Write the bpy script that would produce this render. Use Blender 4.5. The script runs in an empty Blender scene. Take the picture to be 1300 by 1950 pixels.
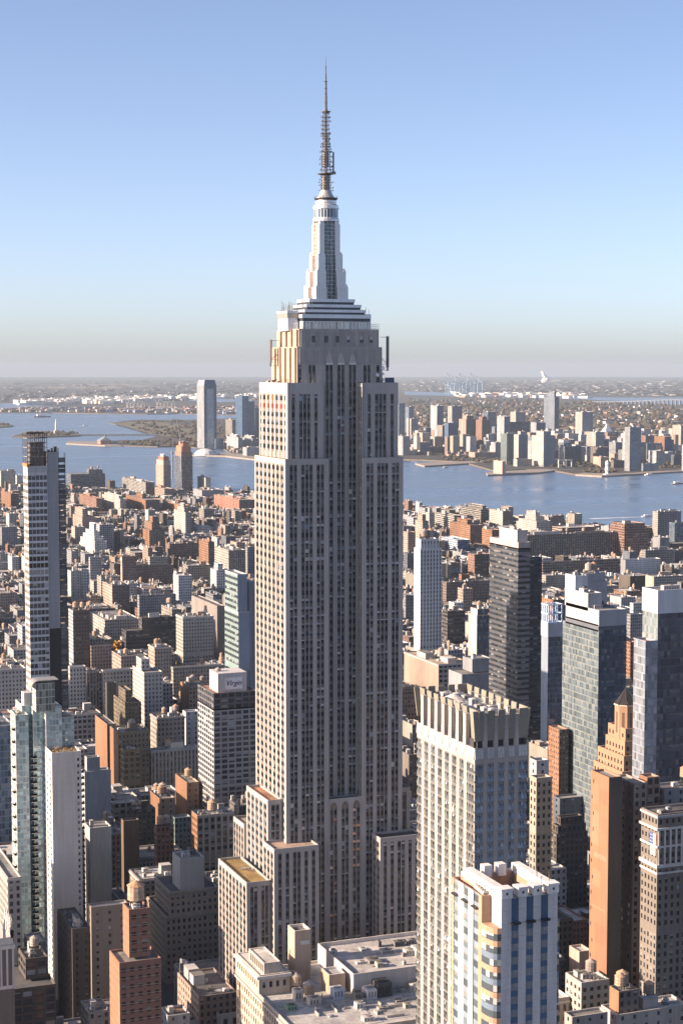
import bpy, math, random
from mathutils import Vector
R = random.Random(7)
S = bpy.context.scene
C = S.collection
# ------------------------------------------------------------------ camera, sky, sun, exposure
F, H, V0, TH = 3330.0, 301.0, 702.0, math.radians(21.4)      # photo focal length (px), eye height, eye-level row, heading
PT = math.atan((975 - V0) / F)
cam = bpy.data.objects.new('camera', bpy.data.cameras.new('camera'))
C.objects.link(cam); S.camera = cam
cam.location = (0, 0, H)
cam.rotation_euler = (math.pi / 2 - PT, 0, -TH)
cam.data.sensor_fit = 'VERTICAL'; cam.data.sensor_height = 36; cam.data.sensor_width = 24
cam.data.lens = 36 * F / 1950
cam.data.clip_start = 1; cam.data.clip_end = 200000
SUN_EL, SUN_AZ = math.radians(19.5), math.radians(8)           # sun stands to the left (-x), a little beyond the scene (+y)
sv = Vector((-math.cos(SUN_AZ) * math.cos(SUN_EL), math.sin(SUN_AZ) * math.cos(SUN_EL), math.sin(SUN_EL)))
W = bpy.data.worlds.new('World'); S.world = W; W.use_nodes = True
nt = W.node_tree; nt.nodes.clear()
sky = nt.nodes.new('ShaderNodeTexSky'); sky.sky_type = 'NISHITA'; sky.sun_disc = False
sky.sun_elevation = SUN_EL; sky.sun_rotation = math.atan2(sv.x, sv.y)
sky.altitude = 300; sky.air_density = 0.52; sky.dust_density = 1.3; sky.ozone_density = 1.0
bg = nt.nodes.new('ShaderNodeBackground'); bg.inputs[1].default_value = 0.089
wo = nt.nodes.new('ShaderNodeOutputWorld')
mx = nt.nodes.new('ShaderNodeMix'); mx.data_type = 'RGBA'; mx.blend_type = 'MULTIPLY'; mx.inputs[0].default_value = 1; mx.inputs[7].default_value = (1.05, .968, .955, 1)
nt.links.new(sky.outputs[0], mx.inputs[6]); nt.links.new(mx.outputs[2], bg.inputs[0]); nt.links.new(bg.outputs[0], wo.inputs[0])
sl = bpy.data.lights.new('sun', 'SUN'); sl.energy = 5.0; sl.angle = math.radians(0.5); sl.color = (1, .75, .545)
so = bpy.data.objects.new('sun', sl); C.objects.link(so)
so.rotation_euler = sv.to_track_quat('Z', 'Y').to_euler()
vs = S.view_settings; vs.view_transform = 'Standard'; vs.look = 'None'; vs.gamma = 1; vs.exposure = 1.47
S.cycles.max_bounces = 7; S.cycles.diffuse_bounces = 4; S.cycles.glossy_bounces = 2; S.cycles.volume_bounces = 0
S.cycles.use_denoising = True

# ------------------------------------------------------------------ photo pixel -> place on the ground grid (+x cross-town, +y down-town)
_s, _c, _sp, _cp = math.sin(TH), math.cos(TH), math.sin(PT), math.cos(PT)
def ray(u, v):
    a, b = (u - 650) / F, (975 - v) / F
    return (_s * _cp + a * _c + b * _s * _sp, _c * _cp - a * _s + b * _c * _sp, -_sp + b * _cp)
def atz(u, v, z=0.0):
    r = ray(u, v); t = (z - H) / r[2]; return r[0] * t, r[1] * t
def aty(u, v, Y):
    r = ray(u, v); t = Y / r[1]; return r[0] * t, H + r[2] * t
def atx(u, v, X):
    r = ray(u, v); t = X / r[0]; return r[1] * t, H + r[2] * t
def proj(x, y, z):
    d = (x, y, z - H)
    c = d[0] * _s * _cp + d[1] * _c * _cp - d[2] * _sp
    return 650 + F * (d[0] * _c - d[1] * _s) / c, 975 - F * (d[0] * _s * _sp + d[1] * _c * _sp + d[2] * _cp) / c
def spot(uL, uC, uR, v, z=None, vb=None, Y=None):
    """near corner, widths and height of a block whose roof corner is seen at (uC, v)"""
    if vb is not None: x, y = atz(uC, vb); z = aty(uC, v, y)[1]
    elif Y is not None: x, z = aty(uC, v, Y); y = Y
    else: x, y = atz(uC, v, z)
    return x, y, max(6, aty(uR, v, y)[0] - x), max(6, atx(uL, v, x)[0] - y), z

# ------------------------------------------------------------------ materials (all read the base colour each face was given)
class N:
    def __init__(s, name):
        s.m = bpy.data.materials.new(name); s.m.use_nodes = True
        s.t = s.m.node_tree; s.b = s.t.nodes['Principled BSDF']
    def new(s, typ, **k):
        n = s.t.nodes.new('ShaderNode' + typ)
        for a, v in k.items(): setattr(n, a, v)
        return n
    def ln(s, a, b): s.t.links.new(a, b)
    def inp(s, sock, v):
        if hasattr(v, 'is_linked'): s.ln(v, sock)
        elif v is not None: sock.default_value = v
    def math(s, op, a, b=None, c=None, clamp=False):
        n = s.new('Math', operation=op); n.use_clamp = clamp
        for i, v in enumerate((a, b, c)): s.inp(n.inputs[i], v)
        return n.outputs[0]
    def mix(s, f, a, b, blend='MIX'):
        n = s.new('Mix', data_type='RGBA', blend_type=blend)
        s.inp(n.inputs[0], f); s.inp(n.inputs[6], a); s.inp(n.inputs[7], b)
        return n.outputs[2]
    def attr(s, name): return s.new('Attribute', attribute_name=name)
    def noise(s, scale, detail=3, vec=None, rough=.55):
        n = s.new('TexNoise'); n.inputs['Scale'].default_value = scale; n.inputs['Detail'].default_value = detail
        n.inputs['Roughness'].default_value = rough
        if vec is not None: s.ln(vec, n.inputs['Vector'])
        return n.outputs[0]
    def ramp(s, f, lo, hi, a, b):
        n = s.new('MapRange'); s.inp(n.inputs[0], f)
        for i, v in zip((1, 2, 3, 4), (lo, hi, a, b)): n.inputs[i].default_value = v
        return n.outputs[0]
    def scale(s, col, f): return s.mix(1.0, col, f, 'MULTIPLY')
    def stretch(s, vec, x, y, z):
        n = s.new('VectorMath', operation='MULTIPLY'); s.ln(vec, n.inputs[0]); n.inputs[1].default_value = (x, y, z); return n.outputs[0]
def rgb(n, f):
    c = n.new('CombineColor')
    for i in range(3): n.ln(f, c.inputs[i])
    return c.outputs[0]

def mk_facade():
    n = N('facade'); uv = n.new('UVMap', uv_map='UVMap'); sx = n.new('SeparateXYZ'); n.ln(uv.outputs[0], sx.inputs[0])
    wc, fp, gc, sc = n.attr('wc'), n.attr('fp'), n.attr('gc'), n.attr('sc')
    sp = n.new('SeparateColor'); n.ln(fp.outputs['Color'], sp.inputs[0])
    bay, flr, wf, hf = sp.outputs[0], sp.outputs[1], sp.outputs[2], fp.outputs['Alpha']
    bu, bv = n.math('DIVIDE', sx.outputs[0], bay), n.math('DIVIDE', sx.outputs[1], flr)
    fu, fv = n.math('FRACT', bu), n.math('FRACT', bv)
    col = n.math('LESS_THAN', n.math('ABSOLUTE', n.math('SUBTRACT', fu, .5)), n.math('MULTIPLY', wf, .5))
    row = n.math('LESS_THAN', n.math('ABSOLUTE', n.math('SUBTRACT', fv, .52)), n.math('MULTIPLY', hf, .5))
    win = n.math('MULTIPLY', col, row)
    oi = n.new('ObjectInfo')
    cb = n.new('CombineXYZ'); n.ln(n.math('ADD', n.math('FLOOR', bu), n.math('MULTIPLY', oi.outputs['Random'], 911)), cb.inputs[0]); n.ln(n.math('FLOOR', bv), cb.inputs[1])
    n.ln(n.math('MULTIPLY', sp.outputs[0], 37), cb.inputs[2])
    wn = n.new('TexWhiteNoise', noise_dimensions='3D'); n.ln(cb.outputs[0], wn.inputs['Vector'])
    rv, rc = wn.outputs['Value'], wn.outputs['Color']
    rs = n.new('SeparateColor'); n.ln(rc, rs.inputs[0])
    # blinds: the upper part of some panes is pale
    top = n.math('GREATER_THAN', fv, n.math('SUBTRACT', .95, n.math('MULTIPLY', rs.outputs[1], .6)))
    bl = n.math('MULTIPLY', n.math('GREATER_THAN', rv, .62), top)
    refl = gc.outputs['Alpha']
    vr = n.math('SUBTRACT', .5, n.math('MULTIPLY', refl, .2)); glass = n.scale(gc.outputs['Color'], rgb(n, n.math('ADD', 1.0, n.math('MULTIPLY', n.math('SUBTRACT', n.math('MULTIPLY', rs.outputs[0], 2), 1), vr))))
    glass = n.mix(n.math('MULTIPLY', bl, n.math('SUBTRACT', .8, n.math('MULTIPLY', refl, .7))), glass, (.34, .33, .31, 1))
    ge = n.new('NewGeometry')
    st = n.noise(.05, 4, n.stretch(ge.outputs['Position'], 1, 1, .25))
    st2 = n.noise(.9, 3, n.stretch(ge.outputs['Position'], 1, 1, .12))
    dirt = n.math('MULTIPLY', n.ramp(st, .3, .7, .72, 1.15), n.ramp(st2, .3, .7, .82, 1.12))
    wall = n.mix(col, wc.outputs['Color'], sc.outputs['Color'])
    wall = n.scale(wall, rgb(n, dirt))
    n.ln(n.mix(win, wall, glass), n.b.inputs['Base Color'])
    n.ln(n.math('ADD', n.math('MULTIPLY', win, -.72), .85), n.b.inputs['Roughness'])
    n.ln(n.math('MULTIPLY', win, n.math('MULTIPLY', refl, n.ramp(rs.outputs[2], 0, 1, .6, 1.0))), n.b.inputs['Metallic'])
    # every pane sits a little out of true
    vm = n.new('VectorMath', operation='SUBTRACT'); n.ln(rc, vm.inputs[0]); vm.inputs[1].default_value = (.5, .5, .5)
    v2 = n.new('VectorMath', operation='SCALE'); n.ln(vm.outputs[0], v2.inputs[0]); n.ln(n.math('MULTIPLY', win, .07), v2.inputs['Scale'])
    v3 = n.new('VectorMath', operation='ADD'); n.ln(ge.outputs['Normal'], v3.inputs[0]); n.ln(v2.outputs[0], v3.inputs[1])
    v4 = n.new('VectorMath', operation='NORMALIZE'); n.ln(v3.outputs[0], v4.inputs[0]); n.ln(v4.outputs[0], n.b.inputs['Normal'])
    return n.m
def mk_plain(name, lo=.8, hi=1.15, rough=.85, metal=0.0, sc=.12):
    n = N(name); wc = n.attr('wc'); ge = n.new('NewGeometry')
    a = n.noise(sc, 5, n.stretch(ge.outputs['Position'], 1, 1, .35)); b = n.noise(sc * 9, 3, ge.outputs['Position'])
    d = n.math('MULTIPLY', n.ramp(a, .3, .7, lo, hi), n.ramp(b, .3, .7, .9, 1.1))
    n.ln(n.scale(wc.outputs['Color'], rgb(n, d)), n.b.inputs['Base Color'])
    n.b.inputs['Roughness'].default_value = rough; n.b.inputs['Metallic'].default_value = metal
    return n.m
def mk_stone():
    n = N('stone'); wc = n.attr('wc'); ge = n.new('NewGeometry')
    a = n.noise(.045, 5, n.stretch(ge.outputs['Position'], 1, 1, .5)); b = n.noise(.7, 4, n.stretch(ge.outputs['Position'], 1, 1, .06)); c = n.noise(2.5, 2, ge.outputs['Position'])
    d = n.math('MULTIPLY', n.math('MULTIPLY', n.ramp(a, .3, .7, .86, 1.1), n.ramp(b, .3, .7, .88, 1.1)), n.ramp(c, .3, .7, .92, 1.08))
    n.ln(n.scale(wc.outputs['Color'], rgb(n, d)), n.b.inputs['Base Color']); n.b.inputs['Roughness'].default_value = .82
    return n.m
def mk_roof():
    n = N('roofing'); wc = n.attr('wc'); ge = n.new('NewGeometry')
    a = n.noise(.09, 5, ge.outputs['Position'], .65); b = n.noise(.6, 4, ge.outputs['Position'])
    v = n.new('TexVoronoi'); v.inputs['Scale'].default_value = .16; n.ln(ge.outputs['Position'], v.inputs['Vector'])
    d = n.math('MULTIPLY', n.ramp(a, .35, .65, .6, 1.2), n.ramp(b, .3, .7, .8, 1.2))
    pat = n.ramp(v.outputs['Distance'], .05, .3, .75, 1.0)
    n.ln(n.scale(wc.outputs['Color'], rgb(n, n.math('MULTIPLY', d, pat))), n.b.inputs['Base Color']); n.b.inputs['Roughness'].default_value = .9
    return n.m
def mk_pane():
    n = N('window_glass'); wc = n.attr('wc'); ge = n.new('NewGeometry')
    r = ge.outputs['Random Per Island']
    n.ln(n.scale(wc.outputs['Color'], rgb(n, n.ramp(r, 0, 1, .55, 1.5))), n.b.inputs['Base Color'])
    n.b.inputs['Roughness'].default_value = .1
    n.ln(n.math('MULTIPLY', wc.outputs['Alpha'], .8), n.b.inputs['Metallic'])
    wn = n.new('TexWhiteNoise', noise_dimensions='1D'); n.ln(n.math('MULTIPLY', r, 999), wn.inputs['W'])
    vm = n.new('VectorMath', operation='SUBTRACT'); n.ln(wn.outputs['Color'], vm.inputs[0]); vm.inputs[1].default_value = (.5, .5, .5)
    v2 = n.new('VectorMath', operation='SCALE'); n.ln(vm.outputs[0], v2.inputs[0]); v2.inputs['Scale'].default_value = .09
    v3 = n.new('VectorMath', operation='ADD'); n.ln(ge.outputs['Normal'], v3.inputs[0]); n.ln(v2.outputs[0], v3.inputs[1])
    v4 = n.new('VectorMath', operation='NORMALIZE'); n.ln(v3.outputs[0], v4.inputs[0]); n.ln(v4.outputs[0], n.b.inputs['Normal'])
    return n.m
FAC, PLN, STO, ROO, PAN = mk_facade(), mk_plain('painted_surface'), mk_stone(), mk_roof(), mk_pane()
MET = mk_plain('metal_cladding', .9, 1.06, .38, .55); WOOD = mk_plain('weathered_wood', .7, 1.2, .9, 0, .8)
MATS = [FAC, PLN, STO, ROO, PAN, MET, WOOD]
fac, pln, sto, roo, pan, met, wood = range(7)

# ------------------------------------------------------------------ mesh builder
BLANK = (3, 3, 0, 0)
def sty(wall, fp=BLANK, glass=(.03, .04, .055), refl=.12, span=None):
    return dict(wc=tuple(wall) + (1,), fp=tuple(fp), gc=tuple(glass) + (refl,), sc=tuple(span or wall) + (1,))
class MB:
    def __init__(s): s.v = []; s.f = []; s.m = []; s.uv = []; s.a = []
    def face(s, pts, m, st, uv=None):
        i = len(s.v); k = len(pts); s.v.extend(pts); s.f.append(tuple(range(i, i + k))); s.m.append(m); s.a.append(st)
        s.uv.extend(uv if uv else [(0.0, 0.0)] * k)
    def wallq(s, p, q, z0, z1, st, m=fac, vo=0.0):
        """vertical wall from ground point p to q (left to right seen from outside), whole bays and storeys"""
        w = math.hypot(q[0] - p[0], q[1] - p[1]); h = z1 - z0; b, f, wf, hf = st['fp']
        if wf > 0 and m == fac:
            st = dict(st); st['fp'] = (w / max(1, round(w / b)), h / max(1, round(h / f)), wf, hf)
        u0 = st['fp'][0] * R.randint(0, 90) if m == fac else 0
        s.face([(p[0], p[1], z0), (q[0], q[1], z0), (q[0], q[1], z1), (p[0], p[1], z1)], m, st, [(u0, 0), (u0 + w, 0), (u0 + w, h), (u0, h)])
    def box(s, x0, x1, y0, y1, z0, z1, st, m=pln, top=None, bottom=False, n=None, e=None):
        """n / e: another style for the uptown (near) and the east (left) side"""
        s.wallq((x0, y0), (x1, y0), z0, z1, n or st, m); s.wallq((x0, y1), (x0, y0), z0, z1, e or st, m)
        s.wallq((x1, y0), (x1, y1), z0, z1, e or st, m); s.wallq((x1, y1), (x0, y1), z0, z1, n or st, m)
        t = top or st
        if top is not False: s.face([(x0, y0, z1), (x1, y0, z1), (x1, y1, z1), (x0, y1, z1)], pln if m == fac else m, t)
        if bottom: s.face([(x0, y1, z0), (x1, y1, z0), (x1, y0, z0), (x0, y0, z0)], pln if m == fac else m, st)
    def ring(s, x0, x1, y0, y1, z, t, h, st, m=pln):
        """the cap and inner faces of a parapet whose top is at z"""
        a, b, c, d = x0 + t, x1 - t, y0 + t, y1 - t
        for P, Q, P2, Q2 in (((x0, y0), (x1, y0), (a, c), (b, c)), ((x1, y0), (x1, y1), (b, c), (b, d)), ((x1, y1), (x0, y1), (b, d), (a, d)), ((x0, y1), (x0, y0), (a, d), (a, c))):
            s.face([P + (z,), Q + (z,), Q2 + (z,), P2 + (z,)], m, st)
            s.face([Q2 + (z - h,), P2 + (z - h,), P2 + (z,), Q2 + (z,)], m, st)
    def lathe(s, cx, cy, prof, k, st, m=pln, sc=None, a0=0.0):
        """prof: (radius, z[, style]) upward"""
        for j in range(len(prof) - 1):
            r0, z0 = prof[j][:2]; r1, z1 = prof[j + 1][:2]; t = prof[j][2] if len(prof[j]) > 2 else st
            for i in range(k):
                a, b = a0 + 2 * math.pi * i / k, a0 + 2 * math.pi * (i + 1) / k
                P = [(cx + r0 * math.cos(a), cy + r0 * math.sin(a), z0), (cx + r0 * math.cos(b), cy + r0 * math.sin(b), z0),
                     (cx + r1 * math.cos(b), cy + r1 * math.sin(b), z1), (cx + r1 * math.cos(a), cy + r1 * math.sin(a), z1)]
                if r1 < 1e-4: P = P[:3]
                elif r0 < 1e-4: P = [P[0], P[2], P[3]]
                w = 2 * math.pi * max(r0, r1) / k
                s.face(P, m, t, [(i * w, 0), (i * w + w, 0), (i * w + w, z1 - z0), (i * w, z1 - z0)][:len(P)])
    def bar(s, p, q, r, st, m=pln, k=4):
        p, q = Vector(p), Vector(q); d = (q - p)
        if d.length < 1e-6: return
        d.normalize(); a = d.orthogonal().normalized(); b = d.cross(a)
        off = [(a * math.cos(2 * math.pi * i / k) + b * math.sin(2 * math.pi * i / k)) * r for i in range(k)]
        for i in range(k):
            o, o2 = off[i], off[(i + 1) % k]
            s.face([tuple(p + o), tuple(p + o2), tuple(q + o2), tuple(q + o)], m, st)
        s.face([tuple(q + o) for o in off], m, st)
    def pieces(s):
        """the loose pieces of this mesh (pieces whose boxes touch stay together)"""
        key, par = {}, list(range(len(s.f)))
        def fd(i):
            while par[i] != i: par[i] = par[par[i]]; i = par[i]
            return i
        for i, f in enumerate(s.f):
            for j in f:
                k = tuple(round(c, 2) for c in s.v[j])
                if k in key: par[fd(i)] = fd(key[k])
                else: key[k] = i
        g = {}
        for i in range(len(s.f)): g.setdefault(fd(i), []).append(i)
        L = [[fs, [min(s.v[j][a] for i in fs for j in s.f[i]) - .06 for a in range(3)], [max(s.v[j][a] for i in fs for j in s.f[i]) + .06 for a in range(3)]] for fs in g.values()]
        if len(L) > 600: return [s]
        ch = True
        while ch:
            ch = False; out = []
            for c in L:
                for o in out:
                    if all(c[1][a] <= o[2][a] and o[1][a] <= c[2][a] for a in range(3)): o[0] += c[0]; o[1] = [min(p, q) for p, q in zip(o[1], c[1])]; o[2] = [max(p, q) for p, q in zip(o[2], c[2])]; ch = True; break
                else: out.append(c)
            L = out
        if len(L) == 1: return [s]
        st = [0]
        for f in s.f: st.append(st[-1] + len(f))
        R_ = []
        for fs, _, _ in L:
            m = MB()
            for i in fs: m.face([s.v[j] for j in s.f[i]], s.m[i], s.a[i], s.uv[st[i]:st[i + 1]])
            R_.append(m)
        return R_
    def build(s, name, parent=None, org=(0, 0, 0)):
        me = bpy.data.meshes.new(name)
        ox, oy, oz = org
        me.from_pydata([(x - ox, y - oy, z - oz) for x, y, z in s.v], [], s.f)
        used = sorted(set(s.m)); ix = {m: i for i, m in enumerate(used)}
        for m in used: me.materials.append(MATS[m])
        me.polygons.foreach_set('material_index', [ix[m] for m in s.m])
        uvl = me.uv_layers.new(name='UVMap'); uvl.data.foreach_set('uv', [c for t in s.uv for c in t])
        for k in (('wc', 'fp', 'gc', 'sc') if fac in used else ('wc',)):
            at = me.attributes.new(k, 'FLOAT_COLOR', 'FACE'); at.data.foreach_set('color', [c for t in s.a for c in t[k]])
        o = bpy.data.objects.new(name, me); C.objects.link(o)
        if parent is not None: o.parent = parent
        else: o.location = org
        return o
def thing(name, label, cat, loc, group=None):
    o = bpy.data.objects.new(name, None); o.empty_display_size = 2; C.objects.link(o); o.location = loc
    o['label'] = label; o['category'] = cat
    if group: o['group'] = group
    return o
def tag(o, label=None, cat=None, group=None, kind=None):
    if label: o['label'] = label
    if cat: o['category'] = cat
    if group: o['group'] = group
    if kind: o['kind'] = kind
    return o

BLINDS = [(.31, .34, .37), (.25, .29, .33), (.38, .38, .36), (.20, .25, .31), (.15, .19, .23)]
WHOLE = ('wall', 'limestone_wall', 'glass_wall', 'slab_wall', 'floor_band', 'antenna', 'corner_bay', 'lantern', 'steel_scaffold', 'hoist', 'crown', 'steel_frame', 'terracotta', 'blue_panel', 'deck_fence', 'mast_wing', 'pyramid_roof', 'railing', 'curved_roof')
class Hero:
    """one building: an Empty with a mesh for every part; its panes become single window parts (the largest 100) and one mesh of the rest"""
    def __init__(s, name, label, cat, x, y, group=None):
        s.org = (x, y, 0); s.root = thing(name, label, cat, s.org, group); s.p = {}; s.panes = []
    def part(s, name):
        if name not in s.p: s.p[name] = MB()
        return s.p[name]
    def pane(s, q, glass, blind=None, frac=0.0, refl=.1): s.panes.append((q, glass, blind, frac, refl))
    def gface(s, part, O, D, Wd, z0, z1, fl, cols, st, sp=None, rec=.35, srec=.0, wh=.58, head=1.5, sill=.2, glass=(.022, .03, .045), refl=.1, blind=.35,
              mul=None, tilt=0.0, special=None, m=sto):
        """a real facade: cols = list of (kind, width): w wall, n window column, m mullion; openings are cut out and glazed"""
        mb = s.part(part); tot = sum(c[1] for c in cols); k = Wd / tot; nx, ny = D[1], -D[0]
        def P(u, z, d): return (O[0] + D[0] * u - nx * d, O[1] + D[1] * u - ny * d, z)
        def Q(u0, u1, za, zb, d, stl, mm, d2=None): mb.face([P(u0, za, d), P(u1, za, d), P(u1, zb, d if d2 is None else d2), P(u0, zb, d if d2 is None else d2)], mm, stl)
        nf = max(1, int((z1 - head - z0) / fl)); zt = z1 - head; zs = zt - nf * fl
        sps = sp or st; u = 0; runs = [(R.choice((.04, .1, .3, .3, .75, .9)) * blind * 2.2, R.choice((.22, .3, .4, .5, .5, .75))) for _ in range(nf)]
        for ci, (kd, w) in enumerate(cols):
            w *= k; u1 = u + w
            if kd == 'w': Q(u, u1, z0, z1, 0, st, m)
            elif kd == 'm':
                q = mul or st; Q(u, u1, z0, zt + .3, srec * .4, q, met if mul else m); Q(u, u1, zt + .3, z1, 0, st, m)
                for uu, ua in ((u, 0), (u1, 1)):
                    a, b = P(uu, z0, srec * .4), P(uu, z0, max(rec, srec)); c, d = P(uu, zt, max(rec, srec)), P(uu, zt, srec * .4)
                    mb.face([b, a, d, c] if ua == 0 else [a, b, c, d], met if mul else m, q)
            else:
                Q(u, u1, zt, z1, 0, st, m)
                if zs > z0 + .01: Q(u, u1, z0, zs, srec, sps, m)
                for i in range(nf):
                    za = zs + i * fl; a, b = za + fl * sill, za + fl * (sill + wh)
                    Q(u, u1, za, a, srec, sps, m)
                    if b < za + fl - .01: Q(u, u1, b, za + fl, srec, sps, m)
                    mb.face([P(u, a, srec), P(u1, a, srec), P(u1, a, rec), P(u, a, rec)], m, sps)
                    mb.face([P(u, b, rec), P(u1, b, rec), P(u1, b, srec), P(u, b, srec)], m, sps)
                    g, bl, fr = glass, None, 0
                    if R.random() < runs[i][0]: bl = R.choice(BLINDS); fr = runs[i][1] if R.random() < .7 else R.choice((.25, .5, 1))
                    if special:
                        t = special(ci, nf - 1 - i)
                        if t: g, bl, fr = t
                    s.pane((P(u, a, rec - tilt), P(u1, a, rec - tilt), P(u1, b, rec), P(u, b, rec)), g, bl, fr, refl)
                for uu, e in ((u, 0), (u1, 1)):
                    a, b, c, d = P(uu, zs, 0), P(uu, zs, rec), P(uu, zt, rec), P(uu, zt, 0)
                    mb.face([a, d, c, b] if e == 0 else [a, b, c, d], m, st)
                mb.face([P(u, zt, srec), P(u1, zt, srec), P(u1, zt, 0), P(u, zt, 0)], m, st)
            u = u1
    def finish(s, keep=100):
        for nme, mb in s.p.items():
            if not mb.f: continue
            ps = [mb] if nme in WHOLE else mb.pieces()
            if len(ps) > 90: ps = [mb]
            for q in ps: q.build(nme, s.root, s.org)
        def area(p):
            q = [proj(*c) for c in p[0]]
            if q[0][1] > 1980 or q[2][1] < 0 or q[0][0] > 1310 or q[1][0] < -10: return 0
            return abs(sum(q[i][0] * q[(i + 1) % 4][1] - q[(i + 1) % 4][0] * q[i][1] for i in range(4)))
        ps = sorted(s.panes, key=area, reverse=True); rest = MB()
        for i, p in enumerate(ps):
            mb = MB() if i < keep else rest
            (a, b, c, d), g, bl, fr, rf = p; gs = sty(g); gs['wc'] = tuple(g) + (rf,)
            if bl is None: mb.face([a, b, c, d], pan, gs)
            else:
                bs = sty(bl); bs['wc'] = tuple(bl) + (0,)
                if fr > .98: mb.face([a, b, c, d], pan, bs)
                else:
                    L = lambda p_, q_: tuple(p_[j] + (q_[j] - p_[j]) * (1 - fr) for j in range(3))
                    e, f = L(a, d), L(b, c)
                    mb.face([a, b, f, e], pan, gs); mb.face([e, f, c, d], pan, bs)
            if i < keep: mb.build('window', s.root, s.org)
        if rest.f: rest.build('window', s.root, s.org)['kind'] = 'stuff'
        return s.root
# ------------------------------------------------------------------ the tall limestone skyscraper
def skyscraper():
    CX, CY = 283.6, 741.0
    T = Hero('skyscraper', 'tallest limestone skyscraper with setbacks, silver mast and antenna, in the middle', 'skyscraper', CX, CY)
    LM = sty((.325, .320, .318)); LD = sty((.30, .295, .293)); SP = sty((.10, .10, .105)); SPE = sty((.33, .26, .215)); ST = sty((.50, .51, .53))  # SPE: the same spandrels with the sunlit east tone put into the colour
    FL = 3.66; n = ('n', 1.62); m_ = ('m', .32); w = lambda q: ('w', q)
    p2, p3 = [n, m_, n], [n, m_, n, m_, n]
    kw = dict(sp=SP, rec=.42, srec=.3, mul=ST, blind=.42, wh=.56, sill=.24, glass=(.02, .026, .038))
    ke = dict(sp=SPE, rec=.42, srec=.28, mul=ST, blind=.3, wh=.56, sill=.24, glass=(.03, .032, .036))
    def back(x0, x1, y0, y1, z0, z1, roof=(.30, .27, .25), head=1.0):
        mb = T.part('limestone_wall'); f = sty((.335, .315, .30), (3.6, FL, .5, 1.2), span=(.12, .11, .11))
        mb.wallq((x1, y0), (x1, y1), z0, z1, f); mb.wallq((x1, y1), (x0, y1), z0, z1, f)
        mb.ring(x0, x1, y0, y1, z1, .5, head, LD, sto)
        r = T.part('roof'); t = z1 - head; r.face([(x0 + .5, y0 + .5, t), (x1 - .5, y0 + .5, t), (x1 - .5, y1 - .5, t), (x0 + .5, y1 - .5, t)], roo, sty(roof))
    def nface(x0, x1, y, z0, z1, cols, **k): T.gface('limestone_wall', (x0, y), (1, 0), x1 - x0, z0, z1, FL, cols, LM, **{**kw, **k})
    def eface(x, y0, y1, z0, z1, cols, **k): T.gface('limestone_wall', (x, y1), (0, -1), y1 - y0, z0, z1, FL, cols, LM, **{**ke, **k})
    wing = [w(2.1)] + p2 + [w(1.95)] + p3 + [w(1.9)] + p2 + [w(2.2)]
    x0, x1, y0, y1 = 255.8, 311.9, 720.0, 762.0
    nface(x0, 276.1, y0, 0, 261.5, wing, head=2.6); nface(292.0, x1, y0, 0, 261.5, wing[::-1], head=2.6)
    e7 = [w(1.5)]
    for i in range(7): e7 += p2 + [w(1.75 if i < 6 else 2.3)]
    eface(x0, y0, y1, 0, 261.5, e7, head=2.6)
    # wings from the 30th storey have their own roofs; the recess between them is walled on three sides
    back(x0, 276.1, y0, y1, 0, 261.5); back(292.0, x1, y0, y1, 0, 261.5)
    eface(292.0, y0 + .02, 725.5, 108, 294.5, [w(.7), n, w(.9), n, w(.7)], sp=SP)
    mb = T.part('limestone_wall'); mb.wallq((276.1, 720), (276.1, 725.5), 108, 261.5, LM, sto)
    ctr = [w(.75)] + p2 + [w(2.2)] + p2 + [w(2.2)] + p2 + [w(.75)]
    nface(276.1, 292.0, 725.5, 108, 303.4, ctr, head=.6)
    nface(276.1, 292.0, 720.25, 0, 108.4, ctr, head=4.6, special=lambda c, i: ((.03, .03, .04), R.choice(((.62, .30, .17), (.55, .26, .16), (.5, .4, .33))), .6) if (c in (9, 11) and 0 <= i < 8 and R.random() < .8) or R.random() < .035 else None)
    mb.ring(276.1, 292.0, 720.25, 725.5, 108.4, .45, .8, LD, sto); T.part('roof').face([(276.2, 720.6, 107.6), (291.9, 720.6, 107.6), (291.9, 725.4, 107.6), (276.2, 725.4, 107.6)], roo, sty((.06, .06, .065)))
    k = 15.9 / sum(c[1] for c in ctr); u = .75
    for i in range(3):                                       # fan-shaped stone heads above the three strips, twice
        cx = 276.1 + k * (u + 1.78); r = 1.78 * k
        a = T.part('arch_panel')
        pts = [(cx + r * math.cos(t * math.pi / 10), 720.2, 103.9 + 3.0 * math.sin(t * math.pi / 10)) for t in range(11)]
        a.face(pts[::-1], met, sty((.16, .15, .14)))
        for t in range(1, 10): a.bar((cx, 720.12, 104), pts[t][:1] + (720.12, pts[t][2]), .07, sty((.33, .3, .27)), met)
        o = MB()                                             # the cast-aluminium crown ornament
        for dx, h in ((-1.3, 1.5), (-.9, 2.9), (-.45, 3.9), (0, 4.6), (.45, 3.9), (.9, 2.9), (1.3, 1.5)):
            o.box(cx + dx - .17, cx + dx + .17, 725.05, 725.44, 303.3, 303.3 + h, sty((.40, .39, .385)), met)
            o.lathe(cx + dx, 725.25, [(.24, 303.3 + h), (0, 304.1 + h)], 4, sty((.4, .39, .385)), met)
        o.box(cx - 1.7, cx + 1.7, 724.95, 725.46, 302.7, 303.6, sty((.5, .48, .47)), met); o.build('fan_ornament', T.root, T.org)
        u += 3.56 + 2.2
    # upper shaft, 72nd to 81st storey
    up = [w(2.1), n, w(2.1)] + p3 + [w(2.0), n, w(2.9)]
    ux0, ux1, uy0, uy1 = 257.5, 310.0, 721.6, 760.0
    blk = lambda c, i: ((.004, .004, .005), None, 0) if i == 2 else None
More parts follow.
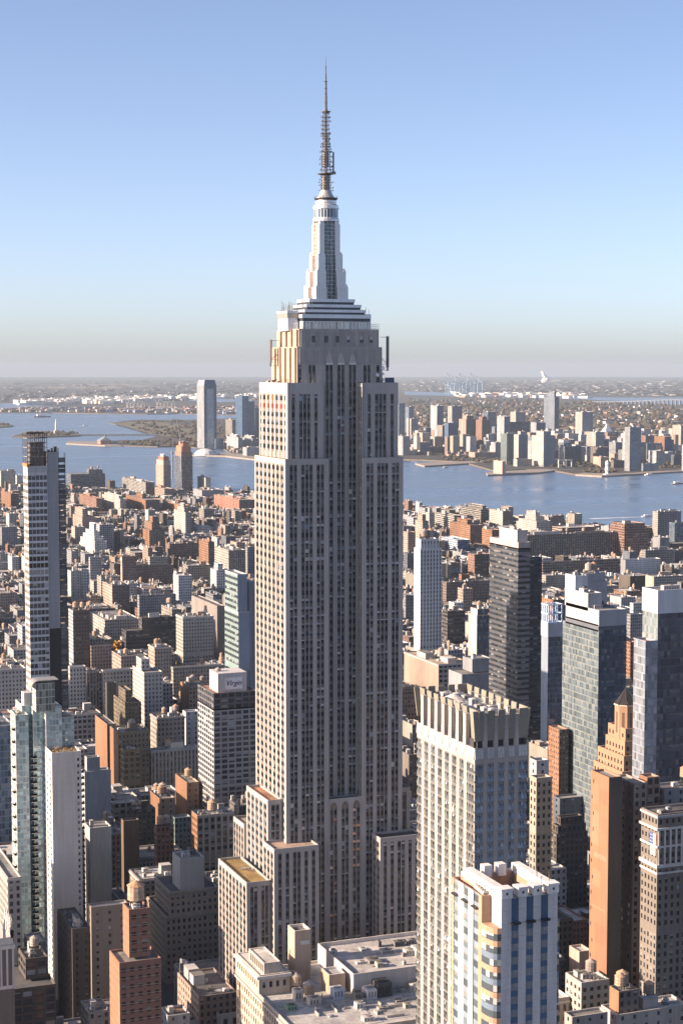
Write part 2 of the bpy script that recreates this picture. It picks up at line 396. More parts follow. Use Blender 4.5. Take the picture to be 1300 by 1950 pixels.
    nface(ux0, 274.3, uy0, 261.5, 294.8, up, head=5.0, special=blk); nface(292.4, ux1, uy0, 261.5, 294.8, up[::-1], head=5.0)
    e7u = [w(1.3), n, w(1.7)]
    for i in range(5): e7u += p2 + [w(1.75)]
    e7u += [n, w(2.6)]
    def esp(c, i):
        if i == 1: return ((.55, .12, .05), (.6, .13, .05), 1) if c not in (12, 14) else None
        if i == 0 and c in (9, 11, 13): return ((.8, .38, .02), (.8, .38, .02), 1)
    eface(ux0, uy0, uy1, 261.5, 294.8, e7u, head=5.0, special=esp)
    back(ux0, 274.3, uy0, uy1, 261.5, 294.8); back(292.4, ux1, uy0, uy1, 261.5, 294.8)
    mb.wallq((274.3, uy0), (274.3, 725.5), 261.5, 294.8, LM, sto); mb.wallq((274.3, 725.5), (276.1, 725.5), 261.5, 303.4, LM, sto); mb.wallq((292.0, 725.5), (292.4, 725.5), 294.8, 303.4, LM, sto)
    # crown, 81st to 86th storey
    cx0, cx1, cy0, cy1 = 263.4, 303.8, 725.5, 759.0
    nface(cx0, 274.3, cy0, 294.3, 303.4, [w(.5), n, w(3.4), n, m_, n, w(2.3)], head=.8, blind=.2); nface(292.4, cx1, cy0, 294.3, 303.4, [w(2.5), n, m_, n, w(3.0), n, w(1.2)], head=.8, blind=.3)
    def ribs(xa, xb, y, za, zb, k):
        mb.wallq((xa, y), (xb, y), za, zb, LM, sto); d = (xb - xa) / k
        for i in range(k): mb.box(xa + d * i + d * .22, xa + d * (i + 1) - d * .22, y - .35, y + .1, za, zb - .5 - .5 * (i % 2), LD, sto)
    ribs(cx0, cx1, cy0 - .02, 303.4, 310.6, 9)
    bx0, bx1, by0, by1 = 264.6, 302.6, 726.4, 755.0
    ribs(bx0, bx1, by0, 309.6, 318.5, 9)
    for i, q in enumerate((.175, .335, .475, .61, .775, .9)):
        x = bx0 + (bx1 - bx0) * q
        T.pane(((x - .75, by0 - .4, 312.6), (x + .75, by0 - .4, 312.6), (x + .75, by0 - .4, 315.4), (x - .75, by0 - .4, 315.4)), (.012, .014, .02), (.4, .42, .44) if i > 2 else None, .55, .1)
    def efl(x, ya, yb, za, zb, k):
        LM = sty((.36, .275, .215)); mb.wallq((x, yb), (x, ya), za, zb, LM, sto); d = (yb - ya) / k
        for i in range(k):
            yy = ya + d * i; mb.box(x - .9, x + .1, yy + d * .12, yy + d * .74, za, zb - .4, LM, sto)
            if za < 300:
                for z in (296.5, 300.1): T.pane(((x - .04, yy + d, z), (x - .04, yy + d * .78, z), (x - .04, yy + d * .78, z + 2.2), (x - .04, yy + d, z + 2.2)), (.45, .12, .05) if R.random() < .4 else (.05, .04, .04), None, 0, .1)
    efl(cx0, cy0, cy1, 294.3, 310.6, 5); efl(bx0, by0, by1, 309.6, 318.5, 4)
    for (a, b, c, d, z) in ((cx0, cx1, cy0, cy1, 310.6), (bx0, bx1, by0, by1, 318.5)):
        mb.wallq((b, c), (b, d), z - 16, z, LM, sto); mb.wallq((b, d), (a, d), z - 16, z, LM, sto); mb.ring(a, b, c, d, z, .5, .8, LD, sto)
        T.part('roof').face([(a + .4, c + .4, z - .8), (b - .4, c + .4, z - .8), (b - .4, d - .4, z - .8), (a + .4, d - .4, z - .8)], roo, sty((.2, .19, .18)))
    fe = T.part('deck_fence')
    for a, b in (((bx0, by0), (bx1, by0)), ((bx0, by1), (bx0, by0)), ((bx1, by0), (bx1, by1))):
        for z in (318.9, 319.8, 320.9): fe.bar(a + (z,), b + (z,), .05, ST, met)
        for i in range(25): q = i / 24; xx, yy = a[0] + (b[0] - a[0]) * q, a[1] + (b[1] - a[1]) * q; fe.bar((xx, yy, 318.5), (xx, yy, 321), .05, ST, met)
    # lower setbacks: 30th, 25th and 21st storey tiers
    def tier(xa, xb, ya, yb, z, nc, ec, roof, head=2.2, west=True):
        nface(xa, xb, ya, 0, z, nc, head=head); eface(xa, ya, yb, 0, z, ec, head=head); back(xa, xb, ya, yb, 0, z, roof)
    def ep(k, a=1.4, b=1.75): 
        r = [w(a)]
        for i in range(k): r += p2 + [w(b)]
        return r
    tier(248.9, 255.75, 725.0, 755.2, 109.3, [w(1.6)] + p2 + [w(1.3)], ep(5), (.33, .17, .10))
    n25 = [w(1.9), n, w(1.8), n, w(1.75)] + p2 + [w(1.75), n, w(1.75), n, w(1.7)]
    tier(246.6, 267.6, 710.0, 724.9, 91.2, n25, ep(3, 1.0, 1.6), (.36, .27, .22)); 
    mb.wallq((267.6, 710), (267.6, 720), 0, 91.2, LM, sto)
    tier(247.6, 255.7, 755.3, 771.0, 91.2, [w(7)], ep(4, .8, 1.4), (.36, .27, .22))
    tier(235.4, 246.5, 714.6, 756.0, 76.2, [w(2.0)] + p2 + [w(2.1)] + p2 + [w(1.2)], ep(8, 1.4, 1.5), (.25, .17, .065))
    tier(296.9, 317.6, 710.0, 719.9, 91.2, n25[::-1], ep(2, 1, 1.5), (.05, .055, .065)); tier(312.0, 318.0, 725.0, 755.0, 109.3, [w(1.5), n, w(1.5)], ep(5), (.3, .29, .28))
    tier(317.7, 329.0, 714.6, 756.0, 76.2, [w(2.0)] + p2 + [w(2.1)] + p2 + [w(1.2)], ep(8), (.2, .18, .16))
    tier(219.5, 348.0, 706.0, 776.0, 22.0, [w(2), n] * 30 + [w(2)], [w(2), n] * 17 + [w(2)], (.2, .18, .17))
    pl = T.part('roof_plank')                                  # boards stacked on the gold 21st-storey roof
    for i in range(12):
        x, y = 239.5 + R.random() * 5, 733 + R.random() * 6; a = R.random() * 1.2
        pl.bar((x, y, 75.5 + .05 * i), (x + 3 * math.cos(a), y + 3 * math.sin(a), 75.5 + .05 * i), .18, sty(R.choice(((.6, .58, .55), (.4, .4, .42), (.55, .4, .35)))))
    # observation storeys: silver stepped tiers with dark bands
    AL = sty((.60, .62, .66)); AD = sty((.06, .07, .085)); al = T.part('mast_base')
    def band(xa, xb, ya, yb, za, zb):
        h = zb - za; o = .35
        al.box(xa + o, xb - o, ya + o, yb - o, za, za + h * .45, AD, met, top=False); al.box(xa, xb, ya, yb, za + h * .45, zb, AL, met, bottom=True)
    dx0, dx1, dy0, dy1 = 267.8, 299.6, 730.0, 752.5
    gl = T.part('observatory_glazing'); gl.box(dx0, dx1, dy0, dy1, 317.7, 322.0, sty((.62, .64, .66), (1.7, 4.3, .72, .8), (.34, .37, .38), .3), fac)
    band(dx0 - .5, dx1 + .5, dy0 - .5, dy1 + .5, 321.99, 325.0)
    band(dx0 + 1.2, dx1 - 1.6, dy0 + .9, dy1 - .9, 325.0, 327.2); band(dx0 + 2.4, dx1 - 3.2, dy0 + 1.8, dy1 - 1.8, 327.2, 329.5); band(dx0 + 4.2, dx1 - 5.8, dy0 + 3.0, dy1 - 3.0, 329.5, 332.0)
    al.box(262.5, dx0 - .55, 735, 748, 317.7, 323.5, AL, met); al.box(262.2, dx0 - .5, 734.7, 748.3, 323.5, 325.6, sty((.42, .36, .32)), met); al.box(262, dx0 - .45, 734.5, 748.5, 325.6, 326.6, AL, met, bottom=True)
    al.box(dx1 + .55, 302.3, 735, 748, 317.7, 325.5, AL, met)
    # mooring mast: glazed strips on four sides between stepped silver corner wings
    ms = T.part('mast_wing'); WH = sty((.60, .61, .635)); mx, my = 282.9, 741.0
    for sx in (-1, 1):
        for sy in (-1, 1):
            for s_, za, zb in ((7.7, 331.9, 337.4), (6.9, 337.4, 344.4), (5.8, 344.4, 351.8), (4.9, 351.8, 368.2), (4.55, 368.2, 371.0)):
                xa, xb = sorted((mx + sx * 2.5, mx + sx * s_)); ya, yb = sorted((my + sy * 2.5, my + sy * s_))
                ms.box(xa, xb, ya, yb, za, zb, WH, met)
                if s_ > 5.5:                                  # rounded shoulder of every step
                    ms.bar((mx + sx * (s_ - .5), my + sy * (s_ - .5), zb), (mx + sx * (s_ - .8), my + sy * (s_ - .8), zb + 1.1), .5, WH, met, 8)
            for j in range(7):                                # feathered ribs fanning up both outer faces
                t = j / 6
                ms.bar((mx + sx * (2.9 + 4.3 * t), my + sy * 7.75, 332), (mx + sx * (2.7 + 3.6 * t), my + sy * (7.75 if t > 9 else 7.75), 337.2 - .4 * t), .09, AL, met)
    mg = T.part('mast_glazing'); GN = sty((.40, .44, .46), (.85, 1.9, .8, .86), (.018, .045, .055), .3); GE = sty((.55, .45, .36), (.85, 1.9, .72, .8), (.30, .20, .14), .1)  # GE: the same glazing, sunlight on the east side painted in as beige
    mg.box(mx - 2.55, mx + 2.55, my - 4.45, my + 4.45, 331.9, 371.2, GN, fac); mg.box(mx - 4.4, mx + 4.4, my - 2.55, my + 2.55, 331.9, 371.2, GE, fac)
    for dx in (-.95, .95): ms.box(mx + dx - .09, mx + dx + .09, my - 4.6, my - 4.4, 331.9, 371.2, AL, met)
    dr = T.part('mast_drum')
    dr.lathe(mx, my, [(6.0, 370.6), (6.0, 371.6), (5.8, 372.1)], 24, WH, met)
    T.part('mast_drum').lathe(mx, my, [(5.55, 372.0), (5.55, 376.2)], 24, sty((.6, .62, .66), (1.45, 4.2, .8, .86), (.06, .1, .14), .5), fac)
    dr.lathe(mx, my, [(5.5, 376.1), (5.9, 376.2), (5.9, 377.5), (5.7, 377.6), (5.7, 379.6), (5.0, 380.6), (4.6, 381.2), (4.6, 382.2), (4.85, 382.3), (4.85, 383.6), (4.5, 383.8), (4.5, 385.0), (0, 385.1)], 24, WH, met)
    pt = T.part('mast_platform'); DK = sty((.12, .12, .125)); GR = sty((.36, .34, .32))
    pt.lathe(mx, my, [(3.6, 384.9), (5.3, 386.0), (5.3, 386.4), (0, 386.45)], 20, DK, met)
    for i in range(20):
        a = 2 * math.pi * i / 20; pt.bar((mx + 4.3 * math.cos(a), my + 4.3 * math.sin(a), 384.6), (mx + 5.3 * math.cos(a), my + 5.3 * math.sin(a), 386.2), .16, DK, met)
        pt.bar((mx + 5.2 * math.cos(a), my + 5.2 * math.sin(a), 386.4), (mx + 5.2 * math.cos(a), my + 5.2 * math.sin(a), 387.5), .05, DK, met)
    pt.lathe(mx, my, [(4.2, 386.4), (3.2, 388.0), (2.4, 390.6), (2.3, 390.8), (0, 390.9)], 16, sty((.5, .49, .48)), met)
    # antenna
    an = T.part('antenna'); BR = sty((.145, .14, .14)); GY = sty((.17, .17, .18))
    def lattice(r0, r1, za, zb, k, st, core):
        an.lathe(mx, my, [(r0 * core, za), (r1 * core, zb)], 8, sty((.13, .115, .11)), met)
        for i in range(8):
            a = 2 * math.pi * i / 8; an.bar((mx + r0 * math.cos(a), my + r0 * math.sin(a), za), (mx + r1 * math.cos(a), my + r1 * math.sin(a), zb), .13, st, met)
        for j in range(k + 1):
            q = j / k; r = r0 + (r1 - r0) * q; z = za + (zb - za) * q
            an.lathe(mx, my, [(r - .2, z - .1), (r + .12, z - .1), (r + .12, z + .1), (r - .2, z + .1)], 8, st, met)
            for i in range(8):
                a = 2 * math.pi * (i + .5) / 8; L = .55 + .35 * R.random()
                if R.random() < .6: an.box(mx + (r + L) * math.cos(a) - .18, mx + (r + L) * math.cos(a) + .18, my + (r + L) * math.sin(a) - .18, my + (r + L) * math.sin(a) + .18, z - .45, z + .45, sty((.24, .22, .21)), met); an.bar((mx + r * math.cos(a), my + r * math.sin(a), z), (mx + (r + L) * math.cos(a), my + (r + L) * math.sin(a), z), .06, st, met)
    lattice(2.25, 2.1, 390.8, 400.4, 6, BR, .8)
    pt.lathe(mx, my, [(2.2, 399.9), (3.9, 400.5), (3.9, 400.9), (0, 401)], 12, DK, met); pt.box(mx + 2.5, mx + 4.4, my - .9, my + .9, 400.6, 401.9, DK, met)
    lattice(1.95, 1.85, 401.0, 404.2, 2, GY, .25); lattice(2.0, 1.75, 404.2, 411.5, 6, BR, .75); lattice(1.5, 1.15, 411.5, 420.5, 7, BR, .7); lattice(1.35, 1.15, 420.5, 430.5, 5, GY, .3)
    an.bar((mx + 3.6, my, 402), (mx + 3.6, my, 411.5), .42, GY, met, 8); an.bar((mx + 3.6, my, 411.5), (mx + 1.2, my, 412.3), .16, GY, met); an.bar((mx + 3.6, my, 403), (mx + 1.2, my, 403), .14, GY, met)
    pt.lathe(mx, my, [(.5, 430.6), (2.2, 431.0), (2.2, 431.4), (0, 431.5)], 12, DK, met)
    an.lathe(mx, my, [(.85, 431.3), (.62, 434), (.62, 440), (.5, 440.2), (.5, 447.5), (.25, 447.6), (.42, 448), (.32, 452), (.22, 453), (.28, 456), (.12, 457.2), (.06, 460.2), (0, 460.6)], 8, sty((.10, .10, .11)), pln)
    for z in (436, 441, 444, 447.8): an.lathe(mx, my, [(.3, z), (.85 if z < 447 else 1.0, z + .1), (.3, z + .3)], 8, DK, met)
    # roof-top aerials, dishes and gantries
    rg = T.part('aerial')
    def pole(x, y, z, h, r=.1): rg.bar((x, y, z), (x, y, z + h), r, sty((.3, .29, .28)), met)
    for i in range(26): pole(R.uniform(262.6, 267.5), R.uniform(735, 748), 326.4, R.uniform(1, 5))
    for i in range(10): pole(R.uniform(268.5, 273), R.uniform(731, 750), 327, R.uniform(1, 7))
    for i in range(8): pole(R.uniform(299.6, 302.2), R.uniform(735.5, 747), 325.4, R.uniform(1, 4))
    for i in range(14): pole(R.uniform(258, 273), R.uniform(722.3, 724.6), 293.8, R.uniform(1, 5.5))
    for i in range(16): pole(R.uniform(258, 263), R.uniform(724, 759), 293.8, R.uniform(1, 4))
    for i in range(9): pole(R.uniform(304.5, 309.5), R.uniform(722.5, 755), 293.8, R.uniform(1, 4))
    for i in range(10): rg.box(*(lambda x, y: (x, x + R.uniform(.8, 2.2), y, y + R.uniform(.8, 2)))(R.uniform(258, 262), R.uniform(723, 757)), 293.8, 293.8 + R.uniform(1, 2.4), sty(R.choice(((.6, .58, .55), (.2, .2, .2)))), pln)
    for x, z, r in ((303.5, 301.3, .95), (303.6, 298.6, .7), (300.9, 298.2, .9), (303.7, 296.0, .7)):
        d = MB(); d.lathe(0, 0, [(.15, 0), (r * .7, .12), (r, .35)], 14, sty((.8, .8, .8)), pln); d.lathe(0, 0, [(r, .35), (.05, .1)], 14, sty((.8, .8, .8)), pln)
        o = d.build('dish', T.root, (0, 0, 0)); o.location = (x - CX, 724.2 - CY, z); o.rotation_euler = (math.radians(80), 0, .2)
        rg.bar((x, 724.9, 293.8), (x, 724.9, z), .1, DK, met)
    rg.box(305.0, 308.5, 722.6, 725, 293.8, 297, sty((.05, .08, .14)), pln)
    gy = T.part('gantry')
    for xx, ya, yb, za, zb in ((307.4, 727, 728.4, 300, 315.5), (259.2, 748, 749.4, 302, 314)):
        s_ = 1 if xx > 290 else -1; xb = 304 if s_ > 0 else 263.2
        for y in (ya, yb):
            gy.bar((xx, y, za), (xx, y, zb), .22, DK, met)
            for z in (za + .3, za + 3, zb - .4): gy.bar((xx, y, z), (xb, y, z), .13, DK, met)
            gy.bar((xx, y, za + 3), (xb, y, za + 6), .1, DK, met)
        gy.box(xx - .35, xx + .35, ya - .2, yb + .2, za + 1.5, zb, sty((.2, .2, .21)), met)
    ZM = [(-9, -9), (362, 362), (371.2, 367.0), (372.0, 368.0), (376.2, 372.3), (385, 376.1), (386.4, 377.2), (390.8, 380.6), (400.7, 388), (431.3, 415.5), (457.2, 436), (460.6, 440.2), (999, 980)]
    def zm(z):
        for (a, b), (c, d) in zip(ZM, ZM[1:]):
            if a <= z <= c: return b + (d - b) * (z - a) / (c - a)
        return z
    for nme in ('mast_drum', 'mast_platform', 'antenna', 'mast_wing', 'mast_glazing'): q = T.p[nme]; q.v = [(x, y, zm(z)) for x, y, z in q.v]
    T.finish()
skyscraper()
# ------------------------------------------------------------------ ground and water
def sheet(name, px, z, base, st, m, kind='structure', world=None):
    mb = MB(); P = world or [atz(u, v, z) for u, v in px]
    a = sum(P[i][0] * P[(i + 1) % len(P)][1] - P[(i + 1) % len(P)][0] * P[i][1] for i in range(len(P)))
    if a < 0: P = P[::-1]
    mb.face([p + (z,) for p in P], m, st)
    for i in range(len(P)):
        p, q = P[i], P[(i + 1) % len(P)]
        if base is not None: mb.face([p + (base,), q + (base,), q + (z,), p + (z,)], pln, st)
    o = mb.build(name); o['kind'] = kind; return o
def mk_water():
    n = N('water'); ge = n.new('NewGeometry'); 
    mp = n.new('Mapping'); n.ln(ge.outputs['Position'], mp.inputs['Vector']); mp.inputs['Rotation'].default_value = (0, 0, TH); mp.inputs['Scale'].default_value = (.4, 2.2, 1)
    a = n.noise(.0022, 6, mp.outputs[0], .62)
    n.ln(n.mix(n.ramp(a, .36, .64, 0, 1), (.06, .115, .205, 1), (.135, .20, .295, 1)), n.b.inputs['Base Color'])
    n.ln(n.ramp(a, .36, .64, .22, .42), n.b.inputs['Roughness']); n.b.inputs['IOR'].default_value = 1.33
    bp = n.new('Bump'); bp.inputs['Strength'].default_value = .35; bp.inputs['Distance'].default_value = 1.5
    n.ln(n.math('ADD', n.noise(.06, 4, n.stretch(ge.outputs['Position'], 1, .5, 1)), n.math('MULTIPLY', n.noise(.008, 3, ge.outputs['Position']), 2)), bp.inputs['Height'])
    n.ln(bp.outputs[0], n.b.inputs['Normal']); return n.m
def mk_land():
    n = N('land'); wc = n.attr('wc'); ge = n.new('NewGeometry'); p = n.stretch(ge.outputs['Position'], 1, 1, 0)
    a, b, c = n.noise(.0011, 5, p, .6), n.noise(.011, 4, p, .7), n.noise(.004, 4, p, .6)
    t = n.mix(n.ramp(a, .4, .6, 0, 1), (.018, .024, .024, 1), (.036, .034, .03, 1))
    t = n.mix(n.ramp(b, .55, .62, 0, .75), t, (.085, .085, .09, 1)); t = n.mix(n.ramp(c, .62, .66, 0, .5), t, (.06, .06, .055, 1))
    n.ln(t, n.b.inputs['Base Color']); n.b.inputs['Roughness'].default_value = .95; return n.m
MATS += [mk_water(), mk_land(), mk_plain('asphalt', .7, 1.3, .9, 0, .03)]
wat, lnd, asp = 7, 8, 9
G0 = sty((.1, .09, .07))
sheet('water', None, -4.0, None, G0, wat, world=[(-40000, -2500), (70000, -2500), (70000, 59000), (-40000, 59000)])
MAN = [(2600, 1240), (1500, 1046), (1300, 1018), (1150, 1003), (1000, 987), (880, 972), (770, 962), (480, 940), (200, 928), (0, 918), (-400, 900), (-3000, 860)]
sheet('ground', None, 0.0, -5, sty((.055, .055, .058)), asp, world=[atz(*p) for p in MAN] + [(-3000, -1500), (3000, -1500)])
NJ = [(1900, 875), (1500, 886), (1300, 893), (1180, 902), (1145, 904), (1090, 902), (1075, 899), (1050, 895), (1000, 893), (945, 897), (905, 886), (880, 879), (800, 875), (740, 873), (560, 869), (490, 867), (440, 863), (424, 853), (372, 852),
      (355, 849), (300, 850), (232, 848), (192, 846), (196, 840), (232, 838), (268, 838), (290, 833), (304, 826), (300, 819), (282, 813), (250, 809.5), (208, 806), (235, 801.5), (268, 799), (330, 800), (372, 799), (430, 797), (480, 795), (520, 792),
      (480, 790), (400, 789), (340, 787.5), (280, 788.5), (200, 787.5), (100, 785.5), (0, 785.5), (-300, 784)]
HZN = [(64000 * math.sin(TH + math.radians(a)), 64000 * math.cos(TH + math.radians(a))) for a in (-52, -40, -28, -16, -8, 0, 8, 16, 28, 40, 50)] + [(30000, 4000)]
sheet('land', None, 0.0, -5, sty((.12, .1, .08)), lnd, world=[atz(*p) for p in NJ] + HZN)
# ------------------------------------------------------------------ palette and facade kinds
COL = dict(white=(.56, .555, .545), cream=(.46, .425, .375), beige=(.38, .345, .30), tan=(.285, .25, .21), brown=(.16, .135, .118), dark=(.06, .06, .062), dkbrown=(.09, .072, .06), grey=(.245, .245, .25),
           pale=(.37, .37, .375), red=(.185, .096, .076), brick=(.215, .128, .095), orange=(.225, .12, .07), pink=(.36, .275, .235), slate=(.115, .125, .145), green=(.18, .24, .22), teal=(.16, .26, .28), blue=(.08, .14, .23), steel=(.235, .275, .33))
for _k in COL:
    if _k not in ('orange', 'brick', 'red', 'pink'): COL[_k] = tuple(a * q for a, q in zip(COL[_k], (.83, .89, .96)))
FP = dict(p=(2.7, 3.4, .46, .56), l=(3.8, 3.9, .68, .62), s=(2.6, 3.6, .46, 1.2), r=(3.4, 3.7, 1.01, .48), g=(1.7, 3.5, .9, .84), b=BLANK, w=(3.3, 3.3, .5, .5), n=(5.2, 3.5, .22, .45), d=(2.1, 3.1, .36, .48), x=(4.4, 3.3, .78, .66))
GLS = dict(g=((.09, .13, .18), .35), r=((.035, .045, .06), .2), x=((.03, .04, .055), .2))
def mkst(c, k, span=None, glass=None, refl=None):
    c = COL[c] if isinstance(c, str) else c
    g, r = GLS.get(k[0], ((.026, .032, .042), .1))
    if k == 's' and span is None: span = tuple(q * .45 for q in c)
    if isinstance(span, str): span = COL[span]
    return sty(c, FP[k], glass or g, r if refl is None else refl, span)
TILE = dict(A=(0, 1000, 2.6), B=(0, 1250, 2.6), C=(0, 1550, 2.6), D=(750, 950, 2.3636), E=(750, 1250, 2.3636), F=(750, 1550, 2.3636), G=(400, 1700, 2.6), N=(0, 700, 2.6), M=(740, 700, 2.3214), L=(0, 860, 4.3333), K=(220, 840, 4.6429),
            J=(760, 930, 4.6429), I=(1020, 940, 4.6429), O=(0, 0, 1), P=(740, 690, 4.3333), Q=(1000, 690, 4.3333))
ROOFS = dict(l=(.47, .465, .46), m=(.23, .225, .22), d=(.09, .09, .095), t=(.36, .29, .23), r=(.30, .16, .11), g=(.22, .30, .25))
BL = []        # every building placed so far: footprint, height, label
def tank(root, org, x, y, z, r=2.2, h=3.6, leg=2.0):
    """wooden water tank on a steel frame: staves with a conical cap, legs"""
    mb = MB(); c = sty(R.choice(((.30, .22, .16), (.36, .27, .2), (.25, .22, .2), (.33, .3, .28)))); k = sty(R.choice(((.38, .24, .15), (.3, .27, .25), (.4, .28, .19))))
    mb.lathe(x, y, [(r, z + leg), (r * .96, z + leg + h)], 12, c, wood); mb.lathe(x, y, [(r * 1.06, z + leg + h), (0, z + leg + h + r * .62)], 12, k, wood); mb.lathe(x, y, [(0, z + leg - .2), (r, z + leg)], 12, k, wood)
    for q in (.25, .6): mb.lathe(x, y, [(r * 1.01, z + leg + h * q), (r * 1.01, z + leg + h * q + .12)], 12, sty((.1, .09, .08)), pln)
    t = mb.build('water_tank', root, org)
    lg = MB(); ds = sty((.08, .08, .08))
    for a in range(4): lg.bar((x + r * .75 * math.cos(a * 1.571 + .78), y + r * .75 * math.sin(a * 1.571 + .78), z), (x + r * .75 * math.cos(a * 1.571 + .78), y + r * .75 * math.sin(a * 1.571 + .78), z + leg), .16, ds)
    lg.box(x - r * .8, x + r * .8, y - r * .8, y + r * .8, z + leg - .35, z + leg - .12, ds)
    lg.build('tank_frame', t, org)
def unit(root, org, x, y, z, a, b, h, c=(.42, .42, .42)):
    mb = MB(); mb.box(x, x + a, y, y + b, z, z + h, sty(c), pln); k = sty(tuple(q * .4 for q in c))
    for i in range(max(1, int(a / 1.3))): 
        xx = x + .3 + i * 1.3
        if xx + .8 < x + a: mb.box(xx, xx + .7, y - .04, y + .02, z + h * .25, z + h * .8, k, pln)
    mb.lathe(x + a / 2, y + b / 2, [(min(a, b) * .35, z + h), (min(a, b) * .35, z + h + .3), (0, z + h + .31)], 8, k, pln)
    mb.build('rooftop_unit', root, org)
def deck(mb, rf, x0, x1, y0, y1, z, c, roof, par=.9, cap=None):
    cs = sty(cap or tuple(min(.7, q * 1.15 + .03) for q in c)); mb.ring(x0, x1, y0, y1, z, .45, par, cs, pln)
    rf.face([(x0 + .44, y0 + .44, z - par), (x1 - .44, y0 + .44, z - par), (x1 - .44, y1 - .44, z - par), (x0 + .44, y1 - .44, z - par)], roo, sty(roof))
def junk(root, org, x0, x1, y0, y1, z, lvl, c):
    """bulkheads, tanks and machines on a roof"""
    w, d = x1 - x0, y1 - y0
    if w < 7 or d < 7: return
    for i in range(min(3, 1 + int(w * d / 500)) if lvl else 1):
        a, b, h = R.uniform(.16, .34) * w, R.uniform(.16, .3) * d, R.uniform(2.6, 5.5)
        x, y = R.uniform(x0 + 1, x1 - a - 1), R.uniform(y0 + 1, y1 - b - 1)
        mb = MB(); k = R.choice((c, c, (.3, .3, .3), (.48, .46, .43), (.26, .18, .14))); mb.box(x, x + a, y, y + b, z, z + h, sty(k), pln, top=sty(R.choice(((.42, .42, .42), (.14, .14, .14)))))
        mb.box(x - .12, x + a + .12, y - .12, y + b + .12, z + h - .3, z + h - .02, sty(tuple(q * .8 for q in k)), pln); mb.build('bulkhead', root, org)
    if lvl > 1:
        for i in range(R.choice((0, 1, 1, 2))): tank(root, org, R.uniform(x0 + 3, x1 - 3), R.uniform(y0 + 3, y1 - 3), z, R.uniform(1.8, 2.5), R.uniform(3, 4), R.uniform(2.5, 5))
    if lvl:
        if z > 20 and proj(x0, y0, z)[1] > 1150:
            du = MB(); ds = sty(R.choice(((.45, .45, .45), (.3, .3, .3), (.2, .19, .18))))
            for i in range(3):
                X, Y, L = R.uniform(x0 + 1, x1 - 3), R.uniform(y0 + 1, y1 - 1), R.uniform(2, max(2.1, w * .45)); L = min(L, x1 - .5 - X)
                du.bar((X, Y, z + .5), (X + L, Y, z + .5), R.uniform(.15, .35), ds, pln, 6); du.bar((X, Y, z), (X, Y, z + R.uniform(.8, 2.2)), .18, ds, pln, 6)
            for q in du.pieces(): q.build('roof_duct', root, org)
            pa = MB()
            for i in range(3): X, Y = R.uniform(x0 + .5, x1 - 4), R.uniform(y0 + .5, y1 - 4); g = R.choice((.06, .1, .32, .4)); pa.face([(X, Y, z + .02 + .012 * i), (X + R.uniform(1.5, 3.5), Y, z + .02 + .012 * i), (X + R.uniform(1.5, 3.5), Y + R.uniform(1.5, 3.5), z + .02 + .012 * i), (X, Y + R.uniform(1.5, 3.5), z + .02 + .012 * i)], roo, sty((g, g, g * 1.02)))
            for q in pa.pieces(): q.build('roof_patch', root, org)
        for i in range(R.randint(1, 4) + int(w * d / 200)): unit(root, org, R.uniform(x0 + .8, x1 - 4), R.uniform(y0 + .8, y1 - 4), z, R.uniform(1.5, 3.2), R.uniform(1.5, 3), R.uniform(.9, 2.2), R.choice(((.5, .5, .5), (.3, .31, .32), (.6, .58, .55), (.16, .16, .17))))
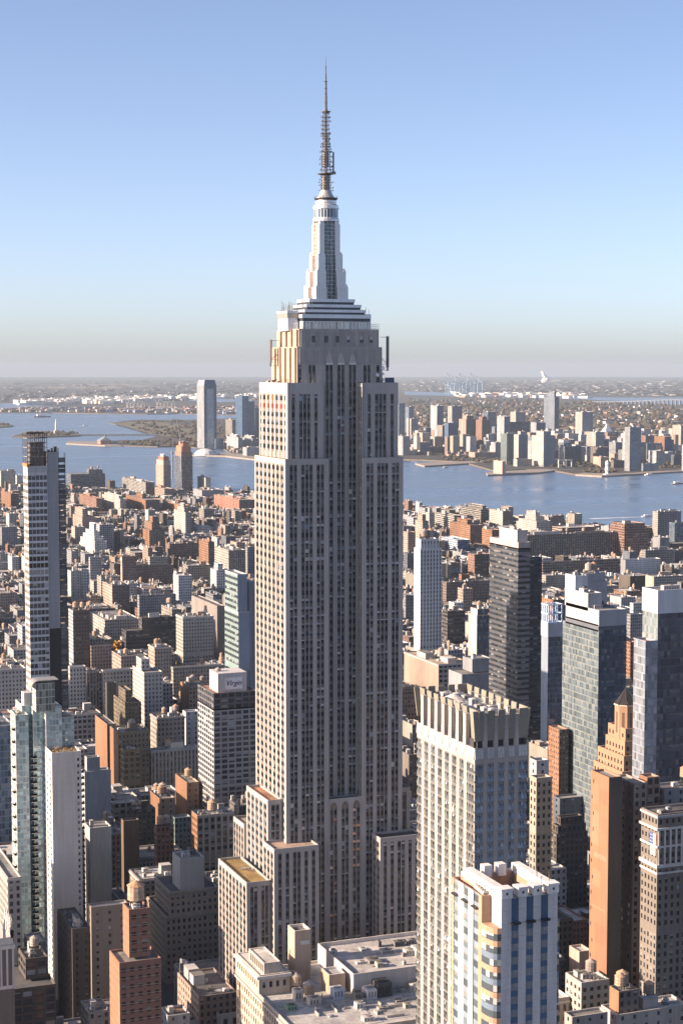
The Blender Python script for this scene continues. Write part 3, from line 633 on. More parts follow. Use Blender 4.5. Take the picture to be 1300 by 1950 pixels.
def B(t, xL, xC, xR, yT, z, col, k, label, name='building', cat='building', roof='m', lvl=1, real=0, vlow=None, tiers=(), e=None, n=None, vb=None, grp=None, span=None, band=None, glass=None, refl=None, crown=None, tanks=(), par=.9):  # some e and n colours hold painted sunlight and shade of that side
    """a block seen with roof corner (xC,yT) and side corners xL, xR in a zoomed tile of the photo; tiers = (fx0,fx1,fy0,fy1,dz) stacked on it"""
    ox, oy, s = TILE[t]; U = lambda q: ox + q / s
    x, y, w, d, z = spot(U(xL), U(xC), U(xR), oy + yT / s, z, None if vb is None else oy + vb / s)
    d = min(d, 220)
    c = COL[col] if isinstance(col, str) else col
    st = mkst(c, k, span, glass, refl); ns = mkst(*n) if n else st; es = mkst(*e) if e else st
    cx, cy = x + w / 2, y + d / 2; H_ = Hero(name, label, cat, cx, cy, grp); mb, rf = H_.part('wall'), H_.part('roof'); org = H_.org
    vl = oy + (vlow / s if vlow else 9999)
    zl = max(0, aty(U(xC), vl, y)[1]) if real and vlow else 0
    lv = [(x, x + w, y, y + d, 0, z)]
    for (a, b_, c_, d_, dz) in tiers:
        lv.append((x + w * a, x + w * b_, y + d * c_, y + d * d_, lv[-1][5] - .02 if len(lv) else 0, lv[-1][5] + dz))
    for i, (x0, x1, y0, y1, za, zb) in enumerate(lv):
        if real:
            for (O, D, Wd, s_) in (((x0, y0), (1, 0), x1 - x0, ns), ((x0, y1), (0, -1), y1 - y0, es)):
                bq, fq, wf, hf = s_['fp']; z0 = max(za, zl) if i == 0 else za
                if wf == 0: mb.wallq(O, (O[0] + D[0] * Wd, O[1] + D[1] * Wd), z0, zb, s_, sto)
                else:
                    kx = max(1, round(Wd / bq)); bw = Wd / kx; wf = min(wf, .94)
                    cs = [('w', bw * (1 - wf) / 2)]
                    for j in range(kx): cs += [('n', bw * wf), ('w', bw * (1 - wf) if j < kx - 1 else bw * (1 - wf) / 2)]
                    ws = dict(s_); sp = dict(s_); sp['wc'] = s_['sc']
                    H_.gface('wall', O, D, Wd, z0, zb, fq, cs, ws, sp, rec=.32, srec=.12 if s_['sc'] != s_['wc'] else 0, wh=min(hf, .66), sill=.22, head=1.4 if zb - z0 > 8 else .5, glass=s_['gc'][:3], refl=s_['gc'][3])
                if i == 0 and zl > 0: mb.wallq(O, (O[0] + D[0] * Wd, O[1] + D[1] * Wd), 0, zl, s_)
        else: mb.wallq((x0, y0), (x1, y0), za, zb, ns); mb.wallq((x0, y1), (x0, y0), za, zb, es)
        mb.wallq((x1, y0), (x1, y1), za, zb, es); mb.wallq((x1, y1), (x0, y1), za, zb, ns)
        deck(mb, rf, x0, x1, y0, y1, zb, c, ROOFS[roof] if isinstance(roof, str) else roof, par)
        if band:
            bs = sty(COL[band] if isinstance(band, str) else band); co = H_.part('cornice'); o = .45
            co.box(x0 - o, x1 + o, y0 - o, y1 + o, zb - 1.5, zb - .55, bs, sto, top=False, bottom=True)
            co.ring(x0 - o, x1 + o, y0 - o, y1 + o, zb - .55, o, .02, bs, sto)
    x0, x1, y0, y1, za, zb = lv[-1]
    if crown: crown(H_, lv)
    if lvl >= 0: junk(H_.root, org, x0 + .5, x1 - .5, y0 + .5, y1 - .5, zb - par, lvl, c)
    for (fx, fy, r) in tanks: tank(H_.root, org, x0 + (x1 - x0) * fx, y0 + (y1 - y0) * fy, zb - par, r, r * 1.6, r)
    H_.finish(); BL.append(dict(x=x, y=y, w=w, d=d, z=z, u0=U(xL), u1=U(xR), v=oy + yT / s, label=label))
    return H_

def boxes(*L):
    """crown: (fx0, fx1, fy0, fy1, z-offset, height, colour) blocks standing on the roof"""
    def f(H_, lv):
        x0, x1, y0, y1, za, zb = lv[-1]; w, d = x1 - x0, y1 - y0
        for a, b, c, e, dz, h, col in L:
            mb = H_.part('crown'); k = COL[col] if isinstance(col, str) else col
            X0, X1, Y0, Y1 = x0 + w * a, x0 + w * b, y0 + d * c, y0 + d * e
            for P, Q in (((X0, Y0), (X1, Y0)), ((X0, Y1), (X0, Y0)), ((X1, Y0), (X1, Y1)), ((X1, Y1), (X0, Y1))): mb.wallq(P, Q, zb + dz - .9, zb + dz + h, sty(k), sto)
            deck(mb, H_.part('roof'), X0, X1, Y0, Y1, zb + dz + h, k, ROOFS['m'], .8)
            if h > 6: unit(H_.root, H_.org, X0 + .2 * (X1 - X0), Y0 + .3 * (Y1 - Y0), zb + dz + h - .8, .3 * (X1 - X0), .2 * (Y1 - Y0), 2.2); unit(H_.root, H_.org, X0 + .6 * (X1 - X0), Y0 + .55 * (Y1 - Y0), zb + dz + h - .8, .25 * (X1 - X0), .25 * (Y1 - Y0), 2.8, (.12, .12, .13))
    return f
def frame_crown(H_, lv):
    x0, x1, y0, y1, za, zb = lv[-1]; mb = H_.part('crown'); mb.box(x0 - .3, x1 + .3, y0 - .3, y1 + .3, zb - .02, zb + 9, sty((.33, .36, .41)), pln)
    fr = H_.part('steel_frame'); c = sty((.45, .60, .78))
    for i in range(4):
        q = i / 3; x = x0 + .4 + (x1 - x0 - .8) * q
        for z in (zb + 9,):
            fr.bar((x, y0 + .4, z), (x, y0 + .4, z + 13), .5, c); fr.bar((x, y1 - .4, z), (x, y1 - .4, z + 13), .5, c)
    for k in range(3):
        z = zb + 9.5 + 6 * k
        for p, q in (((x0, y0), (x1, y0)), ((x0, y1), (x0, y0)), ((x1, y0), (x1, y1)), ((x1, y1), (x0, y1))): fr.bar((p[0] + .01, p[1], z), (q[0], q[1], z), .5, c)
    for i in range(1, 3): y = y0 + (y1 - y0) * i / 3; fr.bar((x0 + .4, y, zb + 9), (x0 + .4, y, zb + 22), .5, c)

def signbox(H_, lv):
    """the white box on the hotel roof with its dark script lettering"""
    x0, x1, y0, y1, za, zb = lv[-1]; X0, z0 = aty(415, 1325, y0 + 6); X1 = aty(470, 1325, y0 + 6)[0]; Y0 = y0 + 6; zt = aty(415, 1283, Y0)[1]
    mb = H_.part('sign_box'); c = sty((.50, .49, .49)); mb.box(X0, X1, Y0, Y0 + 17, zb - .9, zt, c, sto); ru = aty(428, 1300, Y0)[0]; rv = aty(461, 1300, Y0)[0]
    for z in (zb + 3, zb + 6, zb + 9): mb.box(X0 - .03, X1 + .03, Y0 - .03, Y0 + 17, z, z + .08, sty((.36, .36, .36)), pln)
    pn = H_.part('sign_panel'); pn.box(ru, rv, Y0 - .25, Y0 - .05, aty(430, 1313, Y0)[1], aty(430, 1291, Y0)[1], sty((.68, .69, .71)), pln)
    tank(H_.root, H_.org, X0 + 3, Y0 + 9, zt, 1.8, 1.2, .3)
    cu = bpy.data.curves.new('sign_lettering', 'FONT'); cu.body = 'Virgin'; cu.align_x = 'CENTER'; cu.align_y = 'CENTER'; cu.size = 4.3; cu.shear = .35; cu.extrude = .04; cu.offset = .05
    tmp = bpy.data.objects.new('sign_lettering', cu); C.objects.link(tmp); bpy.context.view_layer.update()
    me = bpy.data.meshes.new_from_object(tmp.evaluated_get(bpy.context.evaluated_depsgraph_get())); bpy.data.objects.remove(tmp)
    o = bpy.data.objects.new('sign_lettering', me); C.objects.link(o); o.parent = H_.root; me.materials.clear(); me.materials.append(INK)
    o.location = ((ru + rv) / 2 - H_.org[0], Y0 - .32 - H_.org[1], aty(440, 1301, Y0)[1]); o.rotation_euler = (math.pi / 2, 0, 0)
def belts(H_, lv):
    mb = H_.part('pale_band')
    for x0, x1, y0, y1, za, zb in lv:
        z = zb - 3.4
        while z > max(za, 20): mb.box(x0 - .04, x1 + .04, y0 - .04, y1 + .04, z, z + .3, sty((.27, .19, .155)), pln, top=False); z -= 3.3
def patches(H_, lv):
    """pale rendered squares and a few windows on the bare brick flank"""
    x0, x1, y0, y1, za, zb = lv[0]; mb = H_.part('render_patch'); d = y1 - y0
    for a, b, p, q, c in ((.08, .45, 4, 13, (.235, .13, .08)), (.5, .92, 6, 12, (.20, .105, .064)), (.1, .5, 16, 30, (.25, .145, .092)), (.56, .9, 17, 24, (.21, .112, .07)), (.2, .9, 33, 35, (.26, .16, .11)), (.15, .6, 40, 47, (.255, .145, .09)), (.1, .9, 55, 56, (.25, .15, .095)), (.3, .85, 62, 70, (.205, .106, .065))):
        mb.box(x0 - .02, x0 + .1, y0 + d * (1 - b), y0 + d * (1 - a), zb - q, zb - p, sty(c), sto)
    for i in range(14): yy, z = y0 + d * R.choice((.82, .9)), zb - 5 - i * 6.6; H_.pane(((x0 - .04, yy + .7, z), (x0 - .04, yy, z), (x0 - .04, yy, z + 1.6), (x0 - .04, yy + .7, z + 1.6)), (.03, .03, .035))
def hotel_top(H_, lv):
    x0, x1, y0, y1, za, zb = lv[0]; z1 = zb + 9.8; st = mkst((.10, .10, .11), 'x'); mb = H_.part('attic')
    mb.box(x0, x1, y0, y1, zb - .9, z1, st, fac, top=False); deck(mb, H_.part('roof'), x0, x1, y0, y1, z1, (.12, .12, .13), ROOFS['r'])
    signbox(H_, [(x0, x1, y0, y1, za, z1)])
INK = bpy.data.materials.new('sign_ink'); INK.use_nodes = True; INK.node_tree.nodes['Principled BSDF'].inputs['Base Color'].default_value = (.035, .035, .05, 1)
def arcade(H_, lv):
    """white terracotta bands, arcade and hung flag of the classical block"""
    x0, x1, y0, y1, za, zb = lv[0]; wt = sty((.50, .49, .47)); mb = H_.part('terracotta_band')
    for z, h, o in ((zb - 6.4, .9, .7), (zb - 13.5, .8, .35), (zb - 21.5, 1.3, .6), (zb - 24.2, .8, .3)): mb.box(x0 - o, x1 + o, y0 - o, y1 + o, z, z + h, wt, sto, bottom=True)
    for i in range(int((x1 - x0) / 2.6) + 1):
        x = x0 + .3 + i * 2.6
        if x + .8 < x1: mb.box(x, x + .75, y0 - .3, y0 + .1, zb - 21, zb - 6.4, wt, sto); mb.box(x - .2, x + .95, y0 - .36, y0 - .3, zb - 14, zb - 12.5, wt, sto)
    ya, yb = atx(1250, 1585, x0)[0] + .3, atx(1237, 1585, x0)[0]; zt, z0 = zb - 8, zb - 17; n = 9; f = H_.part('flag')
    for i in range(n):
        a, b = ya + (yb - ya) * i / n, ya + (yb - ya) * (i + 1) / n
        f.face([(x0 - .2, b, z0), (x0 - .2, a, z0), (x0 - .2, a, zt), (x0 - .2, b, zt)], pln, sty((.52, .52, .52) if i % 2 else (.30, .06, .07)))
    f.box(x0 - .3, x0 - .22, ya + (yb - ya) * .45, yb, zt - 4.6, zt, sty((.05, .09, .26)), pln)
    for i in range(3):
        for j in range(3): yy = ya + (yb - ya) * (.53 + .16 * i); f.box(x0 - .36, x0 - .3, yy - .14, yy + .14, zt - 1.1 - 1.3 * j, zt - .8 - 1.3 * j, sty((.6, .6, .6)), pln)
# ------------------------------------------------------------------ buildings read off the photograph, near to far
# --- bottom left
B('C', -120, -60, 278, 884, 45, 'dkbrown', 'x', 'dark brown loft building with tall paired windows in the bottom left corner', real=1, roof='d', lvl=2, tiers=[(.62, .95, .3, .8, 9)], span='dkbrown', vlow=1060)
B('C', 285, 358, 450, 570, 50, 'dkbrown', 'n', 'dark brown party-wall building with a sunken machine roof, left of the red brick tower', real=1, roof='d', lvl=2, vlow=980)
B('C', 440, 452, 635, 462, 60, (.20, .17, .145), 'n', 'drab grey-brown slab building rising behind the sunken machine roof', real=1, roof='l', lvl=1, vlow=900)
B('C', 543, 592, 798, 738, 75, 'red', 'w', 'red brick apartment tower with pale window bands and a water tank on top', real=1, roof='m', lvl=1, vlow=1060, tiers=[(.3, .8, .25, .85, 19)], tanks=[(.5, .5, 3.4)], e=('orange', 'b'), crown=belts)  # east flank painted orange for the sun on the red brick
B('C', 730, 822, 1080, 508, 34, (.32, .265, .215), 'p', 'tan brick building with a setback and a white penthouse, left of the skyscraper foot', real=1, roof='d', lvl=0, vlow=880, tiers=[(.08, 1, .0, .8, 12)], crown=boxes((.25, .75, .1, .6, 0, 15, 'cream')), band=(.26, .24, .21))
B('C', 640, 690, 880, 325, 42, 'tan', 'p', 'stone corner building with a rounded bracketed cornice behind the tan setback building', roof='l', lvl=1, band='cream')
B('C', -60, 40, 74, 318, 75, 'beige', 'p', 'ornate beige masonry building at the left edge beside the teal glass tower', lvl=1, band='cream')
B('C', 120, 150, 232, 640, 38, 'pale', 'n', 'low pale-roofed building beside the white gothic pinnacles', roof='l', lvl=1)
B('C', 400, 440, 545, 985, 34, 'tan', 'p', 'low building with a rusty pale roof left of the red brick tower', roof='t', lvl=1)
B('C', 796, 830, 940, 1000, 28, 'pale', 'n', 'low building with a brown and grey roof right of the red brick tower', roof='r', lvl=1)
B('C', 880, 985, 1172, 905, 30, (.17, .13, .11), 'p', 'dark-roofed brown building below the gold-roofed setback', roof='d', lvl=1, e=('pink', 'p'))
B('B', -90, -14, 70, 345, 112, 'steel', 'g', 'blue-grey gridded glass block at the left edge behind the teal glass tower', roof='m', lvl=1, glass=(.14, .19, .25), refl=.2)
# --- left middle ground, front to back
B('B', 945, 977, 1160, 788, 60, 'beige', 'l', 'pale loft building with pointed stone piers and a water tank, left of the skyscraper', real=1, vlow=1010, roof='m', lvl=1, tanks=[(.45, .3, 2.6)], e=('orange', 'p'), span=(.2, .19, .18))  # orange east side is low sunlight put into the wall colour
B('A', 980, 1058, 1270, 912, 95, (.30, .305, .32), 'x', 'dark grey gridded hotel tower with a white rooftop sign box', real=1, vlow=1300, roof='r', lvl=-1, crown=hotel_top)
B('B', 405, 420, 550, 572, 72, 'pale', 'b', 'blank pale concrete building right of the white slab tower', roof='m', lvl=1, tiers=[(.1, .6, .1, .8, 8)])
B('B', 420, 445, 552, 850, 60, 'cream', 'b', 'stepped cream blank-walled building beside the balconies of the white slab', roof='m', lvl=0)
B('B', 472, 531, 545, 336, 62, 'brown', 'n', 'narrow brown building with one column of small windows', roof='d', lvl=0, e=('orange', 'b'))  # brown flank with its sunlight painted in as orange
B('B', 545, 585, 740, 376, 62, (.17, .145, .12), 'p', 'brown building with a parapet garden behind the yellow-brown wing', roof='d', lvl=2, real=1, vlow=640, e=('orange', 'b'))  # brown wall again; the orange flank is painted sunlight
B('B', 570, 612, 696, 462, 52, (.15, .125, .088), 'l', 'yellow-brown windowed wing with a white roof shed', roof='l', lvl=1, real=1, vlow=640)
B('B', 745, 778, 915, 305, 58, (.30, .265, .235), 'p', 'grey stone building with dark rooftop sheds left of the gridded hotel', roof='d', lvl=2, band='grey')
B('B', 905, 920, 985, 275, 56, 'white', 'n', 'white-walled corner block against the gridded hotel', roof='m', lvl=0)
B('B', 733, 750, 985, 467, 48, (.33, .315, .31), 's', 'grey-white pilastered loft building with a flat cluttered roof', roof='m', lvl=2, real=1, vlow=650, band='pale', span=(.12, .12, .13))
B('B', 550, 562, 655, 728, 42, 'beige', 'l', 'low loft building with twin white flat roofs in the shade', roof='l', lvl=1)
B('B', 868, 925, 985, 625, 45, (.30, .2, .14), 'n', 'small brick building with a lit side wall and rooftop tank beside the hotel', roof='m', lvl=0, tanks=[(.6, .5, 2.3)], e=('orange', 'b'))  # orange puts the sun on the side wall into its colour
B('B', 740, 790, 865, 705, 42, (.3, .22, .17), 'n', 'small tan brick building with two brown water tanks', roof='m', lvl=1, tanks=[(.35, .4, 2.2), (.62, .6, 2.4)], e=('orange', 'b'))
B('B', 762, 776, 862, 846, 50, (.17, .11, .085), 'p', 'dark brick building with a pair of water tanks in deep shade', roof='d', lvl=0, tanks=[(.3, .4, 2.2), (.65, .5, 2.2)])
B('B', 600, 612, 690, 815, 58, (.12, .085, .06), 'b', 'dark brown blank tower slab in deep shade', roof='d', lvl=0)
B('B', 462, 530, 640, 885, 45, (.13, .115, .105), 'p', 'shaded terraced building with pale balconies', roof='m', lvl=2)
B('B', 640, 660, 770, 760, 40, 'dkbrown', 'p', 'low dark roof building between the brick tank houses', roof='d', lvl=1)
B('B', 680, 700, 760, 690, 36, 'slate', 'p', 'low slate roof building beside the tan tank house', roof='m', lvl=1)
B('B', 850, 865, 945, 800, 36, 'green', 'p', 'low greenish mansard building behind the pale loft', roof='m', lvl=1)
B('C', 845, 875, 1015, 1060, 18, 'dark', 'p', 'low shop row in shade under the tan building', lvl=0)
B('A', -60, -10, 130, 716, 62, (.40, .39, .385), 'p', 'white masonry office block with a planted roof at the left edge', real=1, vlow=960, roof='d', lvl=2, band='pale')
B('A', 340, 347, 426, 702, 60, (.42, .41, .40), 'p', 'white masonry office block right of the unfinished slim tower', real=1, vlow=950, roof='d', lvl=1, band='pale')
B('A', 424, 430, 492, 724, 56, (.20, .18, .165), 's', 'narrow dark building with columns between two pale office blocks', roof='d', lvl=1, band='tan')
B('A', 502, 511, 660, 720, 56, (.34, .32, .30), 'p', 'wide grey-beige office block with a roof-edge cornice', real=1, vlow=900, roof='m', lvl=2, band='pale')
B('A', 526, 530, 578, 782, 50, 'dark', 'b', 'tall dark windowless slab in front of the grey-beige block', roof='d', lvl=0)
B('A', 658, 714, 805, 730, 64, 'cream', 'p', 'light stone loft tower with a pale chimney bulkhead', real=1, vlow=960, roof='m', lvl=1, tiers=[(.05, .5, .3, .75, 9)])
B('A', 800, 806, 856, 785, 48, (.42, .41, .4), 'p', 'small white corner building with arched windows', roof='m', lvl=0)
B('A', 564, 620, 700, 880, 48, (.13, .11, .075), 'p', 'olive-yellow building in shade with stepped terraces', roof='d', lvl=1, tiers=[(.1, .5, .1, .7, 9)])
B('A', 735, 766, 850, 606, 52, 'tan', 'p', 'tan brick loft with an ornate top floor and tank', roof='m', lvl=1, band='cream', tanks=[(.3, .5, 2.4), (.5, .6, 2.2)], e=('pink', 'p'))
B('A', 893, 937, 1052, 800, 48, (.26, .19, .15), 'p', 'reddish brick building with a cluttered roof and tanks', roof='m', lvl=2, tanks=[(.25, .3, 2.3), (.8, .6, 2)], e=('orange', 'b'))
B('A', 848, 858, 1110, 706, 46, (.33, .30, .26), 'p', 'long low stone building with a copper-edged roof', roof='m', lvl=2, band='green')
B('A', 446, 452, 552, 600, 40, 'pink', 'p', 'low pink-beige building beside the orange autumn trees', roof='m', lvl=1)
B('A', 555, 600, 735, 650, 38, (.3, .26, .23), 'p', 'low roof-garden building with dark tanks, centre left', roof='d', lvl=2)
B('A', 340, 362, 442, 424, 74, (.12, .09, .08), 'p', 'dark brown tower with pale edge piers', real=1, vlow=660, roof='m', lvl=2, e=('pale', 'p'))
B('A', 603, 624, 868, 524, 38, (.15, .12, .10), 'r', 'long brown terraced building with a planted roof edge', roof='d', lvl=1, tiers=[(.33, 1, .1, .9, 12)], span=(.05, .05, .05))
B('A', 872, 906, 1057, 456, 60, 'beige', 'p', 'grand beige stone hotel block with a dark arched centre', real=1, vlow=650, roof='m', lvl=2, band='cream')
B('A', 800, 852, 900, 418, 57, 'tan', 'p', 'long tan wing behind the grand beige block', roof='m', lvl=2)
B('A', 950, 1075, 1112, 400, 60, (.20, .185, .18), 'b', 'blank grey-brown slab wall left of the pale framed tower', roof='d', lvl=1)
B('A', 1112, 1180, 1240, 432, 148, 'pale', 'r', 'pale framed hotel tower with open terraces near the skyscraper', real=1, vlow=720, lvl=-1, roof='m', n=('steel', 'b'), span=(.16, .24, .24), tiers=[(0, .8, .05, .95, 24)], refl=.3)
B('A', 1225, 1232, 1330, 282, 165, (.30, .33, .38), 'b', 'blue-grey slab fin rising beside the pale framed tower', roof='m', lvl=0)
# --- left, further back
B('A', 336, 352, 400, 228, 50, 'cream', 'n', 'cream slab building right of the unfinished slim tower', roof='m', lvl=1)
B('A', 398, 404, 440, 218, 52, 'white', 'p', 'white apartment block beside the cream slab', roof='l', lvl=1)
B('A', 440, 447, 505, 160, 46, 'pale', 'p', 'bluish white block with a rooftop box', roof='m', lvl=1)
B('A', 508, 556, 640, 300, 42, 'brown', 'p', 'brown brick block with a white chimney stack', roof='m', lvl=2, e=('pink', 'p'))
B('A', 598, 606, 860, 205, 38, (.17, .13, .115), 'p', 'long dark brick apartment row', roof='m', lvl=2, tiers=[(.0, .28, .1, .9, 13), ], e=('pink', 'b'))
B('A', 734, 742, 832, 158, 36, 'beige', 'p', 'beige apartment block with a cornice behind the dark brick row', roof='m', lvl=1)
B('A', 680, 690, 872, 348, 36, 'grey', 'p', 'long grey loft block', roof='m', lvl=2)
B('A', 445, 520, 690, 470, 34, (.38, .36, .34), 'p', 'wide pale low block with two tanks on its roof', roof='m', lvl=2, tanks=[(.7, .5, 2.2)])
B('A', 858, 884, 950, 250, 44, 'white', 'p', 'white mid-rise block right of the dark brick row', roof='l', lvl=1)
B('A', 905, 930, 1045, 200, 36, 'tan', 'p', 'tan mid-rise block left of the white gabled house', roof='l', lvl=1)
B('A', 1042, 1072, 1135, 224, 40, 'white', 'p', 'white house-like block with a stair tower', roof='l', lvl=1, tiers=[(.2, .6, .2, .8, 8)])
B('A', 985, 1032, 1062, 82, 54, 'orange', 'p', 'orange brick slab with a lit flank', roof='m', lvl=1, n=('brown', 'p'))
B('A', 1062, 1132, 1215, 125, 58, 'beige', 'p', 'beige ribbed apartment slab beside the skyscraper', roof='m', lvl=1, n=('tan', 's'))
B('A', 1214, 1225, 1280, 108, 54, 'grey', 'p', 'grey apartment tower touching the skyscraper edge', roof='m', lvl=1)
B('A', 820, 840, 985, 92, 34, (.19, .14, .12), 'p', 'dark red-brown long block behind the orange slab', roof='m', lvl=1)
B('N', 708, 740, 818, 805, 46, 'brown', 'p', 'stepped brick tower with lit orange flank', roof='m', lvl=0, tiers=[(.2, .7, .1, .9, 12), (.3, .6, .2, .7, 9)], e=('orange', 'p'))  # lit flank: the sun is painted into the brown brick as orange
B('N', 465, 500, 566, 778, 52, 'pale', 'w', 'pale slab tower with a shaded ribbed face', roof='m', lvl=1)
B('N', 400, 470, 530, 862, 30, 'white', 'p', 'white stepped ziggurat building', roof='l', lvl=0, tiers=[(.1, .85, .1, .9, 7), (.2, .65, .2, .8, 7), (.3, .5, .3, .6, 12)])
B('N', 355, 372, 420, 790, 36, 'beige', 'p', 'beige block below the waterfront offices', roof='m', lvl=1)
B('N', 362, 408, 470, 740, 42, 'pink', 'p', 'pink-beige apartment towers below the waterfront offices', roof='m', lvl=1, tiers=[(.1, .4, .1, .9, 14)])
B('N', 862, 918, 948, 716, 48, 'cream', 'p', 'cream terraced apartment block', roof='m', lvl=0, tiers=[(.2, .8, .2, .8, 7), (.3, .6, .3, .6, 7)], n=('grey', 'p'))
B('N', -5, 10, 85, 790, 40, 'grey', 'p', 'grey slab block at the left edge', roof='m', lvl=1)
B('N', 6, 55, 96, 625, 42, 'orange', 'p', 'orange-lit brick block at the left edge near the river', roof='m', lvl=1, n=('dkbrown', 'p'))  # one brick: sunlight painted in as orange, shaded front as dark brown
B('N', 330, 352, 522, 528, 46, (.40, .36, .33), 'r', 'long grey banded office slab by the left riverside', roof='m', lvl=2, tiers=[(.55, .95, .2, .8, 10)], span=(.12, .14, .18))
B('N', 534, 722, 765, 568, 40, 'beige', 'x', 'wide gridded office block by the riverside', roof='d', lvl=2, n=('slate', 'p'))
B('N', 392, 478, 506, 648, 34, 'brick', 'p', 'wedge-shaped brick warehouse in half shade', roof='r', lvl=0)
B('N', 506, 596, 624, 650, 36, 'cream', 'w', 'cream warehouse with a stepped pale top', roof='m', lvl=1, tiers=[(.1, .7, .1, .9, 5)])
B('N', 624, 722, 792, 655, 34, 'orange', 'p', 'orange brick warehouse with a brown penthouse', roof='m', lvl=0, tiers=[(.2, .5, .3, .6, 9)], n=('brown', 'p'))
B('N', 755, 815, 856, 600, 30, 'pink', 'l', 'low stepped base block of the unfinished tower', roof='m', lvl=0)
B('N', 772, 810, 846, 484, 62, 'pink', 'w', 'unfinished stepped tower with a red scaffold top', roof='r', lvl=-1, crown=boxes((.05, .95, .05, .95, 0, 12, 'pink'), (.12, .9, .12, .8, 12, 9, (.36, .12, .09)), (.2, .5, .2, .6, 21, 6, (.45, .40, .38))))
B('N', 864, 900, 954, 440, 96, (.24, .15, .12), 'g', 'taller unfinished tower wrapped in orange netting with cranes', roof='r', lvl=-1, crown=boxes((.04, .98, .03, .97, 0, 10, (.24, .15, .12)), (.10, .9, .08, .9, 10, 14, (.36, .17, .09)), (.2, .75, .15, .7, 24, 10, (.40, .18, .12))), glass=(.10, .10, .12), refl=.2, e=('slate', 'x'))
B('N', 978, 1018, 1044, 545, 46, 'cream', 'b', 'small cream cube tower by the river', roof='m', lvl=0)
B('N', 956, 1000, 1110, 608, 30, 'pale', 'p', 'pale waterfront flats below the cream cube', roof='m', lvl=1)
B('N', 806, 905, 940, 682, 26, 'orange', 'n', 'low orange brick warehouse left of the green roof', roof='l', lvl=0)
B('N', 1060, 1184, 1262, 655, 34, (.34, .15, .11), 'p', 'red brick warehouse with a green copper roof', roof='g', lvl=1, n=('brown', 'p'))
B('N', 985, 1010, 1062, 700, 32, 'tan', 'p', 'tan flats in front of the pale waterfront', roof='m', lvl=1)
B('N', 950, 975, 1050, 790, 20, 'white', 'p', 'low white-roofed block below the tan flats', roof='l', lvl=0)
B('L', -20, 10, 130, 160, 50, 'cream', 'p', 'pale office block on the far left river edge', roof='m', lvl=1)
B('L', 130, 140, 190, 195, 40, 'white', 'p', 'white box block on the left river edge', roof='l', lvl=0)
# --- right, front to back
B('F', 968, 1010, 1100, 800, 62, 'brown', 'p', 'brown brick building with tanks in the bottom right', roof='m', lvl=2, tanks=[(.3, .5, 2.2), (.5, .7, 2.4)], e=('orange', 'b'))  # sunlit left wall of the brown brick, its light painted as orange
B('F', 1036, 1190, 1500, 660, 62, 'beige', 'p', 'broad building with a flat cream roof at the right edge', roof='t', lvl=1, e=('orange', 'n'))  # sun on the east wall is put into its colour as orange
B('F', 1100, 1150, 1420, 775, 56, 'tan', 'p', 'low tan building below the flat cream roof', roof='t', lvl=2)
B('F', 770, 842, 968, 760, 58, 'beige', 'w', 'beige loft pair with shaded windows right of the striped tower', roof='l', lvl=2, real=1, vlow=940)
B('F', 787, 832, 880, 620, 52, 'pink', 'b', 'pink-lit rooftop house block right of the striped tower', roof='l', lvl=0)
B('F', 930, 1000, 1320, 905, 54, (.36, .33, .3), 'n', 'wide cluttered roof at the bottom right corner', roof='l', lvl=2)
B('F', 770, 800, 960, 915, 56, (.3, .28, .26), 'n', 'grey roof with pipes along the bottom edge', roof='m', lvl=2)
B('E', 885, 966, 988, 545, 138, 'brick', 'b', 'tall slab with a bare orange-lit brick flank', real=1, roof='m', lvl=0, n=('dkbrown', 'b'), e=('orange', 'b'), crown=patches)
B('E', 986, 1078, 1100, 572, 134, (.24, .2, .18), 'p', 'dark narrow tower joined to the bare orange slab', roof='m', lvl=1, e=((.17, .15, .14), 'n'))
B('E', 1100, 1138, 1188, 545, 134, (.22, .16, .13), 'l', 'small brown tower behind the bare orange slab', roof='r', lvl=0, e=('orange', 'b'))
B('E', 1112, 1186, 1460, 712, 126, (.15, .135, .12), 'p', 'classical dark stone block with white arcaded top floors and a hung flag', real=1, vlow=1250, roof='d', lvl=1, band='pale', crown=arcade)
B('E', 1150, 1215, 1460, 600, 128, 'grey', 'n', 'dark roof with green sheds behind the classical stone block', roof='d', lvl=2)
#B('E', 893, 930, 1104, 470, 128, 'brick', 'p', 'stepped brick base of the pyramid-topped tower', roof='t', lvl=0, real=0)
B('E', 694, 742, 762, 330, 98, 'orange', 'd', 'thin orange-lit brick house between the glass towers', roof='m', lvl=0, n=('dkbrown', 'd'))  # sunlit side coloured orange, shaded front dark brown, on the same brick
B('E', 612, 640, 668, 470, 132, 'pale', 'n', 'pale slim tower just behind the fin-crowned tower', roof='d', lvl=0)
B('E', 612, 640, 710, 548, 126, (.27, .24, .2), 'p', 'tan apartment tower with a brown window stripe behind the fin-crowned tower', real=1, roof='m', lvl=1, vlow=800)
B('E', 712, 730, 870, 800, 70, 'dkbrown', 'p', 'mansard-roofed old brown hotel in shade', roof='d', lvl=1, tiers=[(.05, .95, .05, .95, 4), (.15, .85, .15, .85, 4)])
B('E', 715, 745, 900, 640, 62, 'slate', 'n', 'shaded low roofs behind the mansard hotel', roof='m', lvl=2)
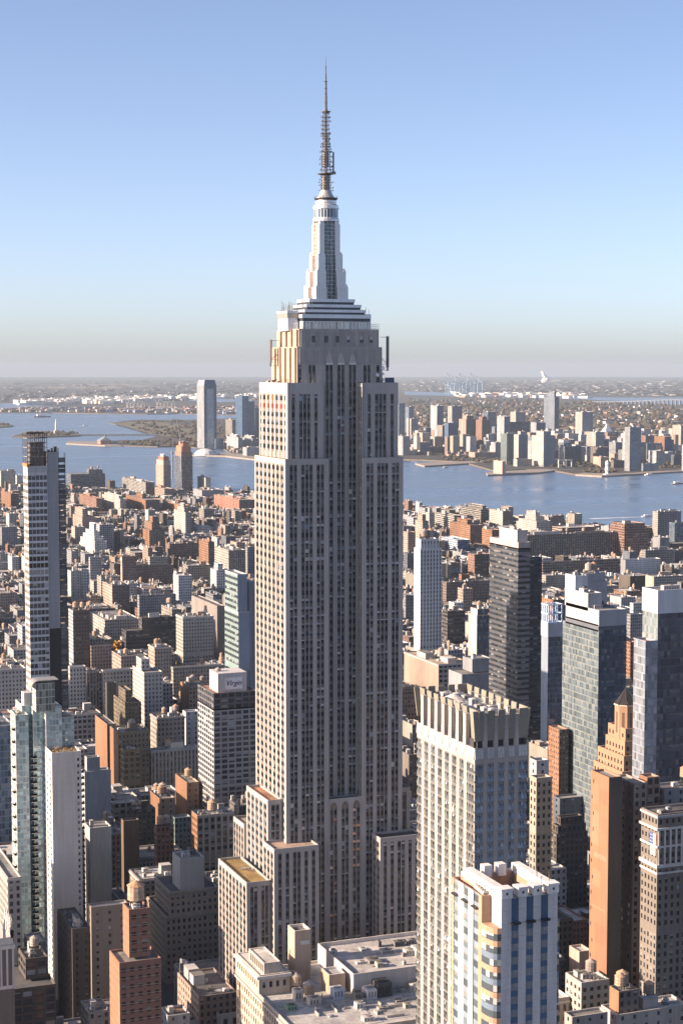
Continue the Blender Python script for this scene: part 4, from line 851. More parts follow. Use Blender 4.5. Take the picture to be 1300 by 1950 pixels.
#B('E', 45, 200, 335, 716, 66, 'pink', 'b', 'broad windowless pinkish department store with tanks on its roof', roof='t', lvl=1, tanks=[(.5, .4, 2.6), (.62, .5, 2.6), (.75, .6, 2.4)], n=('white', 'l')) 
B('D', 45, 200, 345, 745, 66, (.255, .205, .17), 'b', 'broad windowless pinkish department store with tanks on its roof', roof='t', lvl=1, tanks=[(.5, .4, 2.6), (.62, .5, 2.6), (.75, .6, 2.4)], n=('beige', 'l'), band='pale')
B('D', 245, 305, 450, 790, 74, 'grey', 'b', 'grey stepped windowless roof blocks behind the fin crown', roof='m', lvl=0, tiers=[(.4, 1, .2, .9, 10)])
B('D', 430, 558, 612, 222, 178, (.36, .335, .31), 'r', 'dark ribbon-windowed office tower with a concrete penthouse', roof='d', lvl=0, crown=boxes((0, 1, 0, 1, 0, 4, (.33, .31, .29)), (.15, 1, .1, .72, 4, 8, (.40, .37, .34))), span=(.06, .065, .075), n=((.17, .165, .17), 'r'))
B('D', 606, 612, 665, 265, 170, (.12, .125, .135), 'r', 'lower dark wing of the ribbon-windowed tower', roof='d', lvl=0, span=(.05, .055, .065))
B('D', 90, 118, 215, 225, 150, 'white', 'p', 'white limestone slab tower with tanks, right of the skyscraper', real=1, vlow=660, roof='m', lvl=0, tiers=[(.05, .9, .1, .9, 8)], tanks=[(.3, .4, 3), (.65, .5, 3)], e=('white', 'b'), span=(.3, .31, .33))
B('D', 334, 372, 428, 525, 100, 'cream', 'b', 'cream hotel with a black glazed stripe', roof='d', lvl=0, n=('dark', 'g'), tanks=[(.5, .5, 2.2)], tiers=[(.1, .95, .1, .9, 5)])
B('D', 758, 920, 1045, 592, 158, (.16, .19, .185), 'g', 'greenish glass tower with a grey concrete crown', roof='m', lvl=-1, crown=boxes((.0, 1, .0, .92, 3, 8.0, 'pale'), (.0, 1, .01, .93, 0, 3, 'slate'), (.0, .5, .3, .95, 10, 9, 'pale'), (.05, .5, .7, .98, 18, 9, 'white')), n=((.06, .085, .11), 'g', None, (.07, .11, .16), .45), glass=(.14, .185, .225), refl=.45)
B('D', 1117, 1186, 1420, 508, 194, (.15, .18, .20), 'g', 'glass tower with a white crown at the right edge', roof='l', lvl=-1, crown=boxes((-.01, 1.01, -.01, 1.01, 0, 9.5, 'white')), n=((.07, .08, .10), 'g', None, (.10, .12, .16), .6), glass=(.24, .30, .33), refl=.4)
B('D', 1078, 1130, 1180, 640, 186, (.20, .23, .28), 'g', 'lower blue glass wing beside the white-crowned tower', roof='r', lvl=0, glass=(.32, .37, .45), refl=.65)
B('D', 662, 692, 757, 622, 122, 'steel', 'b', 'pale blue slab tower with an open steel frame on top', roof='m', lvl=-1, crown=frame_crown, n=((.10, .12, .15), 'g', None, (.09, .12, .17), .5))
B('D', 813, 848, 958, 375, 96, (.24, .26, .30), 'b', 'blue-grey water-tank tower house behind the grey-crowned glass tower', roof='m', lvl=0, tanks=[(.35, .4, 3.6), (.6, .5, 3.6)], tiers=[(.05, .95, .1, .9, 8)])
B('D', 664, 715, 795, 455, 70, 'orange', 'n', 'orange brick loft with a dark glazed front', roof='d', lvl=2, n=('dark', 'x'))
B('D', 212, 240, 320, 505, 60, 'tan', 'r', 'tan garage-like building right of the white slab', roof='m', lvl=1, span='dkbrown')
B('D', 246, 270, 312, 468, 56, 'white', 'p', 'white stair-topped block behind the tan garage', roof='m', lvl=1)
B('D', 286, 310, 352, 405, 48, 'pink', 'p', 'peach brick block with a tank', roof='m', lvl=0, tanks=[(.5, .5, 2.2)])
B('D', 215, 235, 428, 375, 44, (.16, .13, .12), 'p', 'long dark brick apartment house', roof='m', lvl=2)
B('D', 332, 362, 428, 250, 52, 'brick', 'p', 'red brick apartment block with a dark front', roof='m', lvl=0, n=('dkbrown', 'x'))
B('D', 292, 303, 340, 340, 50, 'orange', 'n', 'small orange tower house', roof='m', lvl=0)
B('D', 205, 285, 340, 185, 32, (.45, .55, .66), 'x', 'netted light blue building with a darker blue side', roof='l', lvl=0, n=((.12, .2, .38), 'x'))
B('D', 250, 342, 398, 118, 46, 'orange', 'w', 'rusty orange apartment slab by the river', roof='m', lvl=0, tiers=[(.1, .5, .2, .7, 8)], n=('brick', 'w'))
B('D', 395, 440, 480, 140, 44, 'orange', 'w', 'second rusty orange apartment slab behind the ribbon-windowed tower', roof='m', lvl=0)
B('D', 42, 62, 96, 150, 50, 'pink', 'p', 'pink slab beside the skyscraper right edge', roof='m', lvl=0)
B('D', 95, 128, 155, 100, 66, 'tan', 'p', 'tan art-deco tower behind the white slab', roof='m', lvl=0, tiers=[(.2, .8, .2, .8, 10)], e=('pink', 'p'))
B('D', 140, 158, 182, 62, 40, 'cream', 'p', 'small cream tower by the pier', roof='m', lvl=0, tiers=[(.2, .7, .2, .7, 8)])
B('D', 182, 270, 300, 75, 36, 'beige', 'r', 'banded beige block with a dark roof', roof='d', lvl=0)
B('D', 300, 390, 430, 48, 36, 'tan', 'r', 'tan banded riverside block', roof='m', lvl=0, tiers=[(.4, .8, .1, .8, 7)])
B('D', 428, 488, 526, 55, 40, 'cream', 'w', 'cream riverside loft with a gridded front', roof='m', lvl=1, n=('brown', 'w'))
B('D', 560, 640, 705, 100, 34, 'cream', 'p', 'white and brown stepped terraces by the river', roof='l', lvl=0, tiers=[(.2, .8, .2, .8, 7), (.3, .6, .3, .7, 7)])
B('D', 540, 560, 1010, 165, 52, (.20, .17, .165), 'l', 'very long grey brick freight terminal', roof='m', lvl=2, span=(.08, .08, .09))
B('D', 660, 668, 1015, 285, 30, (.20, .165, .155), 'l', 'lower front row of the long freight terminal', roof='m', lvl=0)
B('D', 968, 1035, 1142, 135, 58, 'brick', 'l', 'stepped red brick end block of the freight terminal', roof='m', lvl=0, tiers=[(.0, .85, .0, .9, 8)], e=('brick', 'l'))
B('D', 710, 755, 905, 130, 58, (.3, .22, .18), 'r', 'rooftop brick pavilion on the freight terminal', roof='l', lvl=0)
B('D', 1162, 1186, 1290, 58, 60, 'beige', 'w', 'tall gridded hotel at the right river edge', roof='d', lvl=1, n=('grey', 'w'))
B('D', 1236, 1262, 1330, 108, 52, (.10, .13, .15), 'g', 'dark glass block in front of the gridded hotel', roof='d', lvl=0)
B('D', 1162, 1195, 1238, 175, 34, 'grey', 'b', 'grey low box left of the dark glass block', roof='l', lvl=0)
B('D', 1018, 1040, 1198, 275, 36, 'white', 'd', 'white perforated block with dark dots', roof='d', lvl=0, e=('grey', 'b'))
B('D', 1110, 1130, 1260, 232, 34, (.2, .19, .19), 'p', 'grey brick block behind the perforated white one', roof='m', lvl=1)
B('D', 1130, 1168, 1300, 350, 44, 'beige', 'p', 'beige block with square windows at the right', roof='m', lvl=1, e=('pink', 'b'))
B('D', 1060, 1075, 1130, 470, 40, 'white', 'p', 'white terraces left of the white-crowned tower', roof='l', lvl=2)
B('D', 1045, 1062, 1118, 520, 44, 'grey', 'p', 'grey flats behind the lower blue glass wing', roof='m', lvl=1)
B('D', 1043, 1062, 1082, 645, 60, 'orange', 'p', 'orange-lit brick flats between the glass towers', roof='m', lvl=0)
B('D', 42, 52, 90, 435, 50, 'grey', 'p', 'grey flats at the right foot of the skyscraper', roof='m', lvl=1)
B('D', 42, 60, 95, 245, 40, 'slate', 'p', 'slate-coloured flats right of the skyscraper', roof='m', lvl=1)
# ------------------------------------------------------------------ towers with shapes of their own
def note(label, x, y, w, d, z, u0, u1, v): BL.append(dict(x=x, y=y, w=w, d=d, z=z, u0=u0, u1=u1, v=v, label=label))
def fin_tower():
    lb = 'pale fin-crowned tower with sawtooth bay windows, right of the skyscraper'
    x0, x1, y0, y1, zt = 240.2, 258.9, 496.5, 542.0, 180.2; T = Hero('fin_crowned_tower', lb, 'skyscraper', 249, 519)
    st = sty((.315, .298, .285)); sp = sty((.18, .178, .178)); n, m, w = lambda q: ('n', q), ('m', .1), lambda q: ('w', q)
    bay = lambda a, k: [c for i in range(k) for c in ([n(a / k)] + ([m] if i < k - 1 else []))]
    nc = bay(2.9, 3) + [w(1.5)] + bay(2.3, 2) + [w(1.5)] + bay(2.2, 2) + [w(1.6)] + bay(2.1, 2) + [w(1.5)] + bay(3.0, 3)
    ec = bay(3.6, 2) + [w(2.0)]
    for i in range(6): ec += bay(3.1, 2) + [w(2.0)]
    ec += bay(5.4, 3)
    kw = dict(sp=sp, rec=.45, srec=.02, wh=.70, sill=.13, head=5.2, blind=.32, tilt=.6, glass=(.15, .17, .19), refl=.3, mul=sty((.36, .36, .36)))
    z0 = 40
    T.gface('wall', (x0, y0), (1, 0), x1 - x0, z0, zt, 3.25, nc, st, **kw)
    T.gface('wall', (x0, y1), (0, -1), y1 - y0, z0, zt, 3.25, ec, st, **{**kw, 'glass': (.085, .09, .09), 'blind': .2, 'sp': sty((.13, .13, .13)), 'refl': .1})
    mb = T.part('wall'); back = sty((.345, .32, .30), (4.2, 3.25, .6, .7), (.1, .12, .145), .35)
    mb.wallq((x1, y0), (x1, y1), 0, zt, back); mb.wallq((x1, y1), (x0, y1), 0, zt, back); mb.wallq((x0, y0), (x1, y0), 0, z0, back); mb.wallq((x0, y1), (x0, y0), 0, z0, back)
    T.part('roof').face([(x0, y0, zt), (x1, y0, zt), (x1, y1, zt), (x0, y1, zt)], roo, sty((.2, .2, .2)))
    WP = sty((.42, .44, .46)); PI = sty((.37, .345, .325)); PN = sty((.20, .195, .165))
    def side(O, D, Wd, cols, o0=.05, o1=.6, po=.02):
        k = Wd / sum(c[1] for c in cols); nx, ny = D[1], -D[0]; u = 0; segs = []
        for kd, q in cols:
            if kd == 'w': segs.append(('w', u, u + q * k))
            elif segs and segs[-1][0] == 'n': segs[-1] = ('n', segs[-1][1], u + q * k)
            else: segs.append(('n', u, u + q * k))
            u += q * k
        P = lambda t, z, o: (O[0] + D[0] * t + nx * o, O[1] + D[1] * t + ny * o, z)
        def slab(a0, a1, b0, b1, za, zb, oa, ob, th, s_, part):   # a0..a1 wide at za, b0..b1 wide at zb, pushed out oa -> ob
            q = T.part(part); A, B_, C_, D_ = P(a0, za, oa), P(a1, za, oa), P(b1, zb, ob), P(b0, zb, ob); A2, B2, C2, D2 = P(a0, za, oa - th), P(a1, za, oa - th), P(b1, zb, ob - th), P(b0, zb, ob - th)
            for fc in ((A, B_, C_, D_), (B2, A2, D2, C2), (A2, A, D_, D2), (B_, B2, C2, C_), (D_, C_, C2, D2), (A, A2, B2, B_)): q.face(list(fc), pln, s_)
        for j, (kd, a, b) in enumerate(segs):
            if kd == 'w': slab(a, b, a, b, zt - .02, zt + 10.2, po, po, 1.3, PI, 'pier')
            else:
                e = (b - a) / 14
                for i in range(3): slab(a + (b - a) * (i / 3 + .03), a + (b - a) * ((i + 1) / 3 - .03), a + (b - a) * (i / 3 + .03), a + (b - a) * ((i + 1) / 3 - .03), zt - 3.6, zt - .3, .30, .05, .25, WP, 'white_panel')
                slab(a + .05, b - .05, a + .05, b - .05, zt, zt + 2.3, -.9, -.9, .2, sty((.04, .04, .045)), 'louvre')
                slab(a - .02, b + .02, a - (.1 if j else 1.0), b + (.1 if j < len(segs) - 1 else 1.0), zt + 2.2, zt + 12.0, o0, o1, .5, PN, 'crown_fin')
    side((x0, y0), (1, 0), x1 - x0, nc); side((x0, y1), (0, -1), y1 - y0, ec, -1.5, -.9, .35); side((x1, y0), (0, 1), y1 - y0, ec[::-1]); side((x1, y1), (-1, 0), x1 - x0, nc[::-1])
    rf = T.part('roof'); rf.face([(x0 + 1.3, y0 + 1.3, zt + 8.6), (x1 - 1.3, y0 + 1.3, zt + 8.6), (x1 - 1.3, y1 - 1.3, zt + 8.6), (x0 + 1.3, y1 - 1.3, zt + 8.6)], roo, sty((.45, .44, .43)))
    for i in range(14): unit(T.root, T.org, R.uniform(x0 + 2, x1 - 6), y0 + 2.5 + i * 2.8, zt + 8.6, R.uniform(2, 4), R.uniform(1.6, 2.4), R.uniform(1, 2.4), R.choice(((.62, .62, .6), (.5, .5, .5), (.35, .35, .35))))
    o = T.part('roof_cone'); o.lathe(x0 + 8, y0 + 33, [(5, zt + 8.7), (4.6, zt + 9.6), (0, zt + 11.6)], 16, sty((.55, .53, .5)), pln)
    T.finish(); note(lb, x0, y0, x1 - x0, y1 - y0, 192, 795, 1010, 1340)
fin_tower()
def striped_tower():
    lb = 'white and blue striped tower with tan curved corner bays, lower right'
    x0, x1, y0, y1, zt = 173.6, 187.8, 344.6, 364.0, 183.0; T = Hero('striped_tower', lb, 'skyscraper', 180, 355)
    WHI = sty((.50, .50, .515)); BLU = sty((.05, .095, .17)); TAN = sty((.36, .235, .165)); TN2 = sty((.36, .31, .24)); GRV = sty((.33, .33, .35)); FLH = 3.06
    mb = T.part('wall'); k = (x1 - x0) / 585; u = x0; i = 0; zb0 = 100; zaw = aty(1000, 1754, y0)[1]
    for q in (102, 76, 79, 75, 78, 75, 100):
        a, b = u, u + q * k; u = b
        if i % 2 == 0:
            mb.wallq((a, y0), (b, y0), 0, zt, WHI, sto); z = zt - 3.6
            while z > zb0: mb.box(a, b, y0 - .015, y0 + .1, z, z + .09, GRV, pln); z -= FLH
            p = T.part('pier_cap'); p.box(a - .15, b + .15, y0 - .3, y0 + 2.4, zt - .7, zt + 1.1, sty((.66, .66, .66)), sto); p.box(a - .3, b + .3, y0 - .45, y0 + 2.55, zt + 1.1, zt + 1.6, sty((.68, .68, .68)), sto, bottom=True)
            p.lathe((a + b) / 2, y0 - .31, [(.26, 0), (0, 0.0)], 10, sty((.02, .02, .02))) if False else p.box((a + b) / 2 - .26, (a + b) / 2 + .26, y0 - .33, y0 - .2, zt + .1, zt + .65, sty((.03, .03, .03)), pln)
        else:
            bl = T.part('blue_panel'); yy = y0 + .07; bl.wallq((a, yy), (b, yy), zaw, zt - .9, BLU, pln); z = zaw
            for s_, xx in ((0, a), (1, b)): bl.wallq(*(((xx, y0), (xx, yy)) if s_ == 0 else ((xx, yy), (xx, y0))), 0, zt - .9, WHI, sto)
            bl.face([(a, y0, zt - .9), (b, y0, zt - .9), (b, yy + 2, zt - .9), (a, yy + 2, zt - .9)], pln, sty((.4, .4, .4)))
            T.part('awning').box(a - .1, b + .2, y0 - .9, y0 + .35, zaw - .3, zaw + .15, sty((.03, .035, .05)), met, bottom=True)
            bl.wallq((a, yy), (b, yy), zaw - 1.9, zaw, BLU, pln); z = zaw - 1.9
            while z > zb0:
                h = (b - a) / 2
                for j in range(2): T.pane(((a + h * j + .05, yy, z - 1.7), (a + h * j + h - .05, yy, z - 1.7), (a + h * j + h - .05, yy, z), (a + h * j + .05, yy, z)), (.17, .19, .22), (.26, .28, .31) if R.random() < .3 else None, .5, .1)
                bl.wallq((a, yy + .05), (b, yy + .05), z - 1.7, z, GRV, pln); bl.wallq((a, yy), (b, yy), z - FLH, z - 1.7, BLU, pln); z -= FLH
            bl.wallq((a, yy), (b, yy), 0, z, BLU, pln)
        i += 1
    ye = y0 + 5.2; xe, _ = aty(917, 1707, ye); ze = zt - 1.2; yl = ye + 16
    zc = aty(930, 1765, y0 + 2)[1]
    mb.wallq((x0, ye), (x0, y0), 0, zt, WHI, sto)                                       # the white pier's flank
    mb.wallq((x1, y0), (x1, y1), 0, zt, WHI, sto); mb.wallq((x1, y1), (x0, y1), 0, zt, WHI, sto)
    # east strips
    cols = [(.7, TAN), (1.9, 'g'), (1.9, WHI), (2.0, 'g'), (1.9, WHI), (2.0, 'g'), (1.3, TAN)]; tot = sum(c[0] for c in cols); y = yl
    for q, c in cols:
        a, b = y, y - q * (yl - ye) / tot; y = b
        if c == 'g':
            mb.wallq((xe + .2, a), (xe + .2, b), 0, ze, sty((.17, .22, .27), (2, FLH, 1.0, .55), (.13, .17, .20), .35), fac); T.part('awning').box(xe - .7, xe + .2, b, a, zaw + 1.6, zaw + 2, sty((.05, .05, .06)), met, bottom=True)
        else: mb.wallq((xe, a), (xe, b), 0, ze, c, sto)
    mb.wallq((xe, ye), (x0, ye), zc, ze, TAN, sto); mb.ring(xe, x0, ye, yl, ze, .4, 1.0, TAN, sto); mb.wallq((x0, yl), (x0, ye), ze - 1, zt, WHI, sto)
    T.part('roof').face([(xe + .4, ye + .4, ze - 1), (x0, ye + .4, ze - 1), (x0, yl, ze - 1), (xe + .4, yl, ze - 1)], roo, sty((.33, .2, .13)))
    for q in range(5): unit(T.root, T.org, xe + .8 + q * .2, ye + 1 + q * 1.4, ze - 1, 1.2, 1, 1.5, (.5, .48, .45))
    # curved corner bays with two-storey window groups (east corner and the mirrored west one)
    for sgn, xa, xb, tn in ((1, xe, x0 + .02, TAN), (-1, x1 + (x0 - xe) * .62, x1 - .02, TN2)):
        pts = []
        for j in range(6):
            t = j / 5 * math.pi / 2; pts.append((xb + (xa - xb) * math.cos(t) ** .8 if t < 1.57 else xb, ye - (ye - y0 + .0) * math.sin(t) ** .8))
        bay = T.part('corner_bay'); z = zc; first = True
        def seg(za, zb, s_, off=0.0, glass=False):
            for j in range(5):
                p, q = pts[j], pts[j + 1]
                if sgn < 0: p, q = q, p
                if glass: T.pane((p + (za,), q + (za,), q + (zb,), p + (zb,)), (.07, .09, .11), (.42, .42, .42) if R.random() < .45 else None, R.choice((.3, .5, .9)), .3)
                else: bay.wallq(p, q, za, zb, s_, sto)
        cap = [p + (zc,) for p in pts] + [(xb, ye, zc)]; bay.face(cap if sgn > 0 else cap[::-1], pln, tn)
        while z > zb0:
            seg(z - 1.35, z, tn); z -= 1.35
            seg(z - 1.6, z, None, glass=True); z -= 1.6
            if not first: seg(z - 1.4, z, sty((.12, .17, .24))); z -= 1.4; seg(z - 1.6, z, None, glass=True); z -= 1.6
            first = False
        seg(0, z, tn)
        if sgn < 0: mb.wallq((x1, ye), (xa, ye), 0, ze, TN2, sto); mb.wallq((xa, ye), (xa, yl), 0, ze - 8, TN2, sto); mb.box(x1 + .01, x1 + (xa - x1) * .7, ye - 2, ye + 9, zc - 2, ze, TN2, sto)
    # open crown: two long white beams, tan inner walls, sunken roof
    p = T.part('crown_beam')
    for a, b in ((x0 - .15, x0 + 1.9), (x1 - 1.9, x1 + .15)):
        p.box(a, b, y0 + 2.6, y1, zt - 1.2, zt + 1.3, sty((.64, .62, .60)), sto, bottom=True)
        for j in range(5): yy = y0 + 5 + j * 3; p.box(a - .03, a + .1, yy - .22, yy + .22, zt - .1, zt + .4, sty((.03, .03, .03)), pln)
    for q in (.36, .62): p.box(x0 + (x1 - x0) * q - 1, x0 + (x1 - x0) * q + 1, y1 - 2.2, y1, zt - 1, zt + 1.8, sty((.64, .62, .6)), sto); 
    iw = T.part('parapet_wall'); iw.box(x0 + 1.9, x1 - 1.9, y1 - 1.2, y1 - .6, zt - 5, zt - .6, TAN, sto); iw.box(x0 + 1.7, x0 + 2.0, y0 + 2, y1 - .6, zt - 5, zt - .9, TAN, sto); iw.box(x1 - 2.2, x1 - 1.92, y0 + 2, y1 - .6, zt - 5, zt - .9, TAN, sto); iw.box(x0 + 1.9, x1 - 1.9, y0 + 2.2, y0 + 2.5, zt - 5, zt - 1, WHI, sto)
    T.part('roof').face([(x0, y0 + .5, zt - 4.6), (x1, y0 + .5, zt - 4.6), (x1, y1, zt - 4.6), (x0, y1, zt - 4.6)], roo, sty((.24, .17, .13)))
    for j in range(7): unit(T.root, T.org, x0 + 2.6 + R.random() * 8, y0 + 4 + j * 2, zt - 4.6, R.uniform(1, 2.4), R.uniform(1, 1.6), R.uniform(.8, 2), R.choice(((.2, .18, .17), (.45, .4, .36), (.12, .12, .12))))
    an = T.part('aerial')
    for x, y, h in ((x1 - 1.2, y0 + 2, 3.6), (x1 - 2.6, y0 + 3, 2.6), (x1 - 3.6, y0 + 3.4, 4.2)): an.bar((x, y, zt - 1), (x, y, zt + h), .1, sty((.15, .12, .1)))
    T.finish(); note(lb, xe, y0, x1 - xe + 3, y1 - y0, zt, 875, 1076, 1680)
striped_tower()
def leafy(x, y, z, h, r, name, label, cat, group, cols, n=60, trunk=True):
    root = thing(name, label, cat, (x, y, z), group); cr = MB()
    for i in range(n):
        a, b, q = R.random() * 6.283, R.uniform(-1, 1), R.random() ** .4
        px, py, pz = x + r * q * math.cos(a) * (1 - b * b) ** .5, y + r * q * math.sin(a) * (1 - b * b) ** .5, z + h * .62 + h * .4 * q * b
        s = r * R.uniform(.16, .34); c = R.choice(cols); k = R.uniform(.75, 1.25); d = Vector((R.uniform(-1, 1), R.uniform(-1, 1), R.uniform(-.2, 1))).normalized(); e = d.orthogonal().normalized(); f = d.cross(e)
        cr.face([tuple(Vector((px, py, pz)) + e * s * math.cos(t) + f * s * math.sin(t) * .8) for t in (0, 1.2, 2.5, 3.8, 5.1)], pln, sty(tuple(v * k for v in c)))
    cr.build('crown', root, (x, y, z))
    if trunk:
        t = MB(); t.bar((x, y, z), (x, y, z + h * .7), h * .035, sty((.08, .06, .05)), pln, 5)
        for i in range(3): a = i * 2.1; t.bar((x, y, z + h * .35), (x + r * .5 * math.cos(a), y + r * .5 * math.sin(a), z + h * .7), h * .018, sty((.08, .06, .05)))
        t.build('trunk', root, (x, y, z))
    return root
AUT = [(.42, .20, .04), (.38, .15, .03), (.45, .26, .06), (.25, .14, .05), (.30, .20, .06)]; GRN = [(.055, .075, .03), (.08, .09, .035), (.10, .085, .04)]
def glass_tower():
    lb = 'teal glass apartment tower with balconies and a white slab wing at the left'
    T = Hero('glass_apartment_tower', lb, 'skyscraper', 165, 835); FLH = 3.05
    gl = sty((.40, .49, .51), (1.5, FLH, .86, .76), (.36, .50, .55), .2); gl2 = sty((.46, .50, .49), (1.5, FLH, .84, .76), (.30, .38, .385), .2); wh = sty((.62, .61, .60))
    mb = T.part('glass_wall'); xs = []
    for uL, uC, uR, v, z in ((30, 43, 61.5, 1344, 139), (55, 63.5, 88, 1348, 138.5), (82, 88.3, 118, 1347, 139.5), (112, 118.2, 138, 1366, 133), (25, 30.5, 37, 1362, 136)):
        x, y, w, d, z = spot(uL, uC, uR, v, z); d = max(14, min(d, 30)); xs.append((x, y, w, d, z))
        mb.wallq((x, y), (x + w, y), 0, z, gl); mb.wallq((x, y + d), (x, y), 0, z, gl2); mb.wallq((x + w, y), (x + w, y + d), 0, z, gl); mb.wallq((x + w, y + d), (x, y + d), 0, z, gl)
        deck(mb, T.part('roof'), x, x + w, y, y + d, z, (.45, .5, .5), (.16, .17, .18), 1.1)
        T.part('corner_fin').box(x - .28, x + .05, y - .28, y + .1, 0, z + .2, wh, sto)
        for i in range(3): unit(T.root, T.org, x + .8 + R.random() * max(.1, w - 4), y + 1.5 + i * 3, z - 1.1, 2, 1.6, 1.6, R.choice(((.2, .2, .2), (.5, .48, .45), (.45, .25, .15))))
    x, y, w, d, z = xs[0]; x2, y2, w2, d2, z2 = xs[1]; bs = sty((.60, .62, .61)); bg_ = sty((.30, .38, .38))
    def balc(xa, xb, ya, yb, zz):
        b = MB(); b.box(xa, xb, ya, yb, zz, zz + .22, bs, sto, bottom=True); 
        for P, Q in (((xa, ya), (xb, ya)), ((xa, yb), (xa, ya)), ((xb, ya), (xb, yb))): b.wallq(P, Q, zz + .2, zz + 1.25, bg_, met); b.wallq(Q, P, zz + .2, zz + 1.25, bg_, met)
        if R.random() < .6: c = R.choice(((.3, .15, .08), (.1, .1, .1), (.12, .16, .08), (.35, .3, .25))); b.box(xa + .4, xa + 1.2, ya + .3, ya + 1, zz + .22, zz + R.uniform(.7, 1.1), sty(c))
        b.build('balcony', T.root, T.org)
    for i in range(36):
        zz = 114 - i * FLH
        if zz < 6: break
        balc(x2 - 1.7, x2 + 1.2, y2 - 1.5, y2 - .02, zz); balc(x - 1.3, x - .02, y + 3, y + 6.5, zz + 8)
        if i % 2 == 0: balc(xs[4][0] - 1.2, xs[4][0] - .02, xs[4][1] + 2, xs[4][1] + 5, zz + 14)
    # glazed bulkhead under a curved roof, and a small box beside it
    bx, by, bw, bd, bz = spot(59, 68.5, 104.5, 1302, 151.5); bd = 9
    mb.box(bx, bx + bw, by, by + bd, xs[0][4] - 1.2, bz, sty((.3, .33, .33), (1.6, 3.2, .86, .85), (.15, .2, .21), .4), fac, e=gl2)
    cu = T.part('curved_roof'); n = 8; c = sty((.46, .44, .40))
    for j in range(n):
        a, b = math.pi / 2 * j / n, math.pi / 2 * (j + 1) / n; f = lambda t: (bx - 2.2 + 3.6 * (1 - math.cos(t)), bz - 2.4 + 3.6 * math.sin(t))
        for dz in (0, .3): cu.face([(f(a)[0], by - .6, f(a)[1] + dz), (f(a)[0], by + bd, f(a)[1] + dz), (f(b)[0], by + bd, f(b)[1] + dz), (f(b)[0], by - .6, f(b)[1] + dz)][::1 if dz else -1], met, c)
        cu.face([(f(a)[0], by - .6, f(a)[1]), (f(b)[0], by - .6, f(b)[1]), (f(b)[0], by - .6, f(b)[1] + .3), (f(a)[0], by - .6, f(a)[1] + .3)], met, c)
    cu.box(bx + 1.4, bx + bw + 1.8, by - .6, by + bd, bz + 1.2, bz + 1.5, c, met, bottom=True)
    sx, sy, sw, sd, sz = spot(38, 46, 59, 1320, 145); mb.box(sx, sx + sw, sy, sy + 6, xs[0][4] - 1.2, sz, sty((.5, .52, .52)), sto)
    # the white slab wing with one window column and a planted terrace
    x, y, w, d, z = spot(90, 99, 155, 1434, 120); d = 22; SL = sty((.52, .51, .505)); ww = w * .88
    T.gface('slab_wall', (x, y), (1, 0), w, 0, z, FLH, [('w', w * .86), ('n', 1.0), ('w', w * .14 - 1.0)], SL, rec=.3, wh=.5, sill=.25, head=2.6)
    T.gface('slab_wall', (x, y + d), (0, -1), d, 0, z, FLH, [('w', .8), ('n', 1.6), ('w', 1.2), ('n', 1.6), ('w', 1.2), ('n', 1.6), ('w', .8)], sty((.6, .59, .58)), rec=.3, wh=.6, head=2.6, glass=(.16, .22, .22), refl=.4)
    sw_ = T.part('slab_wall'); sw_.wallq((x + w, y), (x + w, y + d), 0, z, SL); sw_.wallq((x + w, y + d), (x, y + d), 0, z, SL)
    for i in range(30): zz = z - 6 - i * FLH * 1.0; sw_.box(x, x + w * .85, y - .02, y + .1, zz, zz + .07, sty((.44, .43, .43)), pln) if i % 2 else None
    deck(sw_, T.part('roof'), x, x + w, y, y + d, z, (.55, .54, .53), (.2, .18, .12), 1.0)
    for i in range(30):
        zz = z - 8 - i * FLH
        if zz > 5: balc(x + w + .02, x + w + 1.6, y + 1, y + 5, zz)
    T.finish(); note(lb, xs[4][0], y, x + w - xs[4][0] + 2, 40, 139, 25, 160, 1300)
    for i in range(9):
        a = .06 + .1 * i + R.uniform(-.02, .02); leafy(x + w * a, y + R.uniform(1, 3), z - 1, R.uniform(2, 4.4), R.uniform(.6, 1.2), 'terrace_tree', 'small orange autumn tree in the planted terrace of the white slab wing', 'tree', 'autumn trees on the white slab terrace', AUT, 34)
glass_tower()
